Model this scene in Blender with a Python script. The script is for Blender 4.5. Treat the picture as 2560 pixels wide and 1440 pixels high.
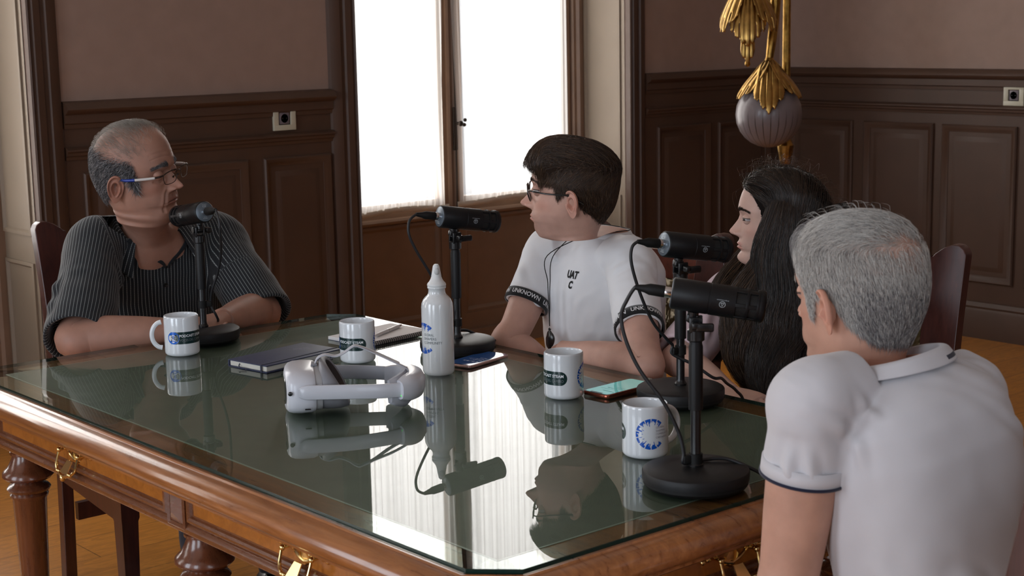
import bpy, bmesh, math, random
import numpy as np
from mathutils import Vector, Matrix, noise as mnoise
from math import sin, cos, pi, radians, atan2, sqrt

random.seed(7); np.random.seed(7)
S = bpy.context.scene
COL = S.collection
for o in list(bpy.data.objects):
    bpy.data.objects.remove(o, do_unlink=True)

# ---------------------------------------------------------------- camera
F_PX = 3915.5                                  # focal length in pixels of the 2560 px wide frame
cam = bpy.data.cameras.new('camera'); cam.sensor_width = 36.0; cam.lens = F_PX / 2560 * 36.0
cam.clip_start = .05; cam.clip_end = 60
camo = bpy.data.objects.new('camera', cam); COL.objects.link(camo); S.camera = camo
_y, _p, _r = radians(40.513), 0.16654, -0.018908
_rt = Vector((cos(_y), -sin(_y), 0)); _nd = Vector((sin(_y), cos(_y), 0)); _up = Vector((0, 0, 1))
_fw = _nd * cos(_p) - _up * sin(_p); _u = _nd * sin(_p) + _up * cos(_p)
_r2 = _rt * cos(_r) + _u * sin(_r); _u2 = -_rt * sin(_r) + _u * cos(_r)
camo.matrix_world = Matrix(((_r2.x, _u2.x, -_fw.x, 0), (_r2.y, _u2.y, -_fw.y, 0), (_r2.z, _u2.z, -_fw.z, 1.5306), (0, 0, 0, 1)))
cam.dof.use_dof = True; cam.dof.focus_distance = 3.5; cam.dof.aperture_fstop = 11.0

# ---------------------------------------------------------------- view and light
S.view_settings.view_transform = 'Standard'; S.view_settings.look = 'None'
S.view_settings.exposure = 0.0; S.view_settings.gamma = 1.0; S.view_settings.use_curve_mapping = False
S.cycles.use_denoising = True
S.cycles.max_bounces = 8; S.cycles.diffuse_bounces = 4; S.cycles.glossy_bounces = 4
S.cycles.transparent_max_bounces = 24; S.cycles.transmission_bounces = 6
S.cycles.sample_clamp_indirect = 6.0
W = bpy.data.worlds.new('world'); S.world = W; W.use_nodes = True
W.node_tree.nodes['Background'].inputs[0].default_value = (.75, .86, 1, 1)
W.node_tree.nodes['Background'].inputs[1].default_value = 1.0

def daylight(name, loc, sx, sy, rot, power, col=(1, .975, .955)):
    l = bpy.data.lights.new(name, 'AREA'); l.shape = 'RECTANGLE'; l.size = sx; l.size_y = sy
    l.energy = power; l.color = col
    o = bpy.data.objects.new(name, l); COL.objects.link(o); o.location = loc; o.rotation_euler = rot
    return o
# overcast sky right outside the three tall windows of the back wall and the two of the left wall
WIN_P = 115; SIDE_P = 125; FRONT_P = 42
daylight('daylight_back', (4.58, 6.05, 1.95), 1.7, 3.0, (radians(-90), 0, 0), WIN_P)
daylight('daylight_back_middle', (1.57, 6.05, 1.95), 1.7, 3.0, (radians(-90), 0, 0), WIN_P)
daylight('daylight_back_left', (-1.43, 6.05, 1.95), 1.7, 3.0, (radians(-90), 0, 0), WIN_P)
daylight('daylight_side_far', (-3.55, 3.2, 1.95), 3.0, 1.7, (0, radians(-90), 0), SIDE_P, (.82, .90, 1))
daylight('daylight_side_near', (-3.55, .2, 1.95), 3.0, 1.7, (0, radians(-90), 0), SIDE_P, (.82, .90, 1))
daylight('fill_front', (.4, -3.15, 1.95), 1.7, 2.8, (radians(90), 0, 0), FRONT_P, (.82, .90, 1))  # added fill light from behind the camera

# ---------------------------------------------------------------- materials
MATS = {}
def mat(name, col, rough=.5, metal=0, coat=0, spec=.5, bump=None, noise=None, emit=None, sheen=0, sss=0, coat_rough=.05):
    m = bpy.data.materials.new(name); m.use_nodes = True; MATS[name] = m
    nt = m.node_tree; b = nt.nodes['Principled BSDF']
    b.inputs['Base Color'].default_value = (*col, 1); b.inputs['Roughness'].default_value = rough
    b.inputs['Metallic'].default_value = metal; b.inputs['Coat Weight'].default_value = coat
    b.inputs['Coat Roughness'].default_value = coat_rough
    b.inputs['Specular IOR Level'].default_value = spec
    if sheen: b.inputs['Sheen Weight'].default_value = sheen
    if sss:
        b.inputs['Subsurface Weight'].default_value = sss; b.inputs['Subsurface Radius'].default_value = (1, .35, .2); b.inputs['Subsurface Scale'].default_value = .006
    if noise:                       # (scale, amount[, stretch vector])
        tc = nt.nodes.new('ShaderNodeTexCoord'); mp = nt.nodes.new('ShaderNodeMapping')
        if len(noise) > 2: mp.inputs['Scale'].default_value = noise[2]
        n = nt.nodes.new('ShaderNodeTexNoise'); n.inputs['Scale'].default_value = noise[0]; n.inputs['Detail'].default_value = 6
        nt.links.new(tc.outputs['Object'], mp.inputs[0]); nt.links.new(mp.outputs[0], n.inputs['Vector'])
        r = nt.nodes.new('ShaderNodeMapRange'); r.inputs[1].default_value = .3; r.inputs[2].default_value = .7
        r.inputs[3].default_value = 1 - noise[1]; r.inputs[4].default_value = 1 + noise[1]
        nt.links.new(n.outputs['Fac'], r.inputs[0])
        mx = nt.nodes.new('ShaderNodeVectorMath'); mx.operation = 'SCALE'; mx.inputs[0].default_value = col
        nt.links.new(r.outputs[0], mx.inputs['Scale']); nt.links.new(mx.outputs[0], b.inputs['Base Color'])
    if bump:                        # (scale, strength, distance)
        tc = nt.nodes.new('ShaderNodeTexCoord'); n = nt.nodes.new('ShaderNodeTexNoise'); n.inputs['Scale'].default_value = bump[0]
        n.inputs['Detail'].default_value = 4; nt.links.new(tc.outputs['Object'], n.inputs['Vector'])
        bp = nt.nodes.new('ShaderNodeBump'); bp.inputs['Strength'].default_value = bump[1]; bp.inputs['Distance'].default_value = bump[2]
        nt.links.new(n.outputs['Fac'], bp.inputs['Height']); nt.links.new(bp.outputs[0], b.inputs['Normal'])
    if emit:
        b.inputs['Emission Color'].default_value = (*emit[:3], 1); b.inputs['Emission Strength'].default_value = emit[3]
    return m

def wood(name, c1, c2, scale=6, axis=1, rough=.35, coat=.3, burl=0, stretch=12):
    m = mat(name, c1, rough, coat=coat, coat_rough=.12); nt = m.node_tree; b = nt.nodes['Principled BSDF']
    tc = nt.nodes.new('ShaderNodeTexCoord'); mp = nt.nodes.new('ShaderNodeMapping')
    sc = [stretch, stretch, stretch]; sc[axis] = 1.2
    if burl: sc = [4, 4, 4]
    mp.inputs['Scale'].default_value = sc
    n = nt.nodes.new('ShaderNodeTexNoise'); n.inputs['Scale'].default_value = scale; n.inputs['Detail'].default_value = 8
    n.inputs['Distortion'].default_value = 1.5 if burl else .5; n.inputs['Roughness'].default_value = .65
    nt.links.new(tc.outputs['Object'], mp.inputs[0]); nt.links.new(mp.outputs[0], n.inputs['Vector'])
    cr = nt.nodes.new('ShaderNodeValToRGB'); cr.color_ramp.elements[0].position = .32; cr.color_ramp.elements[1].position = .68
    cr.color_ramp.elements[0].color = (*c2, 1); cr.color_ramp.elements[1].color = (*c1, 1)
    nt.links.new(n.outputs['Fac'], cr.inputs[0]); nt.links.new(cr.outputs[0], b.inputs['Base Color'])
    rr = nt.nodes.new('ShaderNodeMapRange'); rr.inputs[3].default_value = rough - .08; rr.inputs[4].default_value = rough + .12
    nt.links.new(n.outputs['Fac'], rr.inputs[0]); nt.links.new(rr.outputs[0], b.inputs['Roughness'])
    return m

# ---------------------------------------------------------------- mesh helpers
class MB:
    """collects vertices and faces, then links them as one mesh object"""
    def __init__(s): s.v = []; s.f = []; s.mi = []; s.cur = 0
    def add(s, v, f, mi=None):
        n = len(s.v); s.v.extend([tuple(p) for p in v]); s.f.extend([tuple(i + n for i in q) for q in f]); s.mi.extend([s.cur if mi is None else mi] * len(f)); return s
    def box(s, c, d, rz=0, bev=0):
        x, y, z = d[0] / 2, d[1] / 2, d[2] / 2
        if bev <= 0:
            vs = [(sx * x, sy * y, sz * z) for sx in (-1, 1) for sy in (-1, 1) for sz in (-1, 1)]
            fs = [(0, 1, 3, 2), (4, 6, 7, 5), (0, 4, 5, 1), (2, 3, 7, 6), (0, 2, 6, 4), (1, 5, 7, 3)]
        else:
            bm = bmesh.new(); bmesh.ops.create_cube(bm, size=1)
            for q in bm.verts: q.co = Vector((q.co.x * d[0], q.co.y * d[1], q.co.z * d[2]))
            bmesh.ops.bevel(bm, geom=bm.edges[:], offset=bev, segments=3, profile=.5, affect='EDGES')
            vs = [tuple(q.co) for q in bm.verts]; fs = [tuple(q.index for q in f.verts) for f in bm.faces]; bm.free()
        ca, sa = cos(rz), sin(rz)
        return s.add([(c[0] + p[0] * ca - p[1] * sa, c[1] + p[0] * sa + p[1] * ca, c[2] + p[2]) for p in vs], fs)
    def lathe(s, prof, c=(0, 0, 0), n=32, M=None, cap=True):
        """prof: list of (r, z); revolved about local z"""
        vs = []; fs = []
        for r, z in prof:
            for k in range(n):
                a = 2 * pi * k / n; vs.append((r * cos(a), r * sin(a), z))
        for i in range(len(prof) - 1):
            for k in range(n):
                a = i * n + k; b = i * n + (k + 1) % n; fs.append((a, b, b + n, a + n))
        if cap:
            if prof[0][0] > 1e-6: fs.append(tuple(range(n))[::-1])
            if prof[-1][0] > 1e-6: fs.append(tuple((len(prof) - 1) * n + k for k in range(n)))
        if M is not None: vs = [tuple(M @ Vector(p)) for p in vs]
        return s.add([(p[0] + c[0], p[1] + c[1], p[2] + c[2]) for p in vs], fs)
    def tube(s, pts, r, n=10, smooth=0, cap=True, flat=None):
        """tube along a polyline; r number or list; flat=(a,b) elliptic factors"""
        P = [Vector(p) for p in pts]
        if smooth: 
            P, rr = catmull(P, r if isinstance(r, (list, tuple)) else [r] * len(P), smooth)
        else: rr = list(r) if isinstance(r, (list, tuple)) else [r] * len(P)
        N = len(P); T = []
        for i in range(N):
            t = (P[min(i + 1, N - 1)] - P[max(i - 1, 0)]); T.append(t.normalized() if t.length > 1e-9 else Vector((0, 0, 1)))
        up = Vector((0, 0, 1)) if abs(T[0].z) < .9 else Vector((1, 0, 0))
        nx = (up - T[0] * up.dot(T[0])).normalized(); vs = []; fs = []
        for i in range(N):
            nx = (nx - T[i] * nx.dot(T[i])).normalized(); ny = T[i].cross(nx)
            fa, fb = flat if flat else (1, 1)
            for k in range(n):
                a = 2 * pi * k / n; vs.append(tuple(P[i] + nx * (cos(a) * rr[i] * fa) + ny * (sin(a) * rr[i] * fb)))
        for i in range(N - 1):
            for k in range(n):
                a = i * n + k; b = i * n + (k + 1) % n; fs.append((a, b, b + n, a + n))
        if cap: fs.append(tuple(range(n))[::-1]); fs.append(tuple((N - 1) * n + k for k in range(n)))
        return s.add(vs, fs)
    def sweep(s, prof, path, closed_prof=False, closed_path=False):
        """prof: list of (a,b); path: list of (origin, A, B) frames"""
        n = len(prof); vs = []; fs = []
        for (o, A, B) in path:
            for a, b in prof: vs.append(tuple(Vector(o) + Vector(A) * a + Vector(B) * b))
        m = len(path)
        for i in range(m if closed_path else m - 1):
            j = (i + 1) % m
            for k in range(n if closed_prof else n - 1):
                l = (k + 1) % n; fs.append((i * n + k, i * n + l, j * n + l, j * n + k))
        if closed_prof and not closed_path: fs.append(tuple(range(n))[::-1]); fs.append(tuple((m - 1) * n + k for k in range(n)))
        return s.add(vs, fs)
    def poly_prism(s, pts, z0, z1, M=None):
        n = len(pts); vs = [(x, y, z0) for x, y in pts] + [(x, y, z1) for x, y in pts]
        fs = [tuple(range(n))[::-1], tuple(range(n, 2 * n))] + [(i, (i + 1) % n, n + (i + 1) % n, n + i) for i in range(n)]
        if M is not None: vs = [tuple(M @ Vector(p)) for p in vs]
        return s.add(vs, fs)
    def ellipsoid(s, c, r, M=None, n=20, m=12):
        vs = [(0, 0, -1)]; fs = []
        for i in range(1, m):
            t = -pi / 2 + pi * i / m
            for k in range(n): a = 2 * pi * k / n; vs.append((cos(t) * cos(a), cos(t) * sin(a), sin(t)))
        vs.append((0, 0, 1)); L = len(vs) - 1
        for k in range(n): fs.append((0, 1 + (k + 1) % n, 1 + k)); fs.append((L, 1 + (m - 2) * n + k, 1 + (m - 2) * n + (k + 1) % n))
        for i in range(m - 2):
            for k in range(n): a = 1 + i * n + k; b = 1 + i * n + (k + 1) % n; fs.append((a, b, b + n, a + n))
        vs = [Vector((p[0] * r[0], p[1] * r[1], p[2] * r[2])) for p in vs]
        if M is not None: vs = [M @ p for p in vs]
        return s.add([(p[0] + c[0], p[1] + c[1], p[2] + c[2]) for p in vs], fs)
    def build(s, name, mats, parent=None, smooth=True, angle=35, fix=True):
        me = bpy.data.meshes.new(name); me.from_pydata(s.v, [], s.f); me.update()
        if fix:
            bm = bmesh.new(); bm.from_mesh(me); bmesh.ops.recalc_face_normals(bm, faces=bm.faces); bm.to_mesh(me); bm.free()
        if not isinstance(mats, (list, tuple)): mats = [mats]
        for m in mats: me.materials.append(m)
        if len(mats) > 1: me.polygons.foreach_set('material_index', s.mi)
        o = bpy.data.objects.new(name, me); COL.objects.link(o)
        if parent is not None: o.parent = parent
        if smooth:
            me.polygons.foreach_set('use_smooth', [True] * len(me.polygons))
            if angle < 180: me.set_sharp_from_angle(angle=radians(angle))
        return o

def catmull(P, R, n):
    out = []; rr = []
    Q = [P[0] * 2 - P[1]] + list(P) + [P[-1] * 2 - P[-2]]; RR = [R[0]] + list(R) + [R[-1]]
    for i in range(len(P) - 1):
        p0, p1, p2, p3 = Q[i:i + 4]
        for k in range(n):
            t = k / n
            out.append(.5 * ((2 * p1) + (-p0 + p2) * t + (2 * p0 - 5 * p1 + 4 * p2 - p3) * t * t + (-p0 + 3 * p1 - 3 * p2 + p3) * t ** 3))
            rr.append(RR[i + 1] * (1 - t) + RR[i + 2] * t)
    out.append(P[-1].copy()); rr.append(R[-1]); return out, rr

def empty(name, loc=(0, 0, 0), rz=0, label=None, cat=None, group=None):
    o = bpy.data.objects.new(name, None); COL.objects.link(o); o.location = loc; o.rotation_euler = (0, 0, rz); o.empty_display_size = .05
    if label: tag(o, label, cat, group)
    return o
def tag(o, label=None, cat=None, group=None, kind=None):
    if label: o['label'] = label
    if cat: o['category'] = cat
    if group: o['group'] = group
    if kind: o['kind'] = kind
    return o
def struct(o): o['kind'] = 'structure'; return o
def copy_tree(o, parent=None):
    c = o.copy(); COL.objects.link(c); c.parent = parent
    for ch in list(o.children): copy_tree(ch, c)
    return c
def text_geo(txt, size, bold=0, align='LEFT', spacing=1.0, shear=0):
    """flat lettering as triangles: (verts xy, faces)"""
    cu = bpy.data.curves.new('lettering', 'FONT'); cu.body = txt; cu.size = size; cu.offset = bold; cu.align_x = align; cu.space_character = spacing; cu.shear = shear
    cu.resolution_u = 3
    o = bpy.data.objects.new('lettering', cu); COL.objects.link(o)
    dg = bpy.context.evaluated_depsgraph_get(); me = bpy.data.meshes.new_from_object(o.evaluated_get(dg))
    bm = bmesh.new(); bm.from_mesh(me); bmesh.ops.triangulate(bm, faces=bm.faces[:])
    v = [tuple(q.co) for q in bm.verts]; f = [tuple(q.index for q in t.verts) for t in bm.faces]; bm.free()
    bpy.data.objects.remove(o, do_unlink=True); bpy.data.meshes.remove(me); bpy.data.curves.remove(cu)
    return v, f
def text_wh(v): 
    xs = [p[0] for p in v]; ys = [p[1] for p in v]; return min(xs), max(xs), min(ys), max(ys)
# ---------------------------------------------------------------- room: materials
m_wall = mat('wall_paint', (.325, .222, .178), .75, noise=(14, .05), bump=(220, .12, .002))
m_panel = mat('panel_paint', (.080, .042, .026), .5, noise=(6, .08), bump=(120, .06, .001))
m_jamb = mat('jamb_paint', (.22, .17, .122), .55, noise=(5, .04))
m_frame = mat('window_frame_paint', (.22, .135, .088), .45, noise=(8, .08))
m_ceil = mat('ceiling_plaster', (.62, .58, .53), .9)
m_brass = mat('old_brass', (.34, .19, .045), .3, metal=1, noise=(40, .35), bump=(90, .15, .002))
m_brass2 = mat('polished_brass', (.78, .58, .26), .16, metal=1)
def floor_mat():
    m = mat('oak_floor', (.4, .2, .05), .34, coat=.25, coat_rough=.2); nt = m.node_tree; b = nt.nodes['Principled BSDF']
    tc = nt.nodes.new('ShaderNodeTexCoord'); mp = nt.nodes.new('ShaderNodeMapping'); nt.links.new(tc.outputs['Object'], mp.inputs[0])
    mp.inputs['Rotation'].default_value = (0, 0, 0)
    br = nt.nodes.new('ShaderNodeTexBrick'); br.inputs['Scale'].default_value = 1; br.inputs['Brick Width'].default_value = 1.3; br.inputs['Row Height'].default_value = .19
    br.inputs['Mortar Size'].default_value = .0015; br.inputs['Color1'].default_value = (.58, .235, .040, 1); br.inputs['Color2'].default_value = (.50, .20, .033, 1); br.inputs['Mortar'].default_value = (.16, .07, .02, 1)
    nt.links.new(mp.outputs[0], br.inputs['Vector'])
    m2 = nt.nodes.new('ShaderNodeMapping'); m2.inputs['Scale'].default_value = (1.3, 9, 9); nt.links.new(tc.outputs['Object'], m2.inputs[0])
    n = nt.nodes.new('ShaderNodeTexNoise'); n.inputs['Scale'].default_value = 3.2; n.inputs['Detail'].default_value = 7; n.inputs['Distortion'].default_value = 1.4
    nt.links.new(m2.outputs[0], n.inputs['Vector'])
    wv = nt.nodes.new('ShaderNodeMath'); wv.operation = 'MULTIPLY'; wv.inputs[1].default_value = 34; nt.links.new(n.outputs['Fac'], wv.inputs[0])
    sn = nt.nodes.new('ShaderNodeMath'); sn.operation = 'SINE'; nt.links.new(wv.outputs[0], sn.inputs[0])
    r = nt.nodes.new('ShaderNodeMapRange'); r.inputs[1].default_value = -1; r.inputs[2].default_value = 1; r.inputs[3].default_value = .82; r.inputs[4].default_value = 1.08
    nt.links.new(sn.outputs[0], r.inputs[0])
    mx = nt.nodes.new('ShaderNodeVectorMath'); mx.operation = 'SCALE'; nt.links.new(br.outputs['Color'], mx.inputs[0]); nt.links.new(r.outputs[0], mx.inputs['Scale'])
    nt.links.new(mx.outputs[0], b.inputs['Base Color'])
    return m
m_floor = floor_mat()

XR, YB, XL, YF, H = 6.52, 5.42, -3.0, -2.6, 3.9          # inner faces of the room
YO = 5.80                                                 # outer face of the window wall
# ---------------------------------------------------------------- shell
b = MB(); b.box(((XL + XR) / 2, (YF + YO) / 2, -.05), (XR - XL + .6, YO - YF + .6, .1)); struct(b.build('floor', m_floor, smooth=False))
b = MB(); b.box(((XL + XR) / 2, (YF + YO) / 2, H + .05), (XR - XL + .6, YO - YF + .6, .1)); struct(b.build('ceiling', m_ceil, smooth=False))
OPEN = [(3.783, 5.378), (.773, 2.366), (-2.24, -.647)]
WT = 3.3                                                  # head of the openings
b = MB()
for x0, x1 in ((5.378, XR + .3), (2.366, 3.783), (-.647, .773), (XL - .3, -2.24)):
    b.box(((x0 + x1) / 2, (YB + YO) / 2, H / 2), (x1 - x0, YO - YB, H))
for x0, x1 in OPEN: b.box(((x0 + x1) / 2, (YB + YO) / 2, (WT + H) / 2), (x1 - x0, YO - YB, H - WT))
struct(b.build('wall_back', m_wall, smooth=False))
b = MB(); b.box((XR + .1, (YF + YB) / 2, H / 2), (.2, YB - YF, H)); struct(b.build('wall_right', m_wall, smooth=False))
b = MB(); FO = (-.4, 1.2)
for a_, c_ in ((XL - .2, FO[0]), (FO[1], XR + .2)): b.box(((a_ + c_) / 2, YF - .1, H / 2), (c_ - a_, .2, H))
b.box((.4, YF - .1, (WT + H) / 2), (1.6, .2, H - WT)); b.box((.4, YF - .1, .2), (1.6, .2, .4)); struct(b.build('wall_front', m_wall, smooth=False))
b = MB()
SO = [(2.4, 4.0), (-.6, 1.0)]
for y0, y1 in ((4.0, YB), (1.0, 2.4), (YF, -.6)): b.box((XL - .15, (y0 + y1) / 2, H / 2), (.3, y1 - y0, H))
for y0, y1 in SO: b.box((XL - .15, (y0 + y1) / 2, (WT + H) / 2), (.3, y1 - y0, H - WT)); b.box((XL - .15, (y0 + y1) / 2, .2), (.3, y1 - y0, .4))
struct(b.build('wall_left', m_wall, smooth=False))

def back(u, d, z): return (u, YB - d, z)
def right(u, d, z): return (XR - d, u, z)
def front(u, d, z): return (u, YF + d, z)
def left(u, d, z): return (XL + d, u, z)
def hmould(b, fn, u0, u1, z0, prof):
    """prof: (depth, z offset); horizontal moulding"""
    vs = [fn(u, d, z0 + z) for u in (u0, u1) for d, z in prof]; n = len(prof)
    b.add(vs, [(k, (k + 1) % n, n + (k + 1) % n, n + k) for k in range(n)] + [tuple(range(n)), tuple(range(2 * n - 1, n - 1, -1))])
def vmould(b, fn, u0, z0, z1, prof, sgn=1):
    """prof: (u offset, depth); vertical moulding"""
    n = len(prof); vs = [fn(u0 + sgn * u, d, z) for z in (z0, z1) for u, d in prof]
    b.add(vs, [(k, (k + 1) % n, n + (k + 1) % n, n + k) for k in range(n)] + [tuple(range(n)), tuple(range(2 * n - 1, n - 1, -1))])
def panel(b, fn, u0, u1, z0, z1, k=1.0):
    """raised and fielded panel"""
    prof = [(0, 0), (0, .014), (.006, .02), (.016, .017), (.024, .009), (.034, .006), (.036, .001), (.05, .001), (.056, .004), (.078, .011), (.08, .011)]
    rings = []
    for i, d in prof:
        i *= k; rings.append([fn(u0 + i, d, z0 + i), fn(u1 - i, d, z0 + i), fn(u1 - i, d, z1 - i), fn(u0 + i, d, z1 - i)])
    vs = [p for r in rings for p in r]; fs = []
    for r in range(len(rings) - 1):
        for j in range(4): a = r * 4 + j; c = r * 4 + (j + 1) % 4; fs.append((a, c, c + 4, a + 4))
    L = (len(rings) - 1) * 4; fs.append((L, L + 1, L + 2, L + 3)); b.add(vs, fs)
RAIL = [(0, -.05), (.012, -.05), (.014, -.035), (.022, -.03), (.022, .0), (.03, .004), (.045, .012), (.05, .02), (.046, .03), (.03, .045), (0, .05)]
LOWM = [(0, -.03), (.01, -.03), (.013, -.018), (.02, -.014), (.022, -.004), (.03, .002), (.03, .008), (.016, .016), (0, .018)]
BASE = [(0, 0), (.022, 0), (.022, .13), (.016, .145), (.02, .155), (.012, .175), (0, .18)]
CAS = [(0, 0), (0, .03), (.006, .034), (.012, .026), (.018, .026), (.024, .034), (.05, .03), (.056, .02), (.07, .02), (.076, .028), (.1, .024), (.118, .014), (.125, .0)]
def dado(b, fn, u0, u1, panels, base=True, rev=False):
    hmould(b, fn, u0, u1, 1.235, RAIL); hmould(b, fn, u0, u1, 1.10, LOWM)
    hmould(b, fn, u0, u1, 0, BASE)
    n = 4; vs = [fn(u, .004, z) for u, z in ((u0, .1), (u1, .1), (u1, 1.25), (u0, 1.25))]; b.add(vs, [(0, 1, 2, 3)])
    for a, c in panels: panel(b, fn, a, c, .27, 1.02)
b = MB()
dado(b, back, 2.491, 3.665, [(2.553, 3.255), (3.327, 3.65)])
for sg, u in ((1, 2.366), (-1, 3.783)): vmould(b, back, u, 0, H, CAS, sg)
struct(b.build('trim_1', m_panel, angle=30))
b = MB()
dado(b, back, 5.503, XR - .001, [(5.585, 5.97), (6.03, 6.44)])
vmould(b, back, 5.378, 0, H, CAS, 1)
struct(b.build('trim_2', m_panel, angle=30))
b = MB()
P = [(4.93, 5.34), (4.45, 4.86), (3.995, 4.40), (3.53, 3.935), (3.06, 3.46), (2.6, 3.0), (2.13, 2.53), (1.66, 2.06), (1.19, 1.6), (.72, 1.12), (.25, .65), (-.22, .18), (-.69, -.29), (-1.16, -.76), (-1.63, -1.23), (-2.1, -1.7)]
dado(b, right, YF + .001, YB - .001, P)
struct(b.build('trim_3', m_panel, angle=30))
b = MB()
dado(b, back, -.52, .648, [(-.46, .24), (.30, .60)]); vmould(b, back, -.647, 0, H, CAS, 1); vmould(b, back, .773, 0, H, CAS, -1); vmould(b, back, -2.24, 0, H, CAS, -1)
struct(b.build('trim_4', m_panel, angle=30))
b = MB()
dado(b, left, 1.0, 2.4, [(1.15, 1.65), (1.75, 2.25)]); dado(b, left, 4.0, YB, [(4.2, 5.2)]); dado(b, left, YF, -.6, [(-2.4, -1.6), (-1.5, -.75)])
dado(b, front, XL, FO[0], [(-2.8 + k * .8, -2.1 + k * .8) for k in range(3)]); dado(b, front, FO[1], XR, [(1.35 + k * .84, 2.05 + k * .84) for k in range(6)])
struct(b.build('trim_5', m_panel, angle=30))

# jambs: painted board lining the sides of each opening
b = MB()
for x0, x1 in OPEN:
    for xj, sg in ((x1, -1), (x0, 1)):
        fn = lambda u, d, z, xj=xj, sg=sg: (xj + sg * d, u, z)
        vs = [fn(u, .004, z) for u, z in ((YB + .004, 0), (5.8, 0), (5.8, WT), (YB + .004, WT))]; b.add(vs, [(0, 1, 2, 3)])
        for za, zb in ((.80, WT - .05), (.12, .70)):
            prof = [(0, .003), (.0, .012), (.012, .014), (.02, .004), (.03, .001)]
            rings = [[fn(YB + .03 + i, d, za + i), fn(5.70 - i, d, za + i), fn(5.70 - i, d, zb - i), fn(YB + .03 + i, d, zb - i)] for i, d in prof]
            vs = [p for r in rings for p in r]
            b.add(vs, [(r * 4 + j, r * 4 + (j + 1) % 4, r * 4 + 4 + (j + 1) % 4, r * 4 + 4 + j) for r in range(len(rings) - 1) for j in range(4)])
struct(b.build('trim_6', m_jamb, angle=30))

# ---------------------------------------------------------------- windows
def thin_glass(name, tint=(.96, .96, .96), ior=1.45, dirt=0.0):
    m = bpy.data.materials.new(name); m.use_nodes = True; nt = m.node_tree; nt.nodes.clear()
    o = nt.nodes.new('ShaderNodeOutputMaterial'); t = nt.nodes.new('ShaderNodeBsdfTransparent'); t.inputs[0].default_value = (*tint, 1)
    g = nt.nodes.new('ShaderNodeBsdfGlossy'); g.inputs['Roughness'].default_value = 0.0
    fr = nt.nodes.new('ShaderNodeFresnel'); ge = nt.nodes.new('ShaderNodeNewGeometry'); mr = nt.nodes.new('ShaderNodeMapRange'); mr.inputs[3].default_value = ior; mr.inputs[4].default_value = 1 / ior; nt.links.new(ge.outputs['Backfacing'], mr.inputs[0]); nt.links.new(mr.outputs[0], fr.inputs[0])
    mx = nt.nodes.new('ShaderNodeMixShader'); nt.links.new(fr.outputs[0], mx.inputs[0]); nt.links.new(t.outputs[0], mx.inputs[1]); nt.links.new(g.outputs[0], mx.inputs[2]); nt.links.new(mx.outputs[0], o.inputs[0])
    MATS[name] = m; return m
m_pane = thin_glass('window_glass')
def sheer_mat():
    m = bpy.data.materials.new('sheer_curtain'); m.use_nodes = True; nt = m.node_tree; nt.nodes.clear()
    o = nt.nodes.new('ShaderNodeOutputMaterial'); t = nt.nodes.new('ShaderNodeBsdfTransparent'); t.inputs[0].default_value = (1, .985, .96, 1)
    tl = nt.nodes.new('ShaderNodeBsdfTranslucent'); tl.inputs[0].default_value = (.93, .9, .86, 1)
    df = nt.nodes.new('ShaderNodeBsdfDiffuse'); df.inputs[0].default_value = (.82, .77, .70, 1)
    m1 = nt.nodes.new('ShaderNodeMixShader'); m1.inputs[0].default_value = .5; nt.links.new(tl.outputs[0], m1.inputs[1]); nt.links.new(df.outputs[0], m1.inputs[2])
    lw = nt.nodes.new('ShaderNodeLayerWeight'); lw.inputs[0].default_value = .35
    mr = nt.nodes.new('ShaderNodeMapRange'); mr.inputs[1].default_value = 0; mr.inputs[2].default_value = .8; mr.inputs[3].default_value = .5; mr.inputs[4].default_value = .93
    nt.links.new(lw.outputs['Facing'], mr.inputs[0])
    m2 = nt.nodes.new('ShaderNodeMixShader'); nt.links.new(mr.outputs[0], m2.inputs[0]); nt.links.new(t.outputs[0], m2.inputs[1]); nt.links.new(m1.outputs[0], m2.inputs[2])
    nt.links.new(m2.outputs[0], o.inputs[0]); return m
m_sheer = sheer_mat()
m_hem = mat('curtain_hem', (.62, .55, .46), .9)

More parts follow.
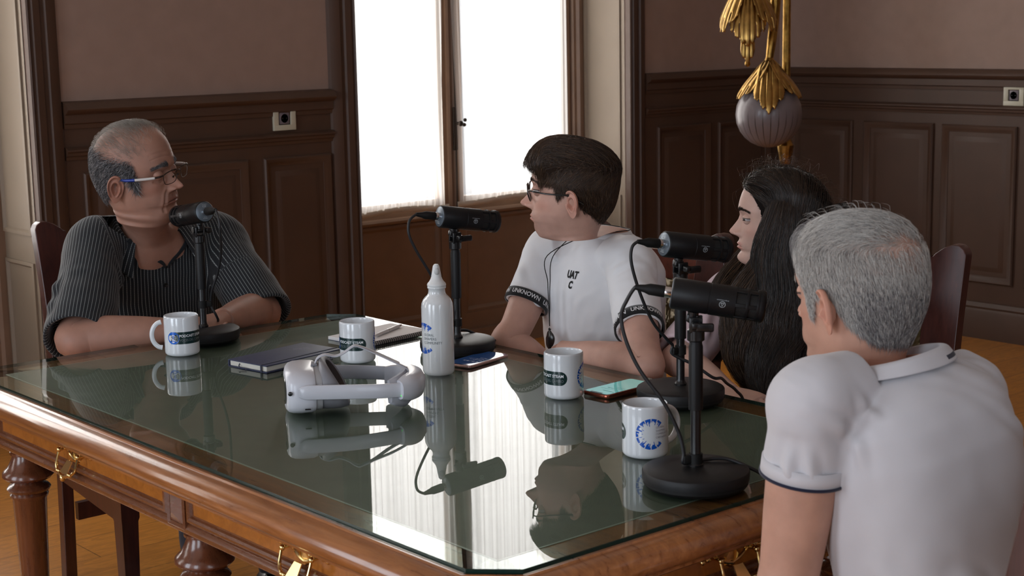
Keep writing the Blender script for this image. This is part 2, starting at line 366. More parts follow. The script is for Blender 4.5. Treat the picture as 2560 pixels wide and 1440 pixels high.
def window(n, x0, x1):
    root = empty('window_%d' % n, ((x0 + x1) / 2, YB, 0)); struct(root)
    cx = (x0 + x1) / 2
    def L(b, name, m, parent=root, **k):
        o = b.build(name, m, None, **k); o.location = -root.location if parent is root else (0, 0, 0); o.parent = parent
        return o
    b = MB()                                                # fixed frame
    for sg, xj in ((1, x0), (-1, x1)):
        b.sweep([(0, 0), (0, .07), (.035, .07), (.045, .055), (.06, .055), (.075, .03), (.085, .03), (.085, 0)], [((xj, 5.775, z), (sg, 0, 0), (0, -1, 0)) for z in (.02, WT)], closed_prof=True)
    b.box((cx, 5.745, WT - .04), (x1 - x0, .06, .08)); b.box((cx, 5.745, .05), (x1 - x0, .09, .1))
    L(b, 'window_frame', m_frame, angle=30)
    for sg in (-1, 1):
        xa = (cx - .075, x0 + .085) if sg < 0 else (cx - .015 - .06, x1 - .085)
        lo, hi = (x0 + .085, cx - .045) if sg < 0 else (cx - .045, x1 - .085)
        b = MB()
        b.box((lo + .035, 5.745, WT / 2 + .01), (.07, .04, WT - .14)); b.box((hi - .035, 5.745, WT / 2 + .01), (.07, .04, WT - .14))
        b.box(((lo + hi) / 2, 5.745, WT - .11), (hi - lo - .14, .04, .07)); b.box(((lo + hi) / 2, 5.745, .70), (hi - lo - .14, .04, .08)); b.box(((lo + hi) / 2, 5.745, .12), (hi - lo - .14, .04, .12))
        hmould(b, lambda u, d, z: (u, 5.727 - d, z), lo, hi, .655, [(0, -.012), (.006, -.012), (.02, -.004), (.024, .006), (.018, .016), (0, .02)])
        b.box(((lo + hi) / 2, 5.752, .41), (hi - lo - .14, .018, .50))
        fn = lambda u, d, z: (u, 5.743 - d, z)
        prof = [(0, .0), (0, .012), (.012, .014), (.024, .004), (.026, 0)]
        rings = [[fn(lo + .07 + i, d, .18 + i), fn(hi - .07 - i, d, .18 + i), fn(hi - .07 - i, d, .64 - i), fn(lo + .07 + i, d, .64 - i)] for i, d in prof]
        b.add([p for r in rings for p in r], [(r * 4 + j, r * 4 + (j + 1) % 4, r * 4 + 4 + (j + 1) % 4, r * 4 + 4 + j) for r in range(4) for j in range(4)])
        sash = L(b, 'sash', m_frame, angle=30)
        g = MB(); g.box(((lo + hi) / 2, 5.75, (.74 + WT - .145) / 2), (hi - lo - .12, .004, WT - .145 - .74 + .02)); L(g, 'glass_pane', m_pane, smooth=False)
    b = MB(); b.sweep([(-.024, 0), (-.024, .012), (-.012, .018), (-.006, .012), (.006, .012), (.012, .018), (.024, .012), (.024, 0)], [((cx - .045, 5.727, z), (1, 0, 0), (0, -1, 0)) for z in (.08, WT - .06)], closed_prof=True)
    L(b, 'meeting_bead', m_frame, angle=30)
    b = MB(); b.box((cx - .035, 5.704, 1.06), (.022, .012, .2), bev=.003); b.tube([(cx - .035, 5.70, .1), (cx - .035, 5.70, WT - .1)], .005, 8)
    b.tube([(cx - .035, 5.70, 1.085), (cx - .035, 5.665, 1.085)], .007, 10); b.ellipsoid((cx - .035, 5.66, 1.085), (.013, .009, .013)); b.ellipsoid((cx - .012, 5.665, 1.078), (.011, .009, .009)); b.ellipsoid((cx - .006, 5.665, 1.1), (.009, .008, .009))
    L(b, 'bolt_handle', mats_bolt)
    return root
mats_bolt = mat('dark_iron', (.06, .045, .035), .45, metal=.7)
for i, (x0, x1) in enumerate(OPEN): window(i + 1, x0, x1)
r = empty('window_6', (.4, YF, 0)); struct(r); b = MB()  # unseen front window, added to go with the fill light
for dx in (-.76, 0, .76): b.box((dx, -.1, 1.85), (.08, .06, 2.9))
b.box((0, -.1, .44), (1.6, .06, .08)); b.box((0, -.1, WT - .04), (1.6, .06, .08)); b.build('window_frame', m_frame, r, smooth=False)
# side windows: plain tall casements on the left wall
for i, (y0, y1) in enumerate(SO):
    r = empty('window_%d' % (4 + i), (XL, (y0 + y1) / 2, 0)); struct(r); b = MB(); cy = (y0 + y1) / 2
    for dy in (-.76, 0, .76): b.box((-.15, dy, 1.85), (.06, .08, 2.9))
    b.box((-.15, 0, .44), (.06, 1.6, .08)); b.box((-.15, 0, WT - .04), (.06, 1.6, .08)); o = b.build('window_frame', m_frame, r, smooth=False)
    g = MB(); g.box((-.16, 0, 1.85), (.004, 1.5, 2.8)); g.build('glass_pane', m_pane, r, smooth=False)

def curtain(x0, x1, zt, zb, lab, seed, free_left=False, free_right=False, wide=.0):
    rnd = random.Random(seed); y0 = 5.690
    root = empty('curtain', ((x0 + x1) / 2, y0, zb), 0, lab, 'curtain', None)
    nx, nz = 260, 70; vs = []; fs = []
    ph = [rnd.uniform(0, 6.28) for _ in range(8)]; w = x1 - x0
    for j in range(nz + 1):
        t = j / nz; z = zt + (zb - zt) * t
        for i in range(nx + 1):
            s = i / nx; x = x0 + w * s
            fold = sin(2 * pi * s * 17 + ph[0] + .9 * sin(s * 9 + ph[1])) * .55 + sin(2 * pi * s * 29 + ph[2] + .7 * sin(s * 13 + ph[3] + t)) * .3 + sin(2 * pi * s * 46 + ph[4]) * .18 * (t ** 3)
            amp = .006 + .003 * t
            edge = min(s, 1 - s) * w
            y = y0 + fold * amp * min(1, edge / .03 + .15)
            xx = x + .004 * sin(2 * pi * s * 11 + ph[5] + 2 * t)
            if free_right and s > .8:
                k = (s - .8) / .2; xx += -.045 * k * t ** 2 * sin(pi * t * .9) + wide * k * (1 - t); y += .012 * sin(9 * t + 12 * k) * k * t ** 2
            if free_left and s < .15: k = (.15 - s) / .15; xx += .012 * sin(7 * t + 1) * k
            vs.append((xx - root.location.x, y - y0, z - zb + .006 * sin(s * 7 + ph[6]) * t))
    for j in range(nz):
        for i in range(nx): a = j * (nx + 1) + i; fs.append((a, a + 1, a + nx + 2, a + nx + 1))
    b = MB(); b.add(vs, fs); b.build('sheer_cloth', m_sheer, root, angle=180, fix=False)
    # hem band along the bottom
    n = 80; vs = []; fs = []
    for i in range(n + 1):
        s = i / n; x = x0 + w * s; dz = .006 * sin(s * 7 + ph[6])
        for z in (.006, -.018): vs.append((x - root.location.x, -.004 + .002 * sin(40 * s), z + dz)); 
    fs = [(2 * i, 2 * i + 1, 2 * i + 3, 2 * i + 2) for i in range(n)]
    b = MB(); b.add(vs, fs); o = b.build('hem', m_hem, root, angle=180, fix=False); so = o.modifiers.new('t', 'SOLIDIFY'); so.thickness = .003
    return root
x0, x1 = OPEN[0]; cx = (x0 + x1) / 2
curtain(x0 + .1, 4.487, 3.2, .715, 'white sheer curtain on the left casement of the bright window', 1, free_right=True)
curtain(4.538, x1 - .135, 3.2, .720, 'white sheer curtain on the right casement of the window, behind the young man', 2, free_left=True)
for k, (x0, x1) in enumerate(OPEN[1:]):
    cx = (x0 + x1) / 2
    side = ('left', 'right')
    curtain(x0 + .1, cx - .1, 3.2, .715, 'white sheer curtain on the left leaf of window %s' % ('beyond the left edge' if k == 0 else 'farthest from the table'), 3 + k)
    curtain(cx, x1 - .13, 3.2, .72, 'white sheer curtain on the right leaf of window %s' % ('beyond the left edge' if k == 0 else 'farthest from the table'), 5 + k)

# ---------------------------------------------------------------- wall sockets
m_ivory = mat('ivory_plastic', (.56, .54, .42), .35, coat=.2)
m_sock = mat('grey_socket_plastic', (.2, .17, .19), .35); m_dark = mat('black_hole', (.01, .01, .01), .6)
def socket(loc, rz, lab):
    r = empty('wall_socket', loc, rz, lab, 'socket')
    b = MB(); 
    for (cx, cz, w, h) in ((0, .037, .105, .022), (0, -.037, .105, .022), (-.0405, 0, .024, .056), (.0405, 0, .024, .056)): b.box((cx, -.006, cz), (w, .012, h), bev=.0015)
    b.build('cover_frame', m_ivory, r)
    b = MB(); b.box((0, -.002, 0), (.06, .004, .056)); b.build('recess', m_dark, r, smooth=False)
    b = MB(); b.box((0, -.006, 0), (.046, .006, .046), bev=.002)
    M = Matrix.Rotation(radians(90), 4, 'X')
    b.lathe([(.0195, 0), (.0195, .002), (.018, .002), (.018, -.001), (0, -.001)], (0, -.009, 0), 32, M); b.build('outlet', m_sock, r)
    b = MB(); b.lathe([(.003, 0), (.003, .002)], (-.0095, -.0095, 0), 12, M); b.lathe([(.003, 0), (.003, .002)], (.0095, -.0095, 0), 12, M); b.build('pin_hole', m_dark, r)
    return r
socket((3.431, YB - .005, 1.1755), 0, 'ivory framed wall socket on the panelling between the seated man and the window')
socket((XR - .005, 4.018, 1.165), radians(-90), 'ivory framed wall socket on the dark right-hand wall')
# ---------------------------------------------------------------- materials of the furniture
w_top = wood('table_walnut', (.36, .155, .05), (.21, .075, .022), 5, axis=1, rough=.3, coat=.55)
w_rim = wood('rim_walnut', (.40, .15, .045), (.2, .065, .018), 5, axis=1, rough=.28, coat=.6)
w_burl = wood('burl_veneer', (.44, .15, .022), (.27, .085, .012), 7, rough=.3, coat=.45, burl=1)
w_dark = wood('dark_mahogany', (.17, .052, .02), (.09, .026, .012), 5, axis=2, rough=.26, coat=.5)
w_mould = wood('moulding_mahogany', (.17, .058, .022), (.125, .04, .016), 5, axis=1, rough=.25, coat=.6)
w_chair = wood('chair_mahogany', (.075, .02, .014), (.035, .01, .008), 5, axis=2, rough=.3, coat=.4)
w_chair2 = wood('chair_rail_mahogany', (.2, .045, .022), (.11, .026, .014), 5, axis=1, rough=.3, coat=.4)
m_leather = mat('green_leather', (.075, .095, .062), .55, noise=(18, .12), bump=(400, .2, .0006))
m_goldline = mat('gilt_line', (.25, .3, .24), .4)
m_glass = thin_glass('table_glass', (.90, .965, .93), 1.5)
m_gedge = mat('glass_edge', (.008, .03, .024), .08, coat=.5)
GX0, GX1, GY0, GY1, GC = 1.326, 2.377, 1.607, 3.486, .058
ZT = .762
def octo(off, c=GC, x0=GX0, x1=GX1, y0=GY0, y1=GY1):
    """corner points of the chamfered rectangle pushed outwards by off, ccw"""
    a, b_, d, e = x0 - off, x1 + off, y0 - off, y1 + off; k = c + off * (2 - sqrt(2)) if off else c
    k = c + off * .586
    return [(a + k, d), (b_ - k, d), (b_, d + k), (b_, e - k), (b_ - k, e), (a + k, e), (a, e - k), (a, d + k)]
table = empty('writing_table', (1.85, 2.547, 0), 0, 'large polished walnut writing table with drawers, turned legs and green leather inlay', 'table')
TO = Vector((1.85, 2.547, 0))
def tb(b, name, m, parent=table, **k):
    b.v = [(p[0] - TO.x, p[1] - TO.y, p[2] - TO.z) for p in b.v]; return b.build(name, m, parent, **k)
b = MB()
prof = [(-.30, .705), (-.30, ZT), (.006, ZT), (.008, ZT + .003), (.012, ZT + .003), (.014, ZT), (.026, ZT - .001), (.036, ZT - .004), (.044, ZT - .010), (.049, ZT - .019), (.05, ZT - .028), (.047, ZT - .037), (.040, ZT - .044), (.033, ZT - .046), (.031, ZT - .05), (.031, ZT - .054), (.024, ZT - .058), (.014, ZT - .062), (.010, ZT - .066), (-.02, ZT - .066)]
rings = [[(x, y, z) for x, y in octo(o_)] for o_, z in prof]
vs = [p for r in rings for p in r]; fs = []
for r in range(len(rings) - 1):
    for j in range(8): a = r * 8 + j; c = r * 8 + (j + 1) % 8; fs.append((a, c, c + 8, a + 8))
b.add(vs, fs); tb(b, 'tabletop', w_rim, angle=50)
m_ = .068
b = MB(); b.box(((GX0 + GX1) / 2, (GY0 + GY1) / 2, ZT + .0003), (GX1 - GX0 - 2 * m_, GY1 - GY0 - 2 * m_, .001)); tb(b, 'leather_inlay', m_leather, smooth=False)
b = MB()
for k, (w, h) in enumerate(((GX1 - GX0 - 2 * m_, 0), (0, GY1 - GY0 - 2 * m_))):
    for s in (-1, 1):
        if h == 0: b.box(((GX0 + GX1) / 2, (GY0 + GY1) / 2 + s * (GY1 - GY0 - 2 * m_) / 2, ZT + .0006), (w, .003, .001))
        else: b.box(((GX0 + GX1) / 2 + s * (GX1 - GX0 - 2 * m_) / 2, (GY0 + GY1) / 2, ZT + .0006), (.003, h, .001))
tb(b, 'inlay_edge', m_goldline, smooth=False)
# apron: a frame of boards with chamfered corners
AX0, AX1, AY0, AY1 = 1.352, 2.351, 1.633, 3.46; AZ0, AZ1 = .612, .70
b = MB()
oc = octo(0, .05, AX0, AX1, AY0, AY1); oi = octo(0, .05, AX0 + .02, AX1 - .02, AY0 + .02, AY1 - .02)
rings = [[(x, y, AZ0) for x, y in oi], [(x, y, AZ0) for x, y in oc], [(x, y, AZ1) for x, y in oc], [(x, y, AZ1) for x, y in oi]]
b.add([p for r in rings for p in r], [(r % 4 * 8 + j, r % 4 * 8 + (j + 1) % 8, (r + 1) % 4 * 8 + (j + 1) % 8, (r + 1) % 4 * 8 + j) for r in range(4) for j in range(8)])
tb(b, 'apron', w_mould, angle=20)
def fA(u, d, z): return (AX0 - d, u, z)
def fB(u, d, z): return (u, AY0 - d, z)
def fC(u, d, z): return (AX1 + d, u, z)
def fD(u, d, z): return (u, AY1 + d, z)
def ring_frame(b, fn, u0, u1, z0, z1, prof):
    rings = [[fn(u0 + i, d, z0 + i), fn(u1 - i, d, z0 + i), fn(u1 - i, d, z1 - i), fn(u0 + i, d, z1 - i)] for i, d in prof]
    b.add([p for r in rings for p in r], [(r * 4 + j, r * 4 + (j + 1) % 4, r * 4 + 4 + (j + 1) % 4, r * 4 + 4 + j) for r in range(len(rings) - 1) for j in range(4)])
m_handle = m_brass2
def bail_handle(fn, u, z, parent):
    """pierced brass bail pull: back plate with scrolls, shield and a drooping bail"""
    b = MB(); K = 1.32; P = lambda du, d, dz: Vector(fn(u + du * K, d * K, z + dz * K)) - TO
    # scroll ends: clusters of small knobs at both posts
    for s in (-1, 1):
        for du, dz, r in ((0, .008, .0048), (.006, .012, .0042), (.012, .0135, .004), (.0175, .010, .0045), (.021, .004, .0038), (-.006, .010, .0038), (.012, .006, .0045)):
            b.ellipsoid(P(s * (.032 + du), .003, dz + .002), (r * K, r * K, r * K), n=10, m=7)
        b.tube([P(s * .032, 0, .006), P(s * .032, .014, .006)], .0032, 8); b.ellipsoid(P(s * .033, .015, .006), (.0055,) * 3, n=10, m=7)
        b.tube([P(s * .030, .002, .008), P(s * .022, .003, .002), P(s * .012, .003, -.003), P(0, .003, -.006)], [.0037, .0031, .0037, .004], 8, smooth=4)
    b.build('back_plate', m_handle, parent)
    b = MB()                                               # shield rising from the middle of the plate
    pts = [(-.012, -.008), (-.0135, .004), (-.010, .008), (-.008, .014), (-.003, .017), (0, .022), (.003, .017), (.008, .014), (.010, .008), (.0135, .004), (.012, -.008), (0, -.014)]
    vs = [P(x, .0015, y) for x, y in pts] + [P(x * .8, .0045, y * .8) for x, y in pts] + [P(0, .006, 0)]; n = len(pts)
    b.add(vs, [(i, (i + 1) % n, n + (i + 1) % n, n + i) for i in range(n)] + [(n + i, n + (i + 1) % n, 2 * n) for i in range(n)]); b.build('shield', m_handle, parent)
    b = MB()
    path = [P(-.034, .015, .006), P(-.0335, .018, -.004), P(-.032, .021, -.015), P(-.024, .024, -.0225), P(-.012, .026, -.0265), P(0, .027, -.029), P(.012, .026, -.0265), P(.024, .024, -.0225), P(.032, .021, -.015), P(.0335, .018, -.004), P(.034, .015, .006)]
    b.tube(path, [.0029, .0026, .0034, .0031, .0037, .0045, .0037, .0031, .0034, .0026, .0029], 10, smooth=4)
    for k in (-.022, -.017, .017, .022): b.ellipsoid(P(k, .0245, -.0235), (.0047,) * 3, n=10, m=7)
    b.ellipsoid(P(0, .027, -.031), (.0066, .0066, .008), n=12, m=8)
    vs = [P(-.012, .024, -.024), P(.012, .024, -.024), P(.008, .012, -.006), P(-.008, .012, -.006)]
    b.add(vs + [p + (P(0, .002, 0) - P(0, 0, 0)) for p in vs], [(0, 1, 2, 3), (7, 6, 5, 4), (0, 4, 5, 1), (1, 5, 6, 2), (2, 6, 7, 3), (3, 7, 4, 0)])
    b.build('bail', m_handle, parent)
def drawer(fn, u0, u1, hu=None):
    z0, z1 = AZ0 + .022, AZ1 - .004
    b = MB()
    ring_frame(b, fn, u0, u1, z0, z1, [(0, 0), (0, .006), (.004, .010), (.009, .011), (.013, .008), (.015, .003), (.02, .002)])
    fr = tb(b, 'drawer', w_mould, angle=30)
    b = MB(); ring_frame(b, fn, u0 + .018, u1 - .018, z0 + .018, z1 - .018 + .012, [(0, .0022), (.0001, .0024)])
    b.add([fn(u0 + .018, .0024, z0 + .018), fn(u1 - .018, .0024, z0 + .018), fn(u1 - .018, .0024, z1 - .01), fn(u0 + .018, .0024, z1 - .01)], [(0, 1, 2, 3)])
    tb(b, 'drawer_front', w_burl, fr, smooth=False)
    h = empty('handle', (0, 0, 0)); h.parent = fr; bail_handle(fn, (u0 + u1) / 2 if hu is None else hu, (z0 + z1) / 2 + .004, h)
    return fr
def block(b, fn, u0, u1):
    z0, z1 = AZ0 + .006, AZ1 - .002; um = (u0 + u1) / 2
    ring_frame(b, fn, u0, u1, z0, z1, [(0, 0), (0, .009), (.004, .012), (.008, .008), (.009, .008)])
    k = .010; a0, a1, c0, c1 = u0 + k, u1 - k, z0 + k, z1 - k
    vs = [fn(a0, .008, c0), fn(a1, .008, c0), fn(a1, .008, c1), fn(a0, .008, c1), fn(um, .02, c0 + (a1 - a0) / 2), fn(um, .02, c1 - (a1 - a0) / 2)]
    b.add(vs, [(0, 1, 4), (1, 2, 5, 4), (2, 3, 5), (3, 0, 4, 5)])
b = MB()
for fn, us in ((fA, (1.69, 2.547, 3.404)), (fC, (1.69, 2.547, 3.404)), (fB, (1.41, 2.293)), (fD, (1.41, 2.293))):
    for u in us: block(b, fn, u - .033, u + .033)
for fn, (u0, u1) in ((fA, (AY0 + .05, AY1 - .05)), (fC, (AY0 + .05, AY1 - .05)), (fB, (AX0 + .05, AX1 - .05)), (fD, (AX0 + .05, AX1 - .05))):
    hmould(b, fn, u0, u1, AZ0, [(0, 0), (.007, 0), (.009, .004), (.009, .010), (.005, .016), (.002, .018), (0, .02)])
tb(b, 'pilaster_blocks', w_mould, angle=30)
for fn in (fA, fC):
    for u0, u1 in ((1.727, 2.510), (2.584, 3.367)): drawer(fn, u0, u1)
for fn in (fB, fD): drawer(fn, 1.447, 2.256)
LEG = [(.0, .0), (.022, 0), (.026, .015), (.018, .03), (.02, .06), (.024, .08), (.0245, .1), (.038, .487), (.042, .492), (.043, .497), (.039, .502), (.046, .506), (.049, .512), (.044, .518), (.034, .522), (.031, .526), (.034, .530), (.050, .534), (.057, .541), (.0565, .549), (.05, .556), (.044, .562), (.037, .575), (.033, .584), (.032, .59), (.037, .592), (.037, .597), (.031, .6), (.032, .606), (.04, .611), (.04, .62), (0, .62)]
b = MB(); b.lathe(LEG, (0, 0, 0), 40)
lo = b.build('leg', w_dark, table, angle=40); lo.location = (1.398 - TO.x, 3.345 - TO.y, 0)
for x, y in ((1.398, 2.547), (1.398, 1.75), (2.305, 3.345), (2.305, 1.75)):
    c = lo.copy(); COL.objects.link(c); c.parent = table; c.location = (x - TO.x, y - TO.y, 0)
# glass sheet lying on the table
gl = MB(); top = octo(0); n = 8
gl.add([(x - TO.x, y - TO.y, 0) for x, y in top] + [(x - TO.x, y - TO.y, .0075) for x, y in top], [tuple(range(8))[::-1], tuple(range(8, 16))], 0)
gl.add([(x - TO.x, y - TO.y, 0) for x, y in top] + [(x - TO.x, y - TO.y, .0075) for x, y in top], [(i, (i + 1) % 8, 8 + (i + 1) % 8, 8 + i) for i in range(8)], 1)
g = gl.build('glass_sheet', [m_glass, m_gedge], smooth=False); g.location = (TO.x, TO.y, .7625)
tag(g, 'clear glass sheet with dark green edge lying over the table top', 'glass')
GZ = .770

# ---------------------------------------------------------------- chairs
def emboss_mat():
    m = mat('embossed_leather', (.16, .115, .05), .33, metal=.35, coat=.4); nt = m.node_tree; bs = nt.nodes['Principled BSDF']
    tc = nt.nodes.new('ShaderNodeTexCoord'); v = nt.nodes.new('ShaderNodeTexVoronoi'); v.inputs['Scale'].default_value = 32; v.feature = 'SMOOTH_F1'
    n = nt.nodes.new('ShaderNodeTexNoise'); n.inputs['Scale'].default_value = 14; n.inputs['Distortion'].default_value = 2.5
    nt.links.new(tc.outputs['Object'], v.inputs['Vector']); nt.links.new(tc.outputs['Object'], n.inputs['Vector'])
    a = nt.nodes.new('ShaderNodeMath'); a.operation = 'ADD'; nt.links.new(v.outputs['Distance'], a.inputs[0]); nt.links.new(n.outputs['Fac'], a.inputs[1])
    bp = nt.nodes.new('ShaderNodeBump'); bp.inputs['Strength'].default_value = 1; bp.inputs['Distance'].default_value = .012
    nt.links.new(a.outputs[0], bp.inputs['Height']); nt.links.new(bp.outputs[0], bs.inputs['Normal']); return m
m_emb = emboss_mat(); m_stud = mat('brass_stud', (.5, .35, .12), .3, metal=1)
def make_chair():
    """faces local -Y; origin on the floor under the seat centre"""
    r = empty('armchair_less', (0, 0, 0)); r.name = 'dining_chair'
    W2 = .225
    for s in (-1, 1):                                      # curved rear stile rising to a broad rounded ear
        b = MB()
        side = [(.215, 0), (.205, .22), (.20, .44), (.205, .62), (.225, .80), (.262, .99)]
        path = []
        P, _ = catmull([Vector((0, y, z)) for y, z in side], [1] * 6, 5)
        wd = [.034 + .0 * (p.z < .5) + .055 * min(1, max(0, (p.z - .48) / .3)) for p in P]
        vs = []; fs = []; N = len(P)
        for p, w in zip(P, wd):
            xo = s * (W2 + .012); xi = s * (W2 + .012 - w)
            vs += [(xo, p.y - .016, p.z), (xi, p.y - .016, p.z), (xi, p.y + .016, p.z), (xo, p.y + .016, p.z)]
        for i in range(N - 1):
            for k in range(4): a = i * 4 + k; c = i * 4 + (k + 1) % 4; fs.append((a, c, c + 4, a + 4))
        fs.append((0, 1, 2, 3))
        # rounded top of the ear, swept outline
        base = (N - 1) * 4; y = P[-1].y; z = P[-1].z; w = wd[-1]; xo = s * (W2 + .012)
        outl = [(0, 0), (.0, .010), (.006, .022), (.018, .030), (.034, .031), (.055, .022), (.075, .008), (w, -.008)]
        # build as fan of quads between front and back outlines
        fr = [(xo - s * u, y - .016 + .004 * v / .03, z + v) for u, v in outl]; bk = [(xo - s * u, y + .016 + .004 * v / .03, z + v) for u, v in outl]
        b.add(vs, fs); n = len(outl); b.add(fr + bk, [tuple(range(n)), tuple(range(2 * n - 1, n - 1, -1))] + [(i, i + 1, n + i + 1, n + i) for i in range(n - 1)])
        o = b.build('rear_stile', w_chair, r, angle=40); bv = o.modifiers.new('b', 'BEVEL'); bv.width = .002; bv.segments = 2
    def yb(z): return .205 + .02 * max(0, (z - .62) / .18) + (.037 * max(0, (z - .80) / .19))
    b = MB()                                               # top rail, slightly bowed
    for (z0, z1, nm) in ((.895, .965, 'top_rail'), (.70, .755, 'lower_rail')):
        b = MB(); pth = [((u, yb((z0 + z1) / 2) + .012 * (1 - (u / .15) ** 2), 0), (0, 1, .18), (0, 0, 1)) for u in np.linspace(-.15, .15, 9)]
        b.sweep([(-.012, z0), (.012, z0), (.012, z1), (-.012, z1)], pth, closed_prof=True); o = b.build(nm, w_chair2, r, angle=40)
    b = MB(); vs = []; fs = []
    for j in range(9):
        z = .75 + .15 * j / 8
        for i in range(17): u = -.15 + .3 * i / 16; vs.append((u, yb(z) + .004 + .012 * (1 - (u / .15) ** 2), z))
    n0 = len(vs); vs2 = [(x, y + .012, z) for x, y, z in vs]
    for j in range(8):
        for i in range(16): a = j * 17 + i; fs.append((a, a + 1, a + 18, a + 17)); fs.append((n0 + a, n0 + a + 17, n0 + a + 18, n0 + a + 1))
    b.add(vs + vs2, fs); b.build('back_panel', m_emb, r)
    b = MB(); b.box((0, .02, .455), (.45, .37, .045), bev=.016); b.build('seat', m_emb, r)
    b = MB(); b.box((0, -.155, .37), (.40, .022, .13)); b.box((0, .19, .37), (.40, .022, .13))
    for s in (-1, 1): b.poly_prism([(.20, .30), (.20, .44), (-.15, .44), (-.15, .255)], s * .222 - .011, s * .222 + .011, Matrix(((0, 0, 1, 0), (1, 0, 0, 0), (0, 1, 0, 0), (0, 0, 0, 1))))
    b.build('seat_rail', w_chair, r, smooth=False)
    for s in (-1, 1):
        b = MB(); b.sweep([(-.026, -.026), (.026, -.026), (.026, .026), (-.026, .026)], [((s * .215, -.150, .435), (1, 0, 0), (0, 1, 0)), ((s * .215, -.150, .27), (1, 0, 0), (0, 1, 0)), ((s * .217, -.153, .26), (.9, 0, 0), (0, .9, 0)), ((s * .22, -.157, 0), (.72, 0, 0), (0, .72, 0))], closed_prof=True)
        b.build('front_leg', w_chair, r, angle=30)
    b = MB(); b.box((0, .205, .2), (.38, .02, .05))
    b.build('stretcher', w_chair, r, smooth=False)
    return r
ch = make_chair()
ch.location = (2.015, 3.84, 0); tag(ch, 'dark wooden high-backed chair of the man in the striped shirt at the far end', 'chair', 'high-backed chairs around the table')
def place(loc, rz, lab):
    c = copy_tree(ch); c.location = loc; c.rotation_euler = (0, 0, rz); c['label'] = lab; return c
place((2.57, 2.735, 0), radians(-88), 'dark wooden chair with embossed leather back behind the young man in the white T-shirt')
place((2.77, 2.195, 0), radians(-84), 'dark wooden chair whose tall ear shows behind the grey-haired man, under the long-haired woman')
place((1.79, 1.175, 0), radians(180), 'dark wooden chair of the grey-haired man in the polo shirt')
# ---------------------------------------------------------------- things on the table
m_ceramic = mat('white_ceramic', (.74, .77, .80), .12, coat=.6, coat_rough=.04)
m_ink_dark = mat('dark_green_print', (.008, .03, .03), .25, coat=.4)
m_ink_white = mat('white_print', (.8, .82, .85), .3)
m_ink_grey = mat('grey_print', (.16, .19, .2), .3)
m_ink_ltgrey = mat('light_grey_print', (.35, .33, .37), .35)
m_ink_blue = mat('blue_print', (.01, .10, .52), .25, coat=.4)
m_ink_blue2 = mat('bright_blue_print', (.01, .13, .62), .25, coat=.4)
def wrap(b, v, f, R, a0, z0, sx=1.0, sy=1.0, off=.0002):
    """bend flat geometry (x along the arc, y up) round a cylinder of radius R; a0 = start angle, ccw seen from above is +x"""
    b.add([((R + off) * cos(a0 + p[0] * sx / R), (R + off) * sin(a0 + p[0] * sx / R), z0 + p[1] * sy) for p in v], f)
def fit_text(txt, w, h, bold=0):
    v, f = text_geo(txt, 1.0, bold); a, c, d, e = text_wh(v); sx = w / (c - a); sy = h / (e - d)
    return [((p[0] - a) * sx, (p[1] - d) * sy) for p in v], f
def strip(b, R, a0, a1, z0, z1, off=.00012, rnd=0, n=40):
    """band on the cylinder between two angles, rounded ends of radius rnd"""
    vs = []; fs = []; L = (a1 - a0) * R; zc = (z0 + z1) / 2; h = (z1 - z0) / 2
    xs = sorted(set([L * i / n for i in range(n + 1)] + ([h * (1 - cos(pi / 2 * k / 8)) for k in range(9)] + [L - h * (1 - cos(pi / 2 * k / 8)) for k in range(9)] if rnd else [])))
    for x in xs:
        hh = h
        if rnd & 1 and x < h: hh = sqrt(max(0, h * h - (h - x) ** 2))
        if rnd & 2 and L - x < h: hh = sqrt(max(0, h * h - (h - (L - x)) ** 2))
        a = a0 + x / R; vs += [((R + off) * cos(a), (R + off) * sin(a), zc - hh), ((R + off) * cos(a), (R + off) * sin(a), zc + hh)]
    b.add(vs, [(2 * i, 2 * i + 2, 2 * i + 3, 2 * i + 1) for i in range(len(xs) - 1)])
def skyline_ring(r0, seed, gap=(-40, 40)):
    """ring of wedge-shaped blocks whose inner edges step like little skylines; flat xy"""
    rnd = random.Random(seed); V = []; F = []; n = 11; g0 = gap[1]; span = 360 - (gap[1] - gap[0]); w = span / n
    for k in range(n):
        a0 = g0 + k * w + 1.8; a1 = g0 + (k + 1) * w - 1.8; st = 6; base = len(V)
        hs = [r0 * rnd.choice((.78, .84, .7, .8, .62, .86)) for _ in range(st)]
        if rnd.random() < .6: hs[rnd.randrange(1, st - 1)] = r0 * .52
        for i in range(st):
            b0 = radians(a0 + (a1 - a0) * i / st); b1 = radians(a0 + (a1 - a0) * (i + 1) / st); q = len(V)
            V += [(r0 * cos(b0), r0 * sin(b0)), (r0 * cos(b1), r0 * sin(b1)), (hs[i] * cos(b1), hs[i] * sin(b1)), (hs[i] * cos(b0), hs[i] * sin(b0))]; F.append((q, q + 1, q + 2, q + 3))
    return V, F
MR = .041
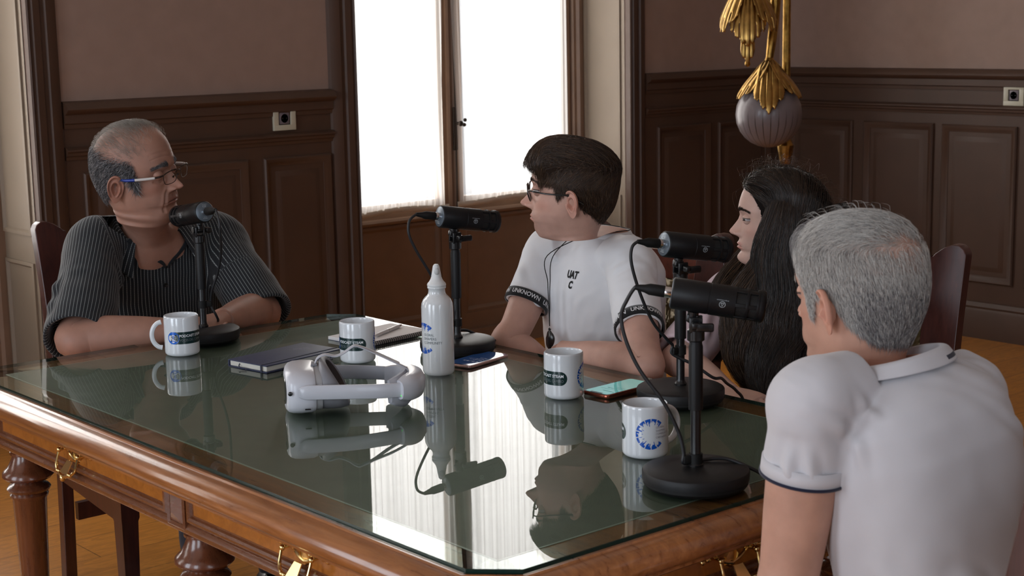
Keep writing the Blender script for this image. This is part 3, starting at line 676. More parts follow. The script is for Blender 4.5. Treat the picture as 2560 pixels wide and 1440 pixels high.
def make_mug():
    """handle at local angle 0"""
    r = empty('mug'); b = MB()
    b.lathe([(0, .004), (.030, .004), (.031, 0), (.0345, 0), (.0385, .0025), (.0408, .006), (.041, .010), (.041, .0905), (.0405, .0935), (.0392, .095), (.0380, .0938), (.0375, .091), (.0375, .010), (.034, .006), (0, .005)], (0, 0, 0), 72)
    o = b.build('cup', m_ceramic, r, angle=50)
    b = MB(); pts = []
    for k in range(17):
        t = -1.28 + 2.56 * k / 16; pts.append((.0365 + .0300 * (cos(t) ** .9 if cos(t) > 0 else 0) + (.003 if 0 < k < 16 else 0), 0, .049 + .031 * sin(t) / sin(1.28)))
    b.tube(pts, [.0062] + [.0055] * 15 + [.0062], 14, smooth=2, flat=(1.0, 1.15)); b.build('handle', m_ceramic, r, angle=80)
    A = radians
    b = MB(); strip(b, MR, A(52), A(180), .031, .060, rnd=2); b.build('label_pill', m_ink_dark, r, smooth=False, fix=False)
    b = MB(); v = []; n = 40
    vs = [(0, 0)] + [(.0148 * cos(2 * pi * k / n), .0148 * sin(2 * pi * k / n)) for k in range(n)]
    wrap(b, vs, [(0, 1 + k, 1 + (k + 1) % n) for k in range(n)], MR, A(61), .0455, off=.0003); b.build('round_emblem', m_ink_blue2, r, smooth=False, fix=False)
    b = MB()                                              # globe with an orbit
    def arc(pts, w):
        V = []; 
        for i, (x, y) in enumerate(pts):
            x0, y0 = pts[max(i - 1, 0)]; x1, y1 = pts[min(i + 1, len(pts) - 1)]; L = math.hypot(x1 - x0, y1 - y0) or 1; nx, ny = -(y1 - y0) / L * w, (x1 - x0) / L * w; V += [(x + nx, y + ny), (x - nx, y - ny)]
        wrap(b, V, [(2 * i, 2 * i + 1, 2 * i + 3, 2 * i + 2) for i in range(len(pts) - 1)], MR, A(61), .0455, off=.0005)
    C_ = [2 * pi * k / 28 for k in range(29)]
    arc([(.0066 * cos(a), .0066 * sin(a) + .001) for a in C_], .0004); arc([(.003 * cos(a), .0066 * sin(a) + .001) for a in C_], .0003)
    arc([(0, -.0056), (0, .0076)], .0003); arc([(-.0062, .0035), (.0062, .0035)], .0003); arc([(-.0064, .0), (.0064, .0)], .0003)
    arc([(.0105 * cos(a) * .8 + .0045 * sin(a) * .5, -.0075 * cos(a) * .8 + .0022 * sin(a)) for a in C_[14:29]], .0006)
    arc([(-.003, -.0085), (0, -.0095), (.003, -.0085)], .0012); b.build('globe_emblem', m_ink_white, r, smooth=False, fix=False)
    b = MB(); v, f = fit_text('PODCAST STEAM', .0625, .0062, .022); wrap(b, v, f, MR, A(82), .0475, off=.0004); b.build('lettering', m_ink_white, r, smooth=False, fix=False)
    b = MB(); v, f = fit_text('VOCES DEL CAMBIO', .0625, .0056); wrap(b, v, f, MR, A(82), .0375, off=.0004); b.build('lettering', m_ink_grey, r, smooth=False, fix=False)
    b = MB(); v, f = skyline_ring(.0278, 5); wrap(b, v, f, MR, A(251), .047, off=.0003); b.build('ring_emblem', m_ink_blue, r, smooth=False, fix=False)
    b = MB()
    for k, t in enumerate(('GLOBAL', 'SHAPERS', 'COMMUNITY', 'CARTAGENA')):
        v, f = fit_text(t, (.0185, .021, .029, .027)[k], .0038, .01 if k == 3 else 0); wrap(b, v, f, MR, A(263), .0565 - .006 * k, off=.0004)
    b.build('lettering', m_ink_ltgrey, r, smooth=False, fix=False)
    return r
def cam_az(x, y): return atan2(-y, -x)                       # world angle from a point towards the camera
mug = make_mug()
def place_mug(o, x, y, view, lab):
    o.location = (x, y, GZ); o.rotation_euler = (0, 0, cam_az(x, y) + radians(view)); tag(o, lab, 'mug', 'printed white mugs on the table'); return o
place_mug(mug, 1.782, 3.301, -90, 'white mug with handle to the left, in front of the man in the striped shirt')
place_mug(copy_tree(mug), 2.033, 2.933, -151, 'white mug standing between the blue notebook and the spiral notebook')
place_mug(copy_tree(mug), 2.133, 2.337, -170, 'white mug in front of the young man, beside the rose phone')
place_mug(copy_tree(mug), 1.936, 1.908, 124, 'white mug with handle to the right and blue ring emblem, nearest to the camera')

# bottle
m_bottle = mat('white_enamel', (.73, .75, .76), .16, coat=.7, coat_rough=.05); m_cap = mat('white_plastic', (.74, .75, .75), .35)
bt = empty('water_bottle', (2.086, 2.697, GZ), cam_az(2.086, 2.697), 'tall white drinking bottle with loop cap and blue emblem', 'bottle')
BR = .0355
b = MB(); b.lathe([(0, .003), (.028, .003), (.031, 0), (.034, .003), (.0353, .008), (BR, .014), (BR, .150), (.0345, .158), (.031, .1665), (.026, .1725), (.0215, .1765), (.0195, .180), (.0188, .184), (.0188, .190), (.0205, .1915), (.021, .1935), (.020, .196), (.0185, .197), (0, .197)], n=64); b.build('body', m_bottle, bt, angle=60)
b = MB(); b.lathe([(.0195, .1955), (.021, .197), (.021, .200), (.0195, .203), (.0165, .206), (.0135, .211), (.0115, .216), (.0103, .220)], n=40)
path = []
for (z, w, t, x) in ((.218, .0113, .0108, 0), (.224, .0103, .0085, 0), (.230, .0092, .0068, 0), (.236, .0082, .006, 0), (.241, .007, .0055, 0), (.2445, .0045, .0045, 0)): path.append((z, w, t))
vs = []; fs = []; n = 24
for z, w, t in path:
    for k in range(n): a = 2 * pi * k / n; vs.append((t * cos(a), w * sin(a), z))
for i in range(len(path) - 1):
    for k in range(n): a = i * n + k; c = i * n + (k + 1) % n; fs.append((a, c, c + n, a + n))
fs.append(tuple((len(path) - 1) * n + k for k in range(n))); b.add(vs, fs)
b.build('cap', m_cap, bt, angle=60).rotation_euler = (0, 0, radians(15))
b = MB(); b.ellipsoid((.009, .001, .2295), (.0045, .0058, .0075)); b.build('cap_hollow_shade', mat('cap_shade_plastic', (.55, .56, .56), .5), bt)  # greyer lump on the cap, shade of a hollow put into its colour
b = MB(); v, f = skyline_ring(.0345, 9, (-44, 44)); wrap(b, v, f, BR, radians(-60), .083, off=.0003); b.build('ring_emblem', m_ink_blue, bt, smooth=False, fix=False)
b = MB()
for k, t in enumerate(('GLOBAL', 'SHAPERS', 'COMMUNITY')):
    v, f = fit_text(t, (.026, .031, .044)[k], .0058); wrap(b, v, f, BR, radians(-56), .089 - .0088 * k, off=.0004)
b.build('lettering', m_ink_grey, bt, smooth=False, fix=False)

# microphones
m_mic = mat('black_powder_metal', (.006, .006, .007), .45, spec=.3, bump=(900, .15, .0003)); m_mic2 = mat('black_gloss_metal', (.006, .006, .007), .28)
m_base = mat('black_cast_iron', (.009, .009, .010), .5, spec=.35, bump=(700, .35, .0005)); m_rub = mat('black_rubber', (.006, .006, .006), .6, spec=.3)
m_disc = mat('grey_disc', (.13, .16, .19), .3, metal=.4); m_print = mat('silver_print', (.42, .47, .5), .4); m_chrome = mat('chrome', (.7, .7, .72), .15, metal=1)
m_mesh = mat('black_mesh', (.004, .004, .004), .7); m_cable = mat('black_cable', (.012, .012, .014), .5)
def make_mic():
    """base centre at the origin; the capsule head points along local +X; axis .315 above the base"""
    r = empty('desk_microphone')
    b = MB(); b.lathe([(0, .012), (.089, .012), (.0893, .016), (.0893, .025), (.088, .0275), (.084, .030), (.05, .0325), (.0, .033)], n=72); o = b.build('base', m_base, r, angle=30)
    f_ = MB(); f_.lathe([(0, 0), (.082, 0), (.085, .002), (.0875, .006), (.0875, .012), (0, .012)], n=72); f_.build('rubber_foot', m_rub, o, angle=30)
    b = MB(); b.lathe([(.0125, .031), (.0125, .036), (.0095, .04), (.0085, .045), (.0085, .19)], n=24); b.build('pole', m_mic2, r)
    b = MB(); b.lathe([(.009, .128), (.0118, .129), (.0118, .235), (.0105, .24), (.0105, .246), (.009, .246)], n=28); b.build('height_grip', m_mic, r)
    b = MB(); b.lathe([(.012, .244), (.0145, .246), (.0145, .262), (.012, .264)], n=20)
    for s in (-1, 1): b.box((0, s * .0105, .272), (.022, .005, .026), bev=.002)
    b.build('clutch', m_mic2, r, angle=40)
    b = MB(); b.tube([(0, -.016, .276), (0, .016, .276)], .0075, 16); b.box((0, -.026, .274), (.014, .016, .012), bev=.003); b.box((.014, -.03, .272), (.03, .008, .014), bev=.003); b.build('wing_nut', m_mic2, r, angle=40)
    z = .318; tilt = radians(9)
    h = empty('microphone_body'); h.parent = r; h.location = (0, 0, z); h.rotation_euler = (0, tilt, 0)
    M = Matrix.Rotation(radians(90), 4, 'Y')
    X0 = -.040                                              # rear end along the axis
    b = MB(); b.lathe([(.0215, X0), (.0245, X0 + .0008), (.0262, X0 + .003), (.0262, X0 + .060), (.0257, X0 + .0605), (.0257, X0 + .063), (.0262, X0 + .0635), (.0262, X0 + .104), (.0245, X0 + .1045), (.0238, X0 + .1045)], n=56, M=M)
    for xa in (.121, .1385): b.lathe([(.0240, X0 + xa), (.0262, X0 + xa), (.0266, X0 + xa + .0022), (.0262, X0 + xa + .0045), (.0240, X0 + xa + .0045)], n=56, M=M)
    for k in range(6):
        a = 2 * pi * (k + .5) / 6; R_ = Matrix.Rotation(a, 4, 'X'); q = MB(); q.box((X0 + .1235, 0, .0248), (.04, .0065, .0025), bev=.0008); b.add([tuple(R_ @ Vector(p)) for p in q.v], q.f)
    b.lathe([(.0240, X0 + .143), (.0266, X0 + .143), (.027, X0 + .146), (.0262, X0 + .150), (.0235, X0 + .1525), (.012, X0 + .1535), (0, X0 + .1537)], n=56, M=M)
    b.build('shell', m_mic, h, angle=40)
    b = MB(); b.lathe([(.0236, X0 + .10), (.0236, X0 + .145)], n=40, M=M, cap=False); b.build('grille', m_mesh, h)
    b = MB(); b.lathe([(0, X0 - .0002), (.0225, X0 - .0002), (.0235, X0 + .0004)], n=48, M=M, cap=False); b.build('rear_disc', m_disc, h)
    b = MB()
    for t, w, y, hh in (('AUDIO', .012, .0165, .0018), ('CE', .010, .0115, .0038), ('DYNAMIC', .013, -.017, .0022), ('XLR', .009, -.0135, .002)):
        v, f = fit_text(t, w, hh, .01); b.add([(X0 - .0006, w / 2 - p[0], y + p[1]) for p in v], f)
    b.build('lettering', m_print, h, smooth=False, fix=False)
    b = MB()                                               # round maker's emblem and a line of small lettering on both flanks
    for s in (-1, 1):
        def flank(p, xo, yo): a = (p[1] + yo) / .0264; return (xo + p[0] * -s * -1 if s < 0 else xo - p[0], s * .0265 * cos(a), .0265 * sin(a))
        C_ = [2 * pi * k / 32 for k in range(33)]
        for rr_, w in ((.0048, .0004),):
            V = [(k * cos(a), k * sin(a)) for a in C_ for k in (rr_ - w, rr_ + w)]; b.add([flank(p, X0 + .083, -.002) for p in V], [(2 * i, 2 * i + 1, 2 * i + 3, 2 * i + 2) for i in range(32)])
        V = [(-.003, .0024), (.003, .0024), (0, -.0034)]; W_ = [(p[0] * .6, p[1] * .6) for p in V]; b.add([flank(p, X0 + .083, -.002) for p in V + W_], [(i, (i + 1) % 3, 3 + (i + 1) % 3, 3 + i) for i in range(3)])
        v, f = fit_text('audio-technica', .0195, .0016, .005); b.add([flank((p[0] - .00975, p[1]), X0 + .083, .0045) for p in v], f)
    b.build('side_emblem', m_print, h, smooth=False, fix=False)
    b = MB(); b.tube([(0, 0, -.026), (0, 0, -.044)], [.0095, .0075], 16); b.box((0, 0, -.036), (.02, .014, .014), bev=.003); b.build('yoke', m_mic2, h, angle=40)
    b = MB(); b.lathe([(.0085, X0 - .018), (.0092, X0 - .017), (.0092, X0)], n=24, M=M); o = b.build('connector', m_chrome, h)
    b = MB(); b.lathe([(0, X0 - .060), (.0042, X0 - .060), (.005, X0 - .055), (.0068, X0 - .044), (.0095, X0 - .036), (.0098, X0 - .012), (.0088, X0 - .0105)], n=24, M=M); b.build('plug_sleeve', m_rub, h, angle=40)
    return r
mic = make_mic(); mics = []
def place_mic(o, x, y, ang, lab, clip_z, exit_dir, cpts, clip_side=-1):
    o.location = (x, y, GZ); o.rotation_euler = (0, 0, ang); tag(o, lab, 'microphone', 'black desk microphones on round bases'); mics.append(o)
def mic_cable(o, clip_z, loops, tail, clip_ang):
    """cable from the plug down to a clip on the pole and away over the base; local points"""
    cx, cy = .0125 * cos(clip_ang), .0125 * sin(clip_ang)
    b = MB(); b.lathe([(.0085, clip_z - .009), (.0115, clip_z - .009), (.0115, clip_z + .009), (.0085, clip_z + .009)], n=20, cap=False); b.box((cx * 1.25, cy * 1.25, clip_z), (.014, .012, .014), rz=clip_ang, bev=.002); b.build('cable_clip', m_rub, o, angle=40)
    z = .318; st = Vector((-.098, 0, z + .0155))
    pts = [st + Vector((.012, 0, -.001)), st] + [Vector(p) for p in loops] + [Vector((cx * 1.7, cy * 1.7, clip_z + .012)), Vector((cx * 1.7, cy * 1.7, clip_z - .006))] + [Vector(p) for p in tail]
    b = MB(); b.tube(pts, .0032, 10, smooth=8); b.build('cable', m_cable, o, angle=80)
place_mic(mic, 1.862, 1.718, radians(-47), 'black microphone nearest the camera, in front of the grey-haired man', 0, 0, 0)
m3 = copy_tree(mic); place_mic(m3, 2.276, 2.142, radians(-15), 'black microphone in front of the long-haired woman, its grey rear disc showing', 0, 0, 0)
m2 = copy_tree(mic); place_mic(m2, 2.262, 2.849, radians(-12), 'black microphone pointing at the young man, behind the white bottle', 0, 0, 0)
m1 = copy_tree(mic); place_mic(m1, 1.905, 3.415, radians(87), 'black microphone at the mouth of the man in the striped shirt', 0, 0, 0)
mic_cable(mic, .045, [(-.112, .004, .312), (-.122, .006, .285), (-.115, .004, .245), (-.092, 0, .195), (-.052, -.004, .14), (-.028, -.005, .09)], [(.005, .02, .036), (.05, .028, .0375), (.095, .02, .022), (.125, .03, .004), (.16, .03, .0035), (.22, .05, .0035)], radians(200))
mic_cable(m3, .105, [(-.112, .0, .322), (-.115, -.004, .29), (-.098, -.008, .23), (-.07, -.01, .17), (-.035, -.008, .13)], [(.02, -.02, .075), (.055, -.035, .048), (.085, -.02, .040), (.112, 0, .022), (.135, 0, .004), (.155, .0, -.03), (.16, .0, -.15)], radians(190))
mic_cable(m2, .07, [(-.118, -.004, .32), (-.122, -.008, .29), (-.105, -.010, .25), (-.07, -.012, .19), (-.035, -.014, .12)], [(.0, .03, .045), (.05, .045, .037), (.1, .03, .01), (.15, .02, .0035), (.20, .02, -.06), (.205, .02, -.2)], radians(190))
mic_cable(m1, .09, [(-.112, -.0, .310), (-.11, -.003, .28), (-.07, -.022, .22), (-.04, -.026, .17), (-.02, -.02, .13)], [(-.012, -.03, .06), (.01, -.045, .04), (.08, -.06, .03), (.13, -.07, .0), (.14, -.07, -.15)], radians(250))

# ---------------------------------------------------------------- paper, pens, phones
m_navy = mat('navy_cloth', (.028, .036, .085), .55, noise=(60, .12), bump=(500, .3, .0005)); m_pages = mat('page_edges', (.62, .60, .54), .8, noise=(3, .05, (1, 1, 400)))
m_paper = mat('paper', (.78, .76, .76), .7); m_elastic = mat('elastic', (.03, .035, .06), .7); m_emb2 = mat('silver_stamp', (.25, .27, .36), .4)
nb = empty('notebook', (1.912, 3.052, GZ), radians(9.5), 'closed navy blue notebook with elastic band and ribbon', 'notebook')
NL, NW, NH = .232, .132, .017
b = MB(); b.box((0, 0, .0012), (NL, NW, .0024), bev=.0009); b.box((0, 0, NH - .0012), (NL, NW, .0024), bev=.0009); b.box((0, NW / 2 - .001, NH / 2), (NL, .003, NH - .001), bev=.0009); b.build('cover', m_navy, nb)
b = MB(); b.box((0, 0, NH / 2), (NL - .006, NW - .007, NH - .0046), bev=.002); b.build('pages', m_pages, nb)
b = MB(); y = -NW / 2 + .018; b.box((0, y, NH + .0005), (NL + .002, .005, .001)); b.box((0, y, -.0002 + .0004), (NL + .002, .005, .0006)); b.box((-NL / 2 - .0006, y, NH / 2), (.001, .005, NH)); b.box((NL / 2 + .0006, y, NH / 2), (.001, .005, NH)); b.build('elastic_band', m_elastic, nb, smooth=False)
b = MB(); v, f = fit_text('PODCAST STEAM', .038, .006); ca, sa = cos(radians(-22)), sin(radians(-22))
b.add([(.045 + p[0] * ca - p[1] * sa, .02 + p[0] * sa + p[1] * ca, NH + .0002) for p in v], f); v, f = fit_text('voces del cambio', .03, .004); b.add([(.05 + p[0] * ca - p[1] * sa, .008 + p[0] * sa + p[1] * ca, NH + .0002) for p in v], f); b.build('stamped_lettering', m_emb2, nb, smooth=False, fix=False)
b = MB(); b.tube([(-NL / 2 + .004, .03, .011), (-NL / 2 - .006, .02, .006), (-NL / 2 - .004, 0, .004), (-NL / 2 - .012, -.008, .0015)], .0014, 6, smooth=6, flat=(.4, 1)); b.build('ribbon', m_elastic, nb)
def pen(p0, p1, lab, mbody, mtip, r=.0046):
    p0, p1 = Vector(p0), Vector(p1); L = (p1 - p0).length; d = (p1 - p0).normalized(); o = empty('pen', p0, 0, lab, 'pen')
    M = Vector((0, 0, 1)).rotation_difference(d).to_matrix().to_4x4()
    b = MB(); b.lathe([(0, 0), (.0012, .0), (.0022, .006), (r * .85, .020), (r, .028), (r, L * .52), (r * 1.03, L * .525), (r * 1.03, L * .54), (r, L * .545), (r, L - .018), (r * .9, L - .010)], n=20, M=M); b.build('barrel', mbody, o, angle=40)
    b = MB(); b.lathe([(r * .93, L - .010), (r * .93, L - .004), (r * .6, L - .003), (r * .6, L + .004), (0, L + .0045)], n=20, M=M); b.lathe([(r * 1.05, L * .525), (r * 1.05, L * .54)], n=20, M=M); b.build('push_button', mtip, o, angle=40)
    b = MB(); b.add([tuple(M @ Vector(p)) for p in [(-.0015, r + .002, L - .012), (.0015, r + .002, L - .012), (.0015, r + .0035, L - .012), (-.0015, r + .0035, L - .012), (-.001, r + .0005, L - .052), (.001, r + .0005, L - .052), (.001, r + .002, L - .052), (-.001, r + .002, L - .052)]], [(0, 1, 2, 3), (4, 7, 6, 5), (0, 4, 5, 1), (1, 5, 6, 2), (2, 6, 7, 3), (3, 7, 4, 0)]); b.build('clip', mtip, o, smooth=False)
    return o
pen((1.838, 2.954, GZ + .0049), (1.985, 2.972, GZ + .0052), 'black pen lying along the front of the blue notebook', m_rub, mat('dark_grey_plastic', (.06, .06, .065), .3))
sp = empty('spiral_notebook', (2.238, 3.128, GZ), radians(7), 'white spiral notebook lying open under the white pen', 'notebook')
SL, SW, SH = .212, .150, .009
b = MB(); b.box((0, 0, SH / 2 + .0005), (SL, SW, SH - .001), bev=.0006); b.build('pages', m_paper, sp)
b = MB(); b.box((0, 0, .0005), (SL + .002, SW + .002, .001)); b.build('back_cover', m_navy, sp, smooth=False)
b = MB()
for k in range(30):
    x = -SL / 2 + .008 + (SL - .016) * k / 29
    for dx in (0, .0022): b.tube([(x + dx, -SW / 2 + .005 - .0065 * (1 - cos(t)), SH / 2 + .0005 + .0062 * sin(t)) for t in np.linspace(-.9 + pi * 0, 2 * pi - 2.2, 12)], .0006, 5)
b.build('wire_spiral', m_rub, sp)
pen((2.184, 3.083, GZ + SH + .0049), (2.318, 3.151, GZ + SH + .0052), 'white pen with silver button lying on the spiral notebook', mat('pearl_plastic', (.66, .65, .66), .3), m_chrome)

m_rose = mat('rose_metal', (.55, .36, .33), .3, metal=.8); m_redm = mat('red_copper_metal', (.5, .14, .09), .2, metal=.9); m_bezel = mat('black_bezel', (.01, .01, .012), .08, coat=.5)
def scr(name, col, st): return mat(name, col, .06, coat=.8, emit=(*col, st))
def phone(loc, rz, L, Wd, T, mb, mscreen, lab, lines, mline, notch=False):
    o = empty('smartphone', loc, rz, lab, 'phone'); b = MB(); bm_ = MB()
    pts = []; R = .009
    for cx, cy, a0 in ((L / 2 - R, Wd / 2 - R, 0), (-L / 2 + R, Wd / 2 - R, 90), (-L / 2 + R, -Wd / 2 + R, 180), (L / 2 - R, -Wd / 2 + R, 270)):
        for k in range(7): a = radians(a0 + 15 * k); pts.append((cx + R * cos(a), cy + R * sin(a)))
    n = len(pts); vs = []; 
    prof = [(-.003, 0), (-.0008, .0008), (0, .0028), (0, T - .0028), (-.0008, T - .0008), (-.002, T)]
    for off, z in prof:
        for x, y in pts: l = math.hypot(x, y); k = 1 + off / max(l, .01); vs.append((x * k, y * k, z))
    fs = [(r * n + j, r * n + (j + 1) % n, r * n + n + (j + 1) % n, r * n + n + j) for r in range(len(prof) - 1) for j in range(n)] + [tuple(range(n))[::-1]]
    b.add(vs, fs); b.build('case', mb, o, angle=50)
    b = MB(); b.add([(x * .985, y * .97, T + .0001) for x, y in pts], [tuple(range(n))]); b.build('bezel', m_bezel, o, smooth=False)
    b = MB(); b.add([(x * .95, y * .90, T + .0003) for x, y in pts], [tuple(range(n))]); s = b.build('screen', mscreen, o, smooth=False)
    b = MB()
    for (t, x, y, w, h) in lines:
        v, f = fit_text(t, w, h, .01); b.add([(x - p[1], y + p[0], T + .0005) for p in v], f)
    b.build('screen_lettering', mline, s, smooth=False, fix=False)
    if notch: b = MB(); b.box((-L / 2 + .0062, 0, T + .0005), (.005, .032, .0003)); b.build('notch', m_bezel, o, smooth=False)
    b = MB(); b.box((L * .2, -Wd / 2 - .0002, T / 2), (.012, .0012, .0028), bev=.0004); b.box((-L * .1, -Wd / 2 - .0002, T / 2), (.02, .0012, .0028), bev=.0004); b.build('side_button', mb, o)
    return o
phone((2.222, 2.727, GZ), radians(13), .150, .073, .0078, m_rose, scr('blue_screen', (.01, .03, .09), .6), 'rose phone with dark blue screen, between the bottle and the young man', [('12:45', -.03, -.025, .04, .007), ('Podcast', -.015, -.025, .035, .004), ('Voces del cambio', -.005, -.025, .045, .004), ('Martes', .006, -.025, .02, .004)], m_ink_ltgrey)
phone((2.247, 2.290, GZ), radians(3), .150, .072, .009, m_redm, scr('teal_screen', (.16, .5, .47), .55), 'copper red phone with pale teal screen, half behind the microphone base', [('Notas', -.045, -.028, .03, .005), ('Preguntas para la entrevista', -.03, -.028, .05, .0035), ('Podcast STEAM', -.02, -.028, .04, .0035), ('Invitados', -.01, -.028, .025, .0035)], mat('teal_print', (.05, .2, .2), .4), notch=True)

# ---------------------------------------------------------------- virtual reality headset
m_vr = mat('warm_white_plastic', (.60, .61, .66), .32, coat=.2); m_vr2 = mat('pale_grey_fabric', (.46, .47, .52), .7, bump=(900, .2, .0004)); m_gask = mat('grey_rubber', (.21, .21, .23), .5); m_in = mat('brown_foam', (.045, .03, .026), .8); m_band = mat('grey_band', (.40, .42, .47), .55)
hs = empty('vr_headset', (1.655, 2.652, GZ), atan2(-.55, .835), 'white virtual reality headset with grey face pad resting on the glass', 'headset')
def sup(w, h, n=40, e=3.2):
    out = []
    for k in range(n):
        a = 2 * pi * k / n; c, s = cos(a), sin(a); out.append((w * abs(c) ** (2 / e) * (1 if c > 0 else -1), h * abs(s) ** (2 / e) * (1 if s > 0 else -1)))
    return out
def shell(b, secs, n=40, capA=True, capB=True, e=3.2, shear=0):
    """secs: (x, half width, half height, z centre[, bend]) ; closed sections in y,z; bend pulls the sides back in x"""
    vs = []; fs = []
    for q in secs:
        x, w, h, zc = q[:4]; bd = q[4] if len(q) > 4 else 0
        for y, z in sup(w, h, n, e): vs.append((x + bd * (abs(y) / .09) ** 2.2 - shear * z * min(1, max(0, (x - .07) / .03)), y, zc + z))
    m = len(secs)
    for i in range(m - 1):
        for k in range(n): a = i * n + k; c = i * n + (k + 1) % n; fs.append((a, c, c + n, a + n))
    if capA: fs.append(tuple(range(n))[::-1])
    if capB: fs.append(tuple((m - 1) * n + k for k in range(n)))
    b.add(vs, fs)
Z = .047
b = MB(); shell(b, [(.0, .072, .032, Z, .012), (.0015, .079, .038, Z, .012), (.006, .084, .043, Z, .012), (.014, .087, .0455, Z, .011), (.03, .088, .0465, Z, .009), (.052, .087, .0455, Z, .006), (.060, .083, .043, Z, .005)]); b.build('visor', m_vr, hs, angle=50)
b = MB(); shell(b, [(-.0008, .066, .028, Z, .012), (-.0012, .06, .024, Z, .012)], capA=False); b.build('front_glass', m_bezel, hs)
b = MB(); shell(b, [(.057, .079, .041, Z, .004), (.066, .080, .043, Z + .001, .004), (.074, .078, .042, Z + .001, .004)], capA=False, capB=False); b.build('spacer', mat('light_grey_plastic', (.36, .36, .37), .25, coat=.3), hs)
b = MB()
def bulge(k):                                               # face gasket: flaring ring with a curved, hollow rim
    return [(.072, .077, .043, Z + .001, .004), (.080, .080, .047, Z + .004, .005), (.092, .080, .050, Z + .007, .008), (.103, .076, .048, Z + .009, .010), (.108, .070, .043, Z + .010, .010), (.106, .063, .038, Z + .010, .009), (.095, .058, .033, Z + .008, .006), (.085, .055, .031, Z + .006, .003)]
shell(b, bulge(0), capA=False, capB=False, e=2.5, n=56, shear=.55); b.build('face_gasket', m_gask, hs, angle=80)
b = MB(); shell(b, [(.1068, .0635, .0385, Z + .010, .009), (.104, .060, .035, Z + .0095, .008), (.095, .0575, .0325, Z + .008, .006), (.080, .054, .030, Z + .005, .002)], capA=False, e=2.5, n=56, shear=.55); b.build('inner_padding', m_in, hs, angle=80)
def ribbon(pts, w, t, smooth=10):
    """flat band: pts (x,y,z), width vector along z unless given"""
    P, _ = catmull([Vector(p) for p in pts], [1] * len(pts), smooth); vs = []; N = len(P)
    return P
def band(name, pts, hw, t, m, wdir=(0, 0, 1), smooth=8, taper=None):
    P, _ = catmull([Vector(p) for p in pts], [1] * len(pts), smooth); N = len(P); W_ = Vector(wdir); path = []
    prof = [(-hw, -t * .4), (-hw * .9, -t), (hw * .9, -t), (hw, -t * .4), (hw, t * .4), (hw * .9, t), (-hw * .9, t), (-hw, t * .4)]
    for i in range(N):
        T = (P[min(i + 1, N - 1)] - P[max(i - 1, 0)]).normalized(); A = (W_ - T * W_.dot(T)).normalized(); B = T.cross(A); k = taper(i / (N - 1)) if taper else 1
        path.append((P[i], A * k, B))
    b = MB(); b.sweep(prof, path, closed_prof=True); return b.build(name, m, hs, angle=60)
rd = lambda t: min(1, .55 + sqrt(max(0, min(t, .08) / .08)) * .45)
band('side_strap', [(.030, -.0925, .0545), (.08, -.095, .054), (.14, -.094, .052), (.19, -.087, .049), (.232, -.075, .047)], .0145, .0028, m_vr, taper=rd)
band('side_strap', [(.030, .0925, .0545), (.06, .094, .054), (.105, .093, .053)], .0155, .0032, m_vr, taper=rd)
band('side_strap', [(.10, .0925, .053), (.15, .090, .051), (.20, .080, .049), (.232, .068, .047)], .0145, .0022, m_band)
b = MB(); vs = []; fs = []                                  # rear pod, curved round the back of the head
sec = [(-.012, -.026), (.004, -.0275), (.017, -.022), (.022, -.008), (.022, .010), (.016, .021), (.002, .026), (-.012, .024), (-.016, .0)]
path = []
for k in range(13):
    a = radians(-62 + 124 * k / 12); sc = 1 if 1 < k < 11 else (.9 if k in (1, 11) else .72)
    path.append(((.198 + .066 * cos(a), .083 * sin(a), .047), (cos(a) * sc, sin(a) * sc, 0), (0, 0, sc)))
b.sweep(sec, path, closed_prof=True); b.build('battery_pod', m_vr, hs, angle=60)
b = MB(); sec = [(-.010, -.046), (-.002, -.047), (.006, -.038), (.008, -.02), (.004, .012), (-.004, .028), (-.012, .026), (-.014, -.02)]; path = []
for k in range(13):
    a = radians(-66 + 132 * k / 12); sc = .25 + .75 * sin(pi * (k + 1.2) / 14.4) ** .5
    path.append(((.184 + .066 * cos(a), .078 * sin(a), .0475), (cos(a), sin(a), 0), (0, 0, sc)))
b.sweep(sec, path, closed_prof=True); b.build('rear_cushion', m_vr2, hs, angle=70)
band('top_strap', [(.062, .0, .090), (.070, .0, .104), (.085, .0, .110), (.105, .0, .106), (.122, .0, .112), (.140, .0, .124), (.150, .0, .125), (.175, .002, .115), (.205, .012, .098), (.235, .014, .082)], .010, .0012, m_vr2, wdir=(0, 1, 0))
band('top_strap', [(.150, .0, .125), (.18, -.006, .112), (.215, -.016, .096), (.245, -.018, .080), (.250, -.015, .074)], .007, .0011, m_vr2, wdir=(0, 1, 0))
b = MB(); b.box((.062, 0, .092), (.012, .03, .005), bev=.001); b.build('strap_buckle', m_gask, hs)
b = MB(); b.ellipsoid((.0135, -.0875, .0520), (.0045, .002, .0045)); b.build('side_camera', m_bezel, hs)
b = MB(); b.box((.047, -.0885, .0195), (.012, .003, .003), bev=.001); b.build('charging_port', m_bezel, hs)
b = MB(); b.ellipsoid((.2335, -.0785, .0355), (.0028, .002, .0028)); b.build('status_light', mat('green_light', (.1, .6, .15), .4, emit=(.15, .8, .2, .5)), hs)

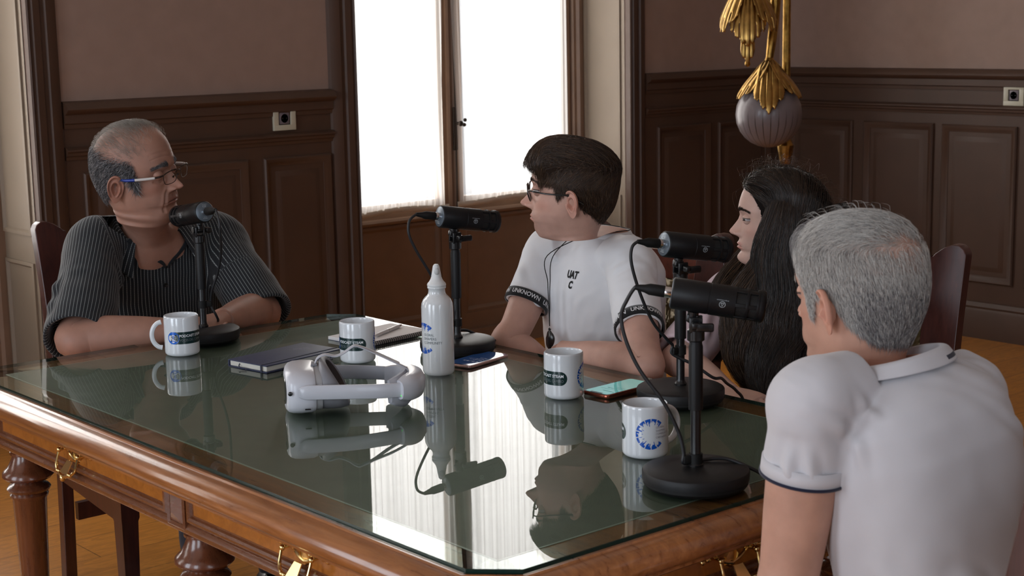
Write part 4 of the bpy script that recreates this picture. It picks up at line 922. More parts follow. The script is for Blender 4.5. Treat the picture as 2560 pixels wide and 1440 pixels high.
# ---------------------------------------------------------------- floor lamp with gilt leaves
m_frost = mat('frosted_glass', (.17, .14, .145), .38, coat=.15, spec=.5)
def frost():
    nt = m_frost.node_tree; bs = nt.nodes['Principled BSDF']; tc = nt.nodes.new('ShaderNodeTexCoord'); sx = nt.nodes.new('ShaderNodeSeparateXYZ'); nt.links.new(tc.outputs['Object'], sx.inputs[0])
    at = nt.nodes.new('ShaderNodeMath'); at.operation = 'ARCTAN2'; nt.links.new(sx.outputs['Y'], at.inputs[0]); nt.links.new(sx.outputs['X'], at.inputs[1])
    m1 = nt.nodes.new('ShaderNodeMath'); m1.operation = 'MULTIPLY'; m1.inputs[1].default_value = 26; nt.links.new(at.outputs[0], m1.inputs[0]); s = nt.nodes.new('ShaderNodeMath'); s.operation = 'SINE'; nt.links.new(m1.outputs[0], s.inputs[0])
    g = nt.nodes.new('ShaderNodeMath'); g.operation = 'GREATER_THAN'; g.inputs[1].default_value = .93; nt.links.new(s.outputs[0], g.inputs[0])
    zr = nt.nodes.new('ShaderNodeMapRange'); zr.inputs[1].default_value = .03; zr.inputs[2].default_value = -.03; nt.links.new(sx.outputs['Z'], zr.inputs[0])
    mu = nt.nodes.new('ShaderNodeMath'); mu.operation = 'MULTIPLY'; nt.links.new(g.outputs[0], mu.inputs[0]); nt.links.new(zr.outputs[0], mu.inputs[1])
    mx = nt.nodes.new('ShaderNodeMix'); mx.data_type = 'RGBA'; mx.inputs[6].default_value = (.17, .14, .145, 1); mx.inputs[7].default_value = (.05, .035, .03, 1); nt.links.new(mu.outputs[0], mx.inputs[0]); nt.links.new(mx.outputs[2], bs.inputs['Base Color'])
frost()
LX, LY = 5.19, 4.37
lamp = empty('floor_lamp', (LX, LY, 0), atan2(-.645, -.764), 'tall gilt floor lamp with leaf shaped mounts and a frosted glass globe in the corner', 'lamp')
# local: +x towards the camera side, +y to the right-hand side of the picture is -y
b = MB(); b.lathe([(0, 0), (.2, 0), (.2, .03), (.17, .05), (.12, .07), (.05, .12), (.03, .2), (.026, .3), (.035, .4), (.024, .5), (.018, .7), (.014, .90), (.018, .905), (.024, .93), (.034, .985), (.036, 1.0), (.03, 1.01), (.022, 1.03), (.018, 1.2), (.016, 1.9), (.03, 2.0), (0, 2.02)], n=14)
o = b.build('column', m_brass, lamp, angle=25); o.location = (-.03, .072, 0)
b = MB(); GZc = 1.140
b.lathe([(0.02, .139), (.045, .1325), (.075, .117), (.1, .0966), (.12, .07), (.134, .037), (.139, 0), (.134, -.037), (.12, -.07), (.1, -.0966), (.075, -.117), (.045, -.1315), (.02, -.1375), (0, -.139)], n=64)
o = b.build('glass_globe', m_frost, lamp, angle=180); o.location = (.10, 0, GZc)
def petal(b, base, az, path, wmax, ribs=5, lobes=True):
    """fluted leaf: path list of (r, z) from the mount outwards; az around the mount"""
    P, _ = catmull([Vector((r, 0, z)) for r, z in path], [1] * len(path), 6); N = len(P); M_ = 40; R_ = Matrix.Rotation(az, 3, 'Z'); vs = []; fs = []; keep = {}
    for i in range(N):
        t = i / (N - 1); w = wmax * (.35 + .65 * sin(pi * min(1, t * 1.25) * .5) ** .8)
        T = (P[min(i + 1, N - 1)] - P[max(i - 1, 0)]).normalized(); nr = Vector((T.z, 0, -T.x)); nr = -nr if nr.x < 0 else nr
        for j in range(M_ + 1):
            u = 2 * j / M_ - 1; fl = abs(cos(u * pi * ribs / 2)) ** .5
            p = P[i] + Vector((0, u * w, 0)) + nr * (.0045 * fl - .018 * abs(u) ** 2 * (w / .06))
            vs.append(tuple(Vector(base) + R_ @ p))
    for i in range(N - 1):
        t = (i + .5) / (N - 1)
        for j in range(M_):
            u = 2 * (j + .5) / M_ - 1; rib = (u + 1) / 2 * ribs; fr = rib - int(rib); lim = 1 - .33 * abs(u) ** 1.3
            tip = lim - .10 * (abs(fr - .5) * 2) ** 2
            slit = abs(fr - .5) > .44 and t > .72 * lim
            if t < tip and not slit: a = i * (M_ + 1) + j; fs.append((a, a + 1, a + M_ + 2, a + M_ + 1))
    b.add(vs, fs)
m_leaf = mat('gilt_leaf_metal', (.42, .25, .075), .3, metal=1, noise=(30, .3))
b = MB(); base = (.10, 0, 1.14)
for az, ln, w in ((0, 1.0, .066), (66, .78, .062), (-64, .80, .062), (128, .7, .06), (-125, .7, .06), (180, .7, .055)):
    pth = [(.012, .222), (.03, .205), (.062, .168), (.098, .128), (.125, .090), (.146, .05), (.155, .008)]
    if ln < 1: pth = [(r, z) for r, z in pth][:6]; pth[-1] = (.142, .062)
    petal(b, base, radians(az), pth, w, 5 if ln == 1 else 4)
o = b.build('leaf_cap', m_leaf, lamp, angle=60, fix=False); so = o.modifiers.new('s', 'SOLIDIFY'); so.thickness = .003
b = MB(); b.lathe([(.018, .14), (.03, .17), (.032, .2), (.022, .222), (.016, .235), (.0, .24)], (.10, 0, 1.14), 20); b.tube([(.10, 0, 1.37), (.09, .01, 1.45), (.05, .02, 1.55), (.04, .03, 1.7), (.02, .05, 1.85)], [.016, .020, .022, .024, .024], 12, smooth=6); b.build('arm', m_brass, lamp)
b = MB(); base = (.13, -.088, 1.63)
for az, ln, w in ((0, 1, .078), (58, .8, .07), (-58, .82, .07), (115, .7, .065), (-118, .7, .065), (180, .6, .06)):
    pth = [(.01, .06), (.03, .03), (.06, -.02), (.082, -.07), (.096, -.12), (.104, -.17), (.10, -.205)]
    if ln < 1: pth = [(.01, .06), (.035, .03), (.07, -.01), (.095, -.06), (.112, -.105), (.122, -.155)]
    petal(b, base, radians(az), pth, w, 7 if ln == 1 else 4)
petal(b, (.13, -.088, 1.63), 0, [(.06, -.12), (.075, -.16), (.083, -.2), (.086, -.24), (.082, -.275)], .03, 3)
o = b.build('leaf_cluster', m_leaf, lamp, angle=60, fix=False); so = o.modifiers.new('s', 'SOLIDIFY'); so.thickness = .003
b = MB(); b.ellipsoid((.207, -.088, 1.355), (.012, .012, .014)); b.build('pendant', m_brass, lamp); b = MB(); b.tube([(.13, -.088, 1.70), (.10, -.03, 1.78), (.0, .05, 1.85)], .02, 12, smooth=5); b.build('leaf_stem', m_brass, lamp)
# ================================================================ people: shared tools
def V3(*a): return np.array(a, float)
def unit(v): v = np.asarray(v, float); return v / (np.linalg.norm(v) + 1e-12)
def smooth01(x): x = np.clip(x, 0, 1); return x * x * (3 - 2 * x)
def interp_rows(T, n_out, keys=None):
    """Catmull-Rom resampling of a table of control rows"""
    T = np.asarray(T, float); m = len(T); t = np.linspace(0, m - 1, n_out) if keys is None else np.asarray(keys)
    i = np.clip(t.astype(int), 0, m - 2); f = (t - i)[:, None]
    P = lambda k: T[np.clip(k, 0, m - 1)]
    p0, p1, p2, p3 = P(i - 1), P(i), P(i + 1), P(i + 2)
    return .5 * (2 * p1 + (p2 - p0) * f + (2 * p0 - 5 * p1 + 4 * p2 - p3) * f ** 2 + (3 * p1 - p0 - 3 * p2 + p3) * f ** 3)
def snoise(p, scale, seed, n=7):
    """cheap smooth noise in about [-1, 1]"""
    r = np.random.RandomState(seed); out = 0
    for k in range(n): d = r.normal(size=3) * scale; out = out + np.sin(p @ d + r.uniform(0, 6.28) + 1.3 * np.sin(p @ (r.normal(size=3) * scale * .6) + r.uniform(0, 6.28)))
    return out / n * 1.6
def grid_faces(rows, cols, wrap=True, off=0):
    f = []
    a = np.arange(rows - 1)[:, None] * cols; k = np.arange(cols if wrap else cols - 1)[None, :]; k2 = (k + 1) % cols
    q = np.stack([a + k, a + k2, a + cols + k2, a + cols + k], -1).reshape(-1, 4) + off
    return q
class NM:
    """numpy mesh collector with a per-vertex colour"""
    def __init__(s): s.v = []; s.f = []; s.c = []; s.n = 0
    def add(s, v, f, c=(1, 1, 1)):
        v = np.asarray(v, float); s.v.append(v); s.f.extend([tuple(int(i) + s.n for i in q) for q in f])
        c = np.asarray(c, float); s.c.append(np.tile(c, (len(v), 1)) if c.ndim == 1 else c); s.n += len(v)
    def loft(s, rings, capA=True, capB=True, c=(1, 1, 1)):
        rings = np.asarray(rings); r, n, _ = rings.shape; f = [tuple(q) for q in grid_faces(r, n)]
        v = rings.reshape(-1, 3); extra = []
        if capA: extra.append(rings[0].mean(0)); k = r * n; f += [(k, (j + 1) % n, j) for j in range(n)]
        if capB: extra.append(rings[-1].mean(0)); k = r * n + len(extra) - 1; b_ = (r - 1) * n; f += [(k, b_ + j, b_ + (j + 1) % n) for j in range(n)]
        if extra: v = np.vstack([v, extra])
        if np.ndim(c) > 1: c = np.vstack([c] + [c[-1:]] * len(extra))
        s.add(v, f, c)
    def tube(s, pts, rad, n=24, up=None, flat=1.0, sub=8, c=(1, 1, 1), round_end=False):
        """smooth limb; rad rows; flat = thickness across 'up' relative to the width"""
        rings = limb_rings(pts, rad, n, up, flat, sub, round_end); s.loft(rings, True, True, c); return rings
    def arrays(s): return np.vstack(s.v), s.f, np.vstack(s.c)
    def build(s, name, m, parent=None, angle=180, fix=True):
        v, f, c = s.arrays(); me = bpy.data.meshes.new(name); me.from_pydata(v.tolist(), [], f); me.update()
        if fix: bm = bmesh.new(); bm.from_mesh(me); bmesh.ops.recalc_face_normals(bm, faces=bm.faces); bm.to_mesh(me); bm.free()
        at = me.color_attributes.new('tint', 'FLOAT_COLOR', 'POINT'); at.data.foreach_set('color', np.hstack([c, np.ones((len(c), 1))]).astype(np.float32).ravel())
        me.polygons.foreach_set('use_smooth', [True] * len(me.polygons)); me.materials.append(m)
        o = bpy.data.objects.new(name, me); COL.objects.link(o); o.parent = parent
        if parent is not None: o.matrix_parent_inverse = parent.matrix_basis.inverted()
        return o
def limb_rings(pts, rad, n=24, up=None, flat=1.0, sub=8, round_end=False):
    pts = np.asarray(pts, float); rad = np.asarray(rad, float); rad = rad[:, None] if rad.ndim == 1 else rad
    fl = np.full(len(pts), flat) if np.isscalar(flat) else np.asarray(flat)
    T = np.hstack([pts, rad[:, :1], fl[:, None]]); R = interp_rows(T, (len(pts) - 1) * sub + 1)
    P, r, fl = R[:, :3], R[:, 3], R[:, 4]
    d = np.gradient(P, axis=0); d /= np.linalg.norm(d, axis=1)[:, None] + 1e-12
    u = unit(up if up is not None else (0, 0, 1)); rings = []; a = np.linspace(0, 2 * pi, n, endpoint=False)
    if round_end:
        for q in (.35, .65, .85, .97): 
            P = np.vstack([P, P[len(R) - 1] + d[-1] * r[len(R) - 1] * q]); r = np.append(r, r[len(R) - 1] * sqrt(1 - q * q)); fl = np.append(fl, fl[-1]); d = np.vstack([d, d[-1]])
    for i in range(len(P)):
        x = u - d[i] * (u @ d[i]); x = unit(x); y = np.cross(d[i], x); u = x
        rings.append(P[i] + r[i] * (fl[i] * np.cos(a)[:, None] * x + np.sin(a)[:, None] * y))
    return np.array(rings)

# ---------------------------------------------------------------- skin
def skin_mat(name, col, rough=.5):
    m = mat(name, col, rough, sss=.12, spec=.4); nt = m.node_tree; b = nt.nodes['Principled BSDF']
    at = nt.nodes.new('ShaderNodeAttribute'); at.attribute_name = 'tint'
    tc = nt.nodes.new('ShaderNodeTexCoord'); n = nt.nodes.new('ShaderNodeTexNoise'); n.inputs['Scale'].default_value = 26; n.inputs['Detail'].default_value = 5
    nt.links.new(tc.outputs['Object'], n.inputs['Vector']); r = nt.nodes.new('ShaderNodeMapRange'); r.inputs[1].default_value = .3; r.inputs[2].default_value = .7; r.inputs[3].default_value = .9; r.inputs[4].default_value = 1.08
    nt.links.new(n.outputs['Fac'], r.inputs[0]); v = nt.nodes.new('ShaderNodeVectorMath'); v.operation = 'MULTIPLY'; v.inputs[0].default_value = col; nt.links.new(at.outputs['Color'], v.inputs[1])
    s = nt.nodes.new('ShaderNodeVectorMath'); s.operation = 'SCALE'; nt.links.new(v.outputs[0], s.inputs[0]); nt.links.new(r.outputs[0], s.inputs['Scale']); nt.links.new(s.outputs[0], b.inputs['Base Color'])
    n2 = nt.nodes.new('ShaderNodeTexNoise'); n2.inputs['Scale'].default_value = 420; nt.links.new(tc.outputs['Object'], n2.inputs['Vector'])
    bp = nt.nodes.new('ShaderNodeBump'); bp.inputs['Strength'].default_value = .18; bp.inputs['Distance'].default_value = .0006; nt.links.new(n2.outputs['Fac'], bp.inputs['Height']); nt.links.new(bp.outputs[0], b.inputs['Normal'])
    return m
HEAD = [  # front y, front z, back y, back z, half width, centre y
    (.004, .1305, -.006, .1305, .003, -.001), (.030, .1275, -.036, .126, .033, -.003), (.055, .1185, -.064, .114, .0545, -.006), (.0735, .104, -.083, .097, .0665, -.008),
    (.0855, .085, -.094, .078, .0735, -.010), (.0915, .065, -.099, .058, .0765, -.010), (.0935, .046, -.1005, .040, .0775, -.009), (.0885, .028, -.0995, .024, .0765, -.007),
    (.0850, .012, -.097, .009, .0745, -.004), (.0840, -.005, -.093, -.005, .0715, .000), (.0850, -.022, -.087, -.017, .0680, .000), (.0875, -.037, -.081, -.028, .0645, -.002),
    (.0865, -.049, -.076, -.037, .0615, -.004), (.0815, -.058, -.072, -.044, .0590, -.006), (.0850, -.073, -.069, -.052, .0545, -.008), (.0790, -.086, -.067, -.060, .0505, -.010),
    (.0620, -.0935, -.065, -.069, .0480, -.014), (.0420, -.0965, -.064, -.080, .0485, -.016)]
def head_rings(kw):
    """rings in head space (x right, y forward, z up; origin between the ear canals), with tints"""
    N = 208; rows = 250; g = np.array(HEAD); jz = kw.get('jz', 1.0); cr = kw.get('cran', 1.0); fat = kw.get('fat', 0.0)
    for c in (1, 3): g[:, c] = np.where(g[:, c] < -.02, -.02 + (g[:, c] + .02) * jz, g[:, c]); g[:, c] = np.where(g[:, c] > .04, .04 + (g[:, c] - .04) * cr, g[:, c])
    g[9:16, 4] += fat * np.array([.3, .6, .9, 1, 1, 1, 1]); g[15:, 4] += fat * .9; g[16:, 0] += fat * 1.1
    g[14:16, 0] += kw.get('chin', 0); g[16, 1] -= kw.get('dc', 0) * .6; g[17, 1] -= kw.get('dc', 0); g[17, 0] += kw.get('dc', 0) * 1.2
    g[5:, 4] *= kw.get('narrow', 1.0)
    # dense rows over the face
    kk = np.concatenate([np.linspace(0, 5, 44, endpoint=False), np.linspace(5, 15, 170, endpoint=False), np.linspace(15, 17, 36)])
    R = interp_rows(g, rows, kk)
    u = np.linspace(-pi, pi, N, endpoint=False); th = u - .42 * np.sin(u); th = np.where(True, th, th)
    c, s = np.cos(th), np.sin(th); out = np.zeros((rows, N, 3))
    for i in range(rows):
        fy, fz, by, bz, w, cy = R[i]; tt = np.where(c > 0, c, c)
        zc = bz + (fz - bz) * (cy - by) / (fy - by + 1e-9)
        e = .93 if i > 30 else 1.0
        cf = np.abs(c) ** e
        y = np.where(c > 0, cy + (fy - cy) * cf, cy - (cy - by) * np.abs(c)); z = np.where(c > 0, zc + (fz - zc) * cf, zc + (bz - zc) * np.abs(c))
        out[i, :, 0] = w * np.sign(s) * np.abs(s) ** .96; out[i, :, 1] = y; out[i, :, 2] = z
    P = out.reshape(-1, 3).copy(); x, y, z = P[:, 0], P[:, 1].copy(), P[:, 2]; ax = np.abs(x)
    zz = np.where(z < -.02, -.02 + (z + .02) / jz, z); zz = np.where(zz > .04, .04 + (zz - .04) / cr, zz)     # feature space
    F = smooth01((y - .02) / .03)
    G = lambda cx, cz, sx, sz, m_=True: np.exp(-(((ax if m_ else x) - cx) / sx) ** 2 - ((zz - cz) / sz) ** 2)
    d = np.zeros(len(P)); nl = kw.get('nose', 1.0)
    pz = np.interp(zz, [-.0285, -.0245, -.0215, -.0175, -.013, -.008, -.002, .008, .018, .027, .036], [0, .004, .012, .0245, .0290, .0275, .0225, .0145, .0065, .0015, 0])
    pz *= nl; sg = np.interp(zz, [-.02, -.012, 0, .018, .034], [.0125, .0110, .0082, .0066, .009])
    d += pz * np.exp(-(ax / sg) ** 2.1)
    d += .0105 * nl * G(.0145, -.0155, .0055, .0062)
    d += -.0100 * G(.0315, .0225, .0165, .0115) - .0035 * G(.016, .024, .006, .008)
    d += .0030 * G(.026, .0400, .020, .0065) + kw.get('brow', 0) * G(.022, .039, .026, .008)
    d += .0055 * G(.0315, .0215, .0120, .0085)
    d += .0030 * G(.045, -.004, .018, .012) - kw.get('gaunt', 0) * G(.048, -.040, .016, .018)
    lp = kw.get('lips', 1.0)
    d += lp * .0036 * G(0, -.0395, .017, .0033) + lp * .0042 * G(0, -.0495, .015, .0036) - .0030 * np.exp(-(ax / .024) ** 4 - ((zz + .0445 + .0015 * (ax / .02) ** 2) / .0014) ** 2)
    d += -.0016 * G(0, -.031, .0035, .006)
    d += .0030 * G(0, -.076, .015, .010) - .0018 * G(0, -.0580, .018, .004)
    if kw.get('folds', 0):
        k = kw['folds']
        for pts, amp, wd in ((((.0175, -.012), (.026, -.030), (.031, -.048)), -.0022, .0028), (((.029, -.050), (.030, -.066)), -.0015, .003), (((.020, .008), (.033, .003), (.045, .008)), -.0013, .0025), (((.012, .020), (.020, .008)), -.0008, .002)):
            dm = np.full(len(P), 9.)
            for (x0, z0), (x1, z1) in zip(pts[:-1], pts[1:]):
                vx, vz = x1 - x0, z1 - z0; t = np.clip(((ax - x0) * vx + (zz - z0) * vz) / (vx * vx + vz * vz), 0, 1); dm = np.minimum(dm, np.hypot(ax - x0 - vx * t, zz - z0 - vz * t))
            d += k * amp * np.exp(-(dm / wd) ** 2) - k * amp * .6 * np.exp(-((dm - wd * 1.8) / (wd * 1.3)) ** 2)
        for z0 in (.058, .068, .078): d += -k * .0006 * np.exp(-((zz - z0 - .004 * np.sin(ax * 60)) / .0016) ** 2) * (ax < .05)
    P[:, 1] = y + d * F
    # tints
    col = np.ones((len(P), 3))
    def tint(w, rgb): nonlocal col; w = np.clip(w, 0, 1)[:, None]; col = col * (1 - w) + col * np.array(rgb) * w
    tint(1.15 * F * np.exp(-(ax / .0225) ** 4) * (np.exp(-((zz + .0392) / .0042) ** 4) + np.exp(-((zz + .0497) / .0045) ** 4)), kw.get('lipcol', (.85, .60, .58)))
    tint(.9 * F * np.exp(-(ax / .022) ** 6 - ((zz + .0445 + .0015 * (ax / .02) ** 2) / .0011) ** 2), (.35, .22, .2))
    tint(.5 * F * G(.05, -.008, .02, .015), (1.08, .86, .82)); tint(.45 * F * G(0, -.012, .013, .011), (1.08, .85, .8))
    tint(.95 * F * G(.0075, -.0215, .0035, .0022), (.3, .18, .15))  # shade of the nostril pits put into the skin tint
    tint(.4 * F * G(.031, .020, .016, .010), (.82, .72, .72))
    if kw.get('stubble'):
        m_ = smooth01((y + .0) / .03) * smooth01((-.022 - zz) / .012) * smooth01((ax - .008 * (zz > -.045)) / .01 + .4) * (1 - .9 * np.exp(-(ax / .023) ** 4 - ((zz + .0445) / .009) ** 4)); tint(m_ * kw['stubble'], (.62, .60, .62))
    return P.reshape(rows, N, 3), col.reshape(rows, N, 3), R

def ear_mesh(side, M, nm, s=1.0, flare=24, col=(1.02, .9, .87)):
    n = 48; fr = [(0, -.0075), (.2, -.0075), (.36, -.005), (.46, .0005), (.55, .0035), (.63, .0020), (.72, .0003), (.80, .0012), (.87, .0048), (.94, .0062), (.99, .0045), (1.0, .001), (.96, -.0022), (.8, -.003), (.55, -.0065), (.35, -.012), (.0, -.014)]
    a = np.linspace(0, 2 * pi, n, endpoint=False); ru = .0165 * (1 + .10 * np.sin(a) + .05 * np.cos(2 * a)); rv = .0310
    U = ru * np.cos(a) * (1 + .12 * np.sin(a)); V_ = rv * np.sin(a); rings = []
    for k, (f, h) in enumerate(fr):
        u = U * f - .0005; v = V_ * f; hh = np.full(n, h)
        lobe = smooth01((-v - .012) / .008) * (k < 12); hh = hh * (1 - lobe) + lobe * (.0005 + .0022 * (1 - f))
        front = smooth01((-u / .016 - .35) / .5) * (k < 12); hh = hh * (1 - front * .75) + front * -.001
        if k < 9: hh = hh + .0055 * np.exp(-((u + .0095) / .0035) ** 2 - ((v + .003) / .005) ** 2)
        rings.append(np.stack([hh, -u, v], 1))                # (outwards, forwards = -u, up)
    R = np.array(rings); R = R.reshape(-1, 3) * s
    fl = radians(flare); ti = radians(-12)
    # hinge along the front edge: swing the rim outwards
    o = R[:, 0]; f_ = R[:, 1] - .014 * s; R2 = np.stack([o * cos(fl) - f_ * sin(fl), f_ * cos(fl) + o * sin(fl), R[:, 2]], 1)
    y2 = R2[:, 1] * cos(ti) - R2[:, 2] * sin(ti); z2 = R2[:, 1] * sin(ti) + R2[:, 2] * cos(ti)
    X = np.stack([side * (.0738 * s + R2[:, 0]), y2 + .004, z2 + .002], 1)
    X = X @ M[:3, :3].T + M[:3, 3]; nm.loft(X.reshape(len(fr), n, 3), True, True, col)

def frame_matrix(o, fwd_deg, pitch, roll, s=1.0):
    """head matrix: fwd_deg = world heading of the face, pitch up +, roll towards the person's right +"""
    f = radians(fwd_deg); p = radians(pitch); r = radians(roll)
    F = V3(cos(f) * cos(p), sin(f) * cos(p), sin(p)); R_ = V3(sin(f), -cos(f), 0); U = np.cross(R_, F)
    R2 = R_ * cos(r) - U * sin(r); U2 = U * cos(r) + R_ * sin(r)
    M = np.eye(4); M[:3, 0] = R2 * s; M[:3, 1] = F * s; M[:3, 2] = U2 * s; M[:3, 3] = o; return M
def torso_rings(spec, spine, lat0, lat1, N, ths):
    """spec rows (s, half width, front depth, back depth, squareness); spine control points bottom to top"""
    sp = interp_rows(np.array(spine), 60); L = np.concatenate([[0], np.cumsum(np.linalg.norm(np.diff(sp, axis=0), axis=1))]); L /= L[-1]
    tang = np.gradient(sp, axis=0); out = []; c, s = np.cos(ths), np.sin(ths)
    for row in spec:
        t, a, df, db = row[:4]; e = row[4] if len(row) > 4 else .85; tc = np.clip(t, 0, 1)
        C_ = np.array([np.interp(tc, L, sp[:, k]) for k in range(3)]); T = unit([np.interp(tc, L, tang[:, k]) for k in range(3)])
        if t > 1: C_ = C_ + T * (t - 1) * .5
        lat = unit(np.array(lat0) * (1 - tc) + np.array(lat1) * tc); lat = unit(lat - T * (lat @ T)); fr = np.cross(T, lat)    # lat = person's right, fr = forwards
        x = np.sign(s) * np.abs(s) ** e * a; y = np.where(c > 0, df * np.abs(c) ** e, -db * np.abs(c) ** e)
        out.append(C_ + x[:, None] * lat + y[:, None] * fr)
    return np.array(out)
def body(nm, kw):
    """head, neck and trunk as one continuous loft, limbs grown into it"""
    HR, HC, HT = head_rings(kw); M = kw['M']
    if 'scalp' in kw: kw['scalp'](HR.reshape(-1, 3), HC)
    H = HR.reshape(-1, 3) @ M[:3, :3].T + M[:3, 3]; H = H.reshape(HR.shape)
    N = H.shape[1]; u = np.linspace(-pi, pi, N, endpoint=False); th = u - .42 * np.sin(u)
    T = torso_rings(kw['trunk'], kw['spine'], kw['lat0'], kw['lat1'], N, th)
    nb = 16; A, B = H[-1], T[0]; dA = (H[-1] - H[-8]); dB = (T[1] - T[0]) * .5; mid = []
    dA = dA / (np.linalg.norm(dA, axis=1).mean() + 1e-9) * kw.get('neck_t', .05); dB = dB / (np.linalg.norm(dB, axis=1).mean() + 1e-9) * kw.get('neck_b', .06)
    for k in range(1, nb):
        t = k / nb; t = t; mid.append((2 * t ** 3 - 3 * t ** 2 + 1) * A + (t ** 3 - 2 * t * t + t) * dA + (-2 * t ** 3 + 3 * t * t) * B + (t ** 3 - t * t) * dB)
    rings = np.concatenate([H, np.array(mid), T]); col = np.ones(rings.shape); col[:len(H)] = HC
    nm.loft(rings, True, True, col.reshape(-1, 3))
    for side in (-1, 1): ear_mesh(side, M, nm, kw.get('ear', 1.0), kw.get('flare', 24))
    return HR, M
def eyes(o, M, kw, nm):
    """eyeballs with iris as parts, lids joined to the body"""
    up, lo = kw.get('lid', (8, -20)); gz = radians(kw.get('gaze', 0)); r = .0121; ex = []
    for s in (-1, 1):
        c = V3(s * .0315, .0728 + kw.get('eye_out', 0), .0218); n = 28
        def sph(rad, el0, el1, rows=14):
            el = np.radians(np.linspace(el0, el1, rows)); az = np.linspace(0, 2 * pi, n, endpoint=False)
            return np.array([[(rad * cos(e) * cos(a), rad * cos(e) * sin(a), rad * sin(e)) for a in az] for e in el])
        for (a0, a1) in ((up, 89), (-89, lo)):
            R_ = sph(r + .0009, a0, a1); tilt = 0
            R_ = R_ + c; X = R_.reshape(-1, 3) @ M[:3, :3].T + M[:3, 3]; cc = np.ones((len(X), 3)); k = n if a0 == up else -n
            if a0 == up: cc[:2 * n] = (.10, .07, .06)
            else: cc[-n:] = (.5, .3, .28)
            nm.loft(X.reshape(R_.shape), False, True, cc) if a0 == up else nm.loft(X.reshape(R_.shape), True, False, cc)
        e = NM(); R_ = sph(r, -89, 89, 26) + c; X = R_.reshape(-1, 3) @ M[:3, :3].T + M[:3, 3]
        d = R_.reshape(-1, 3) - c; g = V3(kw.get('gx', 0), cos(gz), sin(gz)); ang = np.degrees(np.arccos(np.clip(d @ unit(g) / r, -1, 1)))
        cc = np.ones((len(X), 3)) * (.42, .38, .37); cc[ang < 30] = kw.get('iris', (.07, .035, .02)); cc[ang < 13] = (.005, .005, .005); e.loft(X.reshape(R_.shape), True, True, np.clip(cc, 0, 1)); ex.append(e)
    return ex
m_eye = mat('eye', (.8, .8, .8), .08, coat=.8)
_n = m_eye.node_tree; _a = _n.nodes.new('ShaderNodeAttribute'); _a.attribute_name = 'tint'; _n.links.new(_a.outputs['Color'], _n.nodes['Principled BSDF'].inputs['Base Color'])

def hand(nm, W_, dirv, up, side, s=1.0, curl=(20, 25, 20), spread=5, thumb=(35, 20), c=(1, 1, 1), flare=0):
    """palm and five separate fingers; dirv = along the hand, up = back of the hand, side = +1 when the thumb is on the +cross(dir, up) side"""
    D = unit(dirv); U = unit(np.array(up) - D * (np.array(up) @ D)); S_ = np.cross(D, U) * side
    def rot(v, ax, a): ax = unit(ax); a = radians(a); return v * cos(a) + np.cross(ax, v) * sin(a) + ax * (ax @ v) * (1 - cos(a))
    W_ = np.array(W_, float); cax = np.cross(U, D)              # positive turn about this bends the fingers down
    secs = [(0, .0265, .021), (.02, .030, .018), (.045, .038, .0165), (.07, .041, .0145), (.088, .040, .0125), (.097, .037, .009)]
    a = np.linspace(0, 2 * pi, 32, endpoint=False); rings = []
    for d_, hw, ht in secs: rings.append(W_ + D * d_ * s + S_ * (-.0 + .003) * s + (hw * s * np.sign(np.cos(a)) * np.abs(np.cos(a)) ** .8)[:, None] * S_ + (ht * s * np.sin(a))[:, None] * U)
    nm.loft(interp_rows(np.array(rings).reshape(len(secs), -1), 21).reshape(21, 32, 3), True, True, c)
    for k, (off, l, r) in enumerate(((.030, (.045, .026, .020), .0090), (.0105, (.049, .030, .021), .0092), (-.0095, (.046, .028, .020), .0088), (-.0275, (.036, .021, .018), .0078))):
        p = W_ + (D * (.086 - .004 * abs(k - 1.2)) + S_ * off) * s; d = rot(D, U, -side * spread * (1.4 - k)); pts = [p - d * .012 * s, p]; rr = [r * .95, r * 1.08]
        for j in range(3):
            d = rot(d, cax, curl[j] * (1 + .12 * k)); p = p + d * l[j] * s; pts += [p - d * l[j] * .5 * s, p]; rr += [r * (1.0 - .05 * j), r * (1.03 - .09 * j) * (.9 if j == 2 else 1)]
        nm.tube(pts, np.array(rr) * s, 16, U, .92, 5, c, round_end=True)
    p = W_ + (D * .022 + S_ * .020 - U * .004) * s; d = unit(rot(D, U, -side * thumb[0]) * 1 + S_ * .15); pts = [p - d * .01, p]; rr = [.013, .0145]
    for j, l in enumerate((.042, .032, .026)):
        p = p + d * l * s; pts += [p - d * l * .5 * s, p]; rr += [(.0130, .0108, .0100)[j], (.0112, .0104, .0080)[j]]; d = rot(d, cax, thumb[1] * .6); d = rot(d, U, side * thumb[1])
    nm.tube(pts, np.array(rr) * s, 16, U, .9, 5, c, round_end=True)
def arm(nm, sh, el, wr, s=1.0, c=(1, 1, 1), up=(0, 0, 1), wrist_flat=.78):
    sh, el, wr = map(np.array, (sh, el, wr)); u = unit(el - sh); f = unit(wr - el)
    b_ = unit(u - f) * .010                                    # the point of the elbow
    pts = [sh - u * .02, sh + (el - sh) * .25, sh + (el - sh) * .55, sh + (el - sh) * .85, el + b_, el + (wr - el) * .12, el + (wr - el) * .3, el + (wr - el) * .6, el + (wr - el) * .85, wr]
    r = np.array([.055, .053, .049, .0435, .0435, .0465, .0475, .0405, .0315, .0285]) * s
    fl = [1, 1, 1, 1, 1, .97, .93, .88, .82, wrist_flat]; nm.tube(pts, r, 36, up, fl, 7, c)

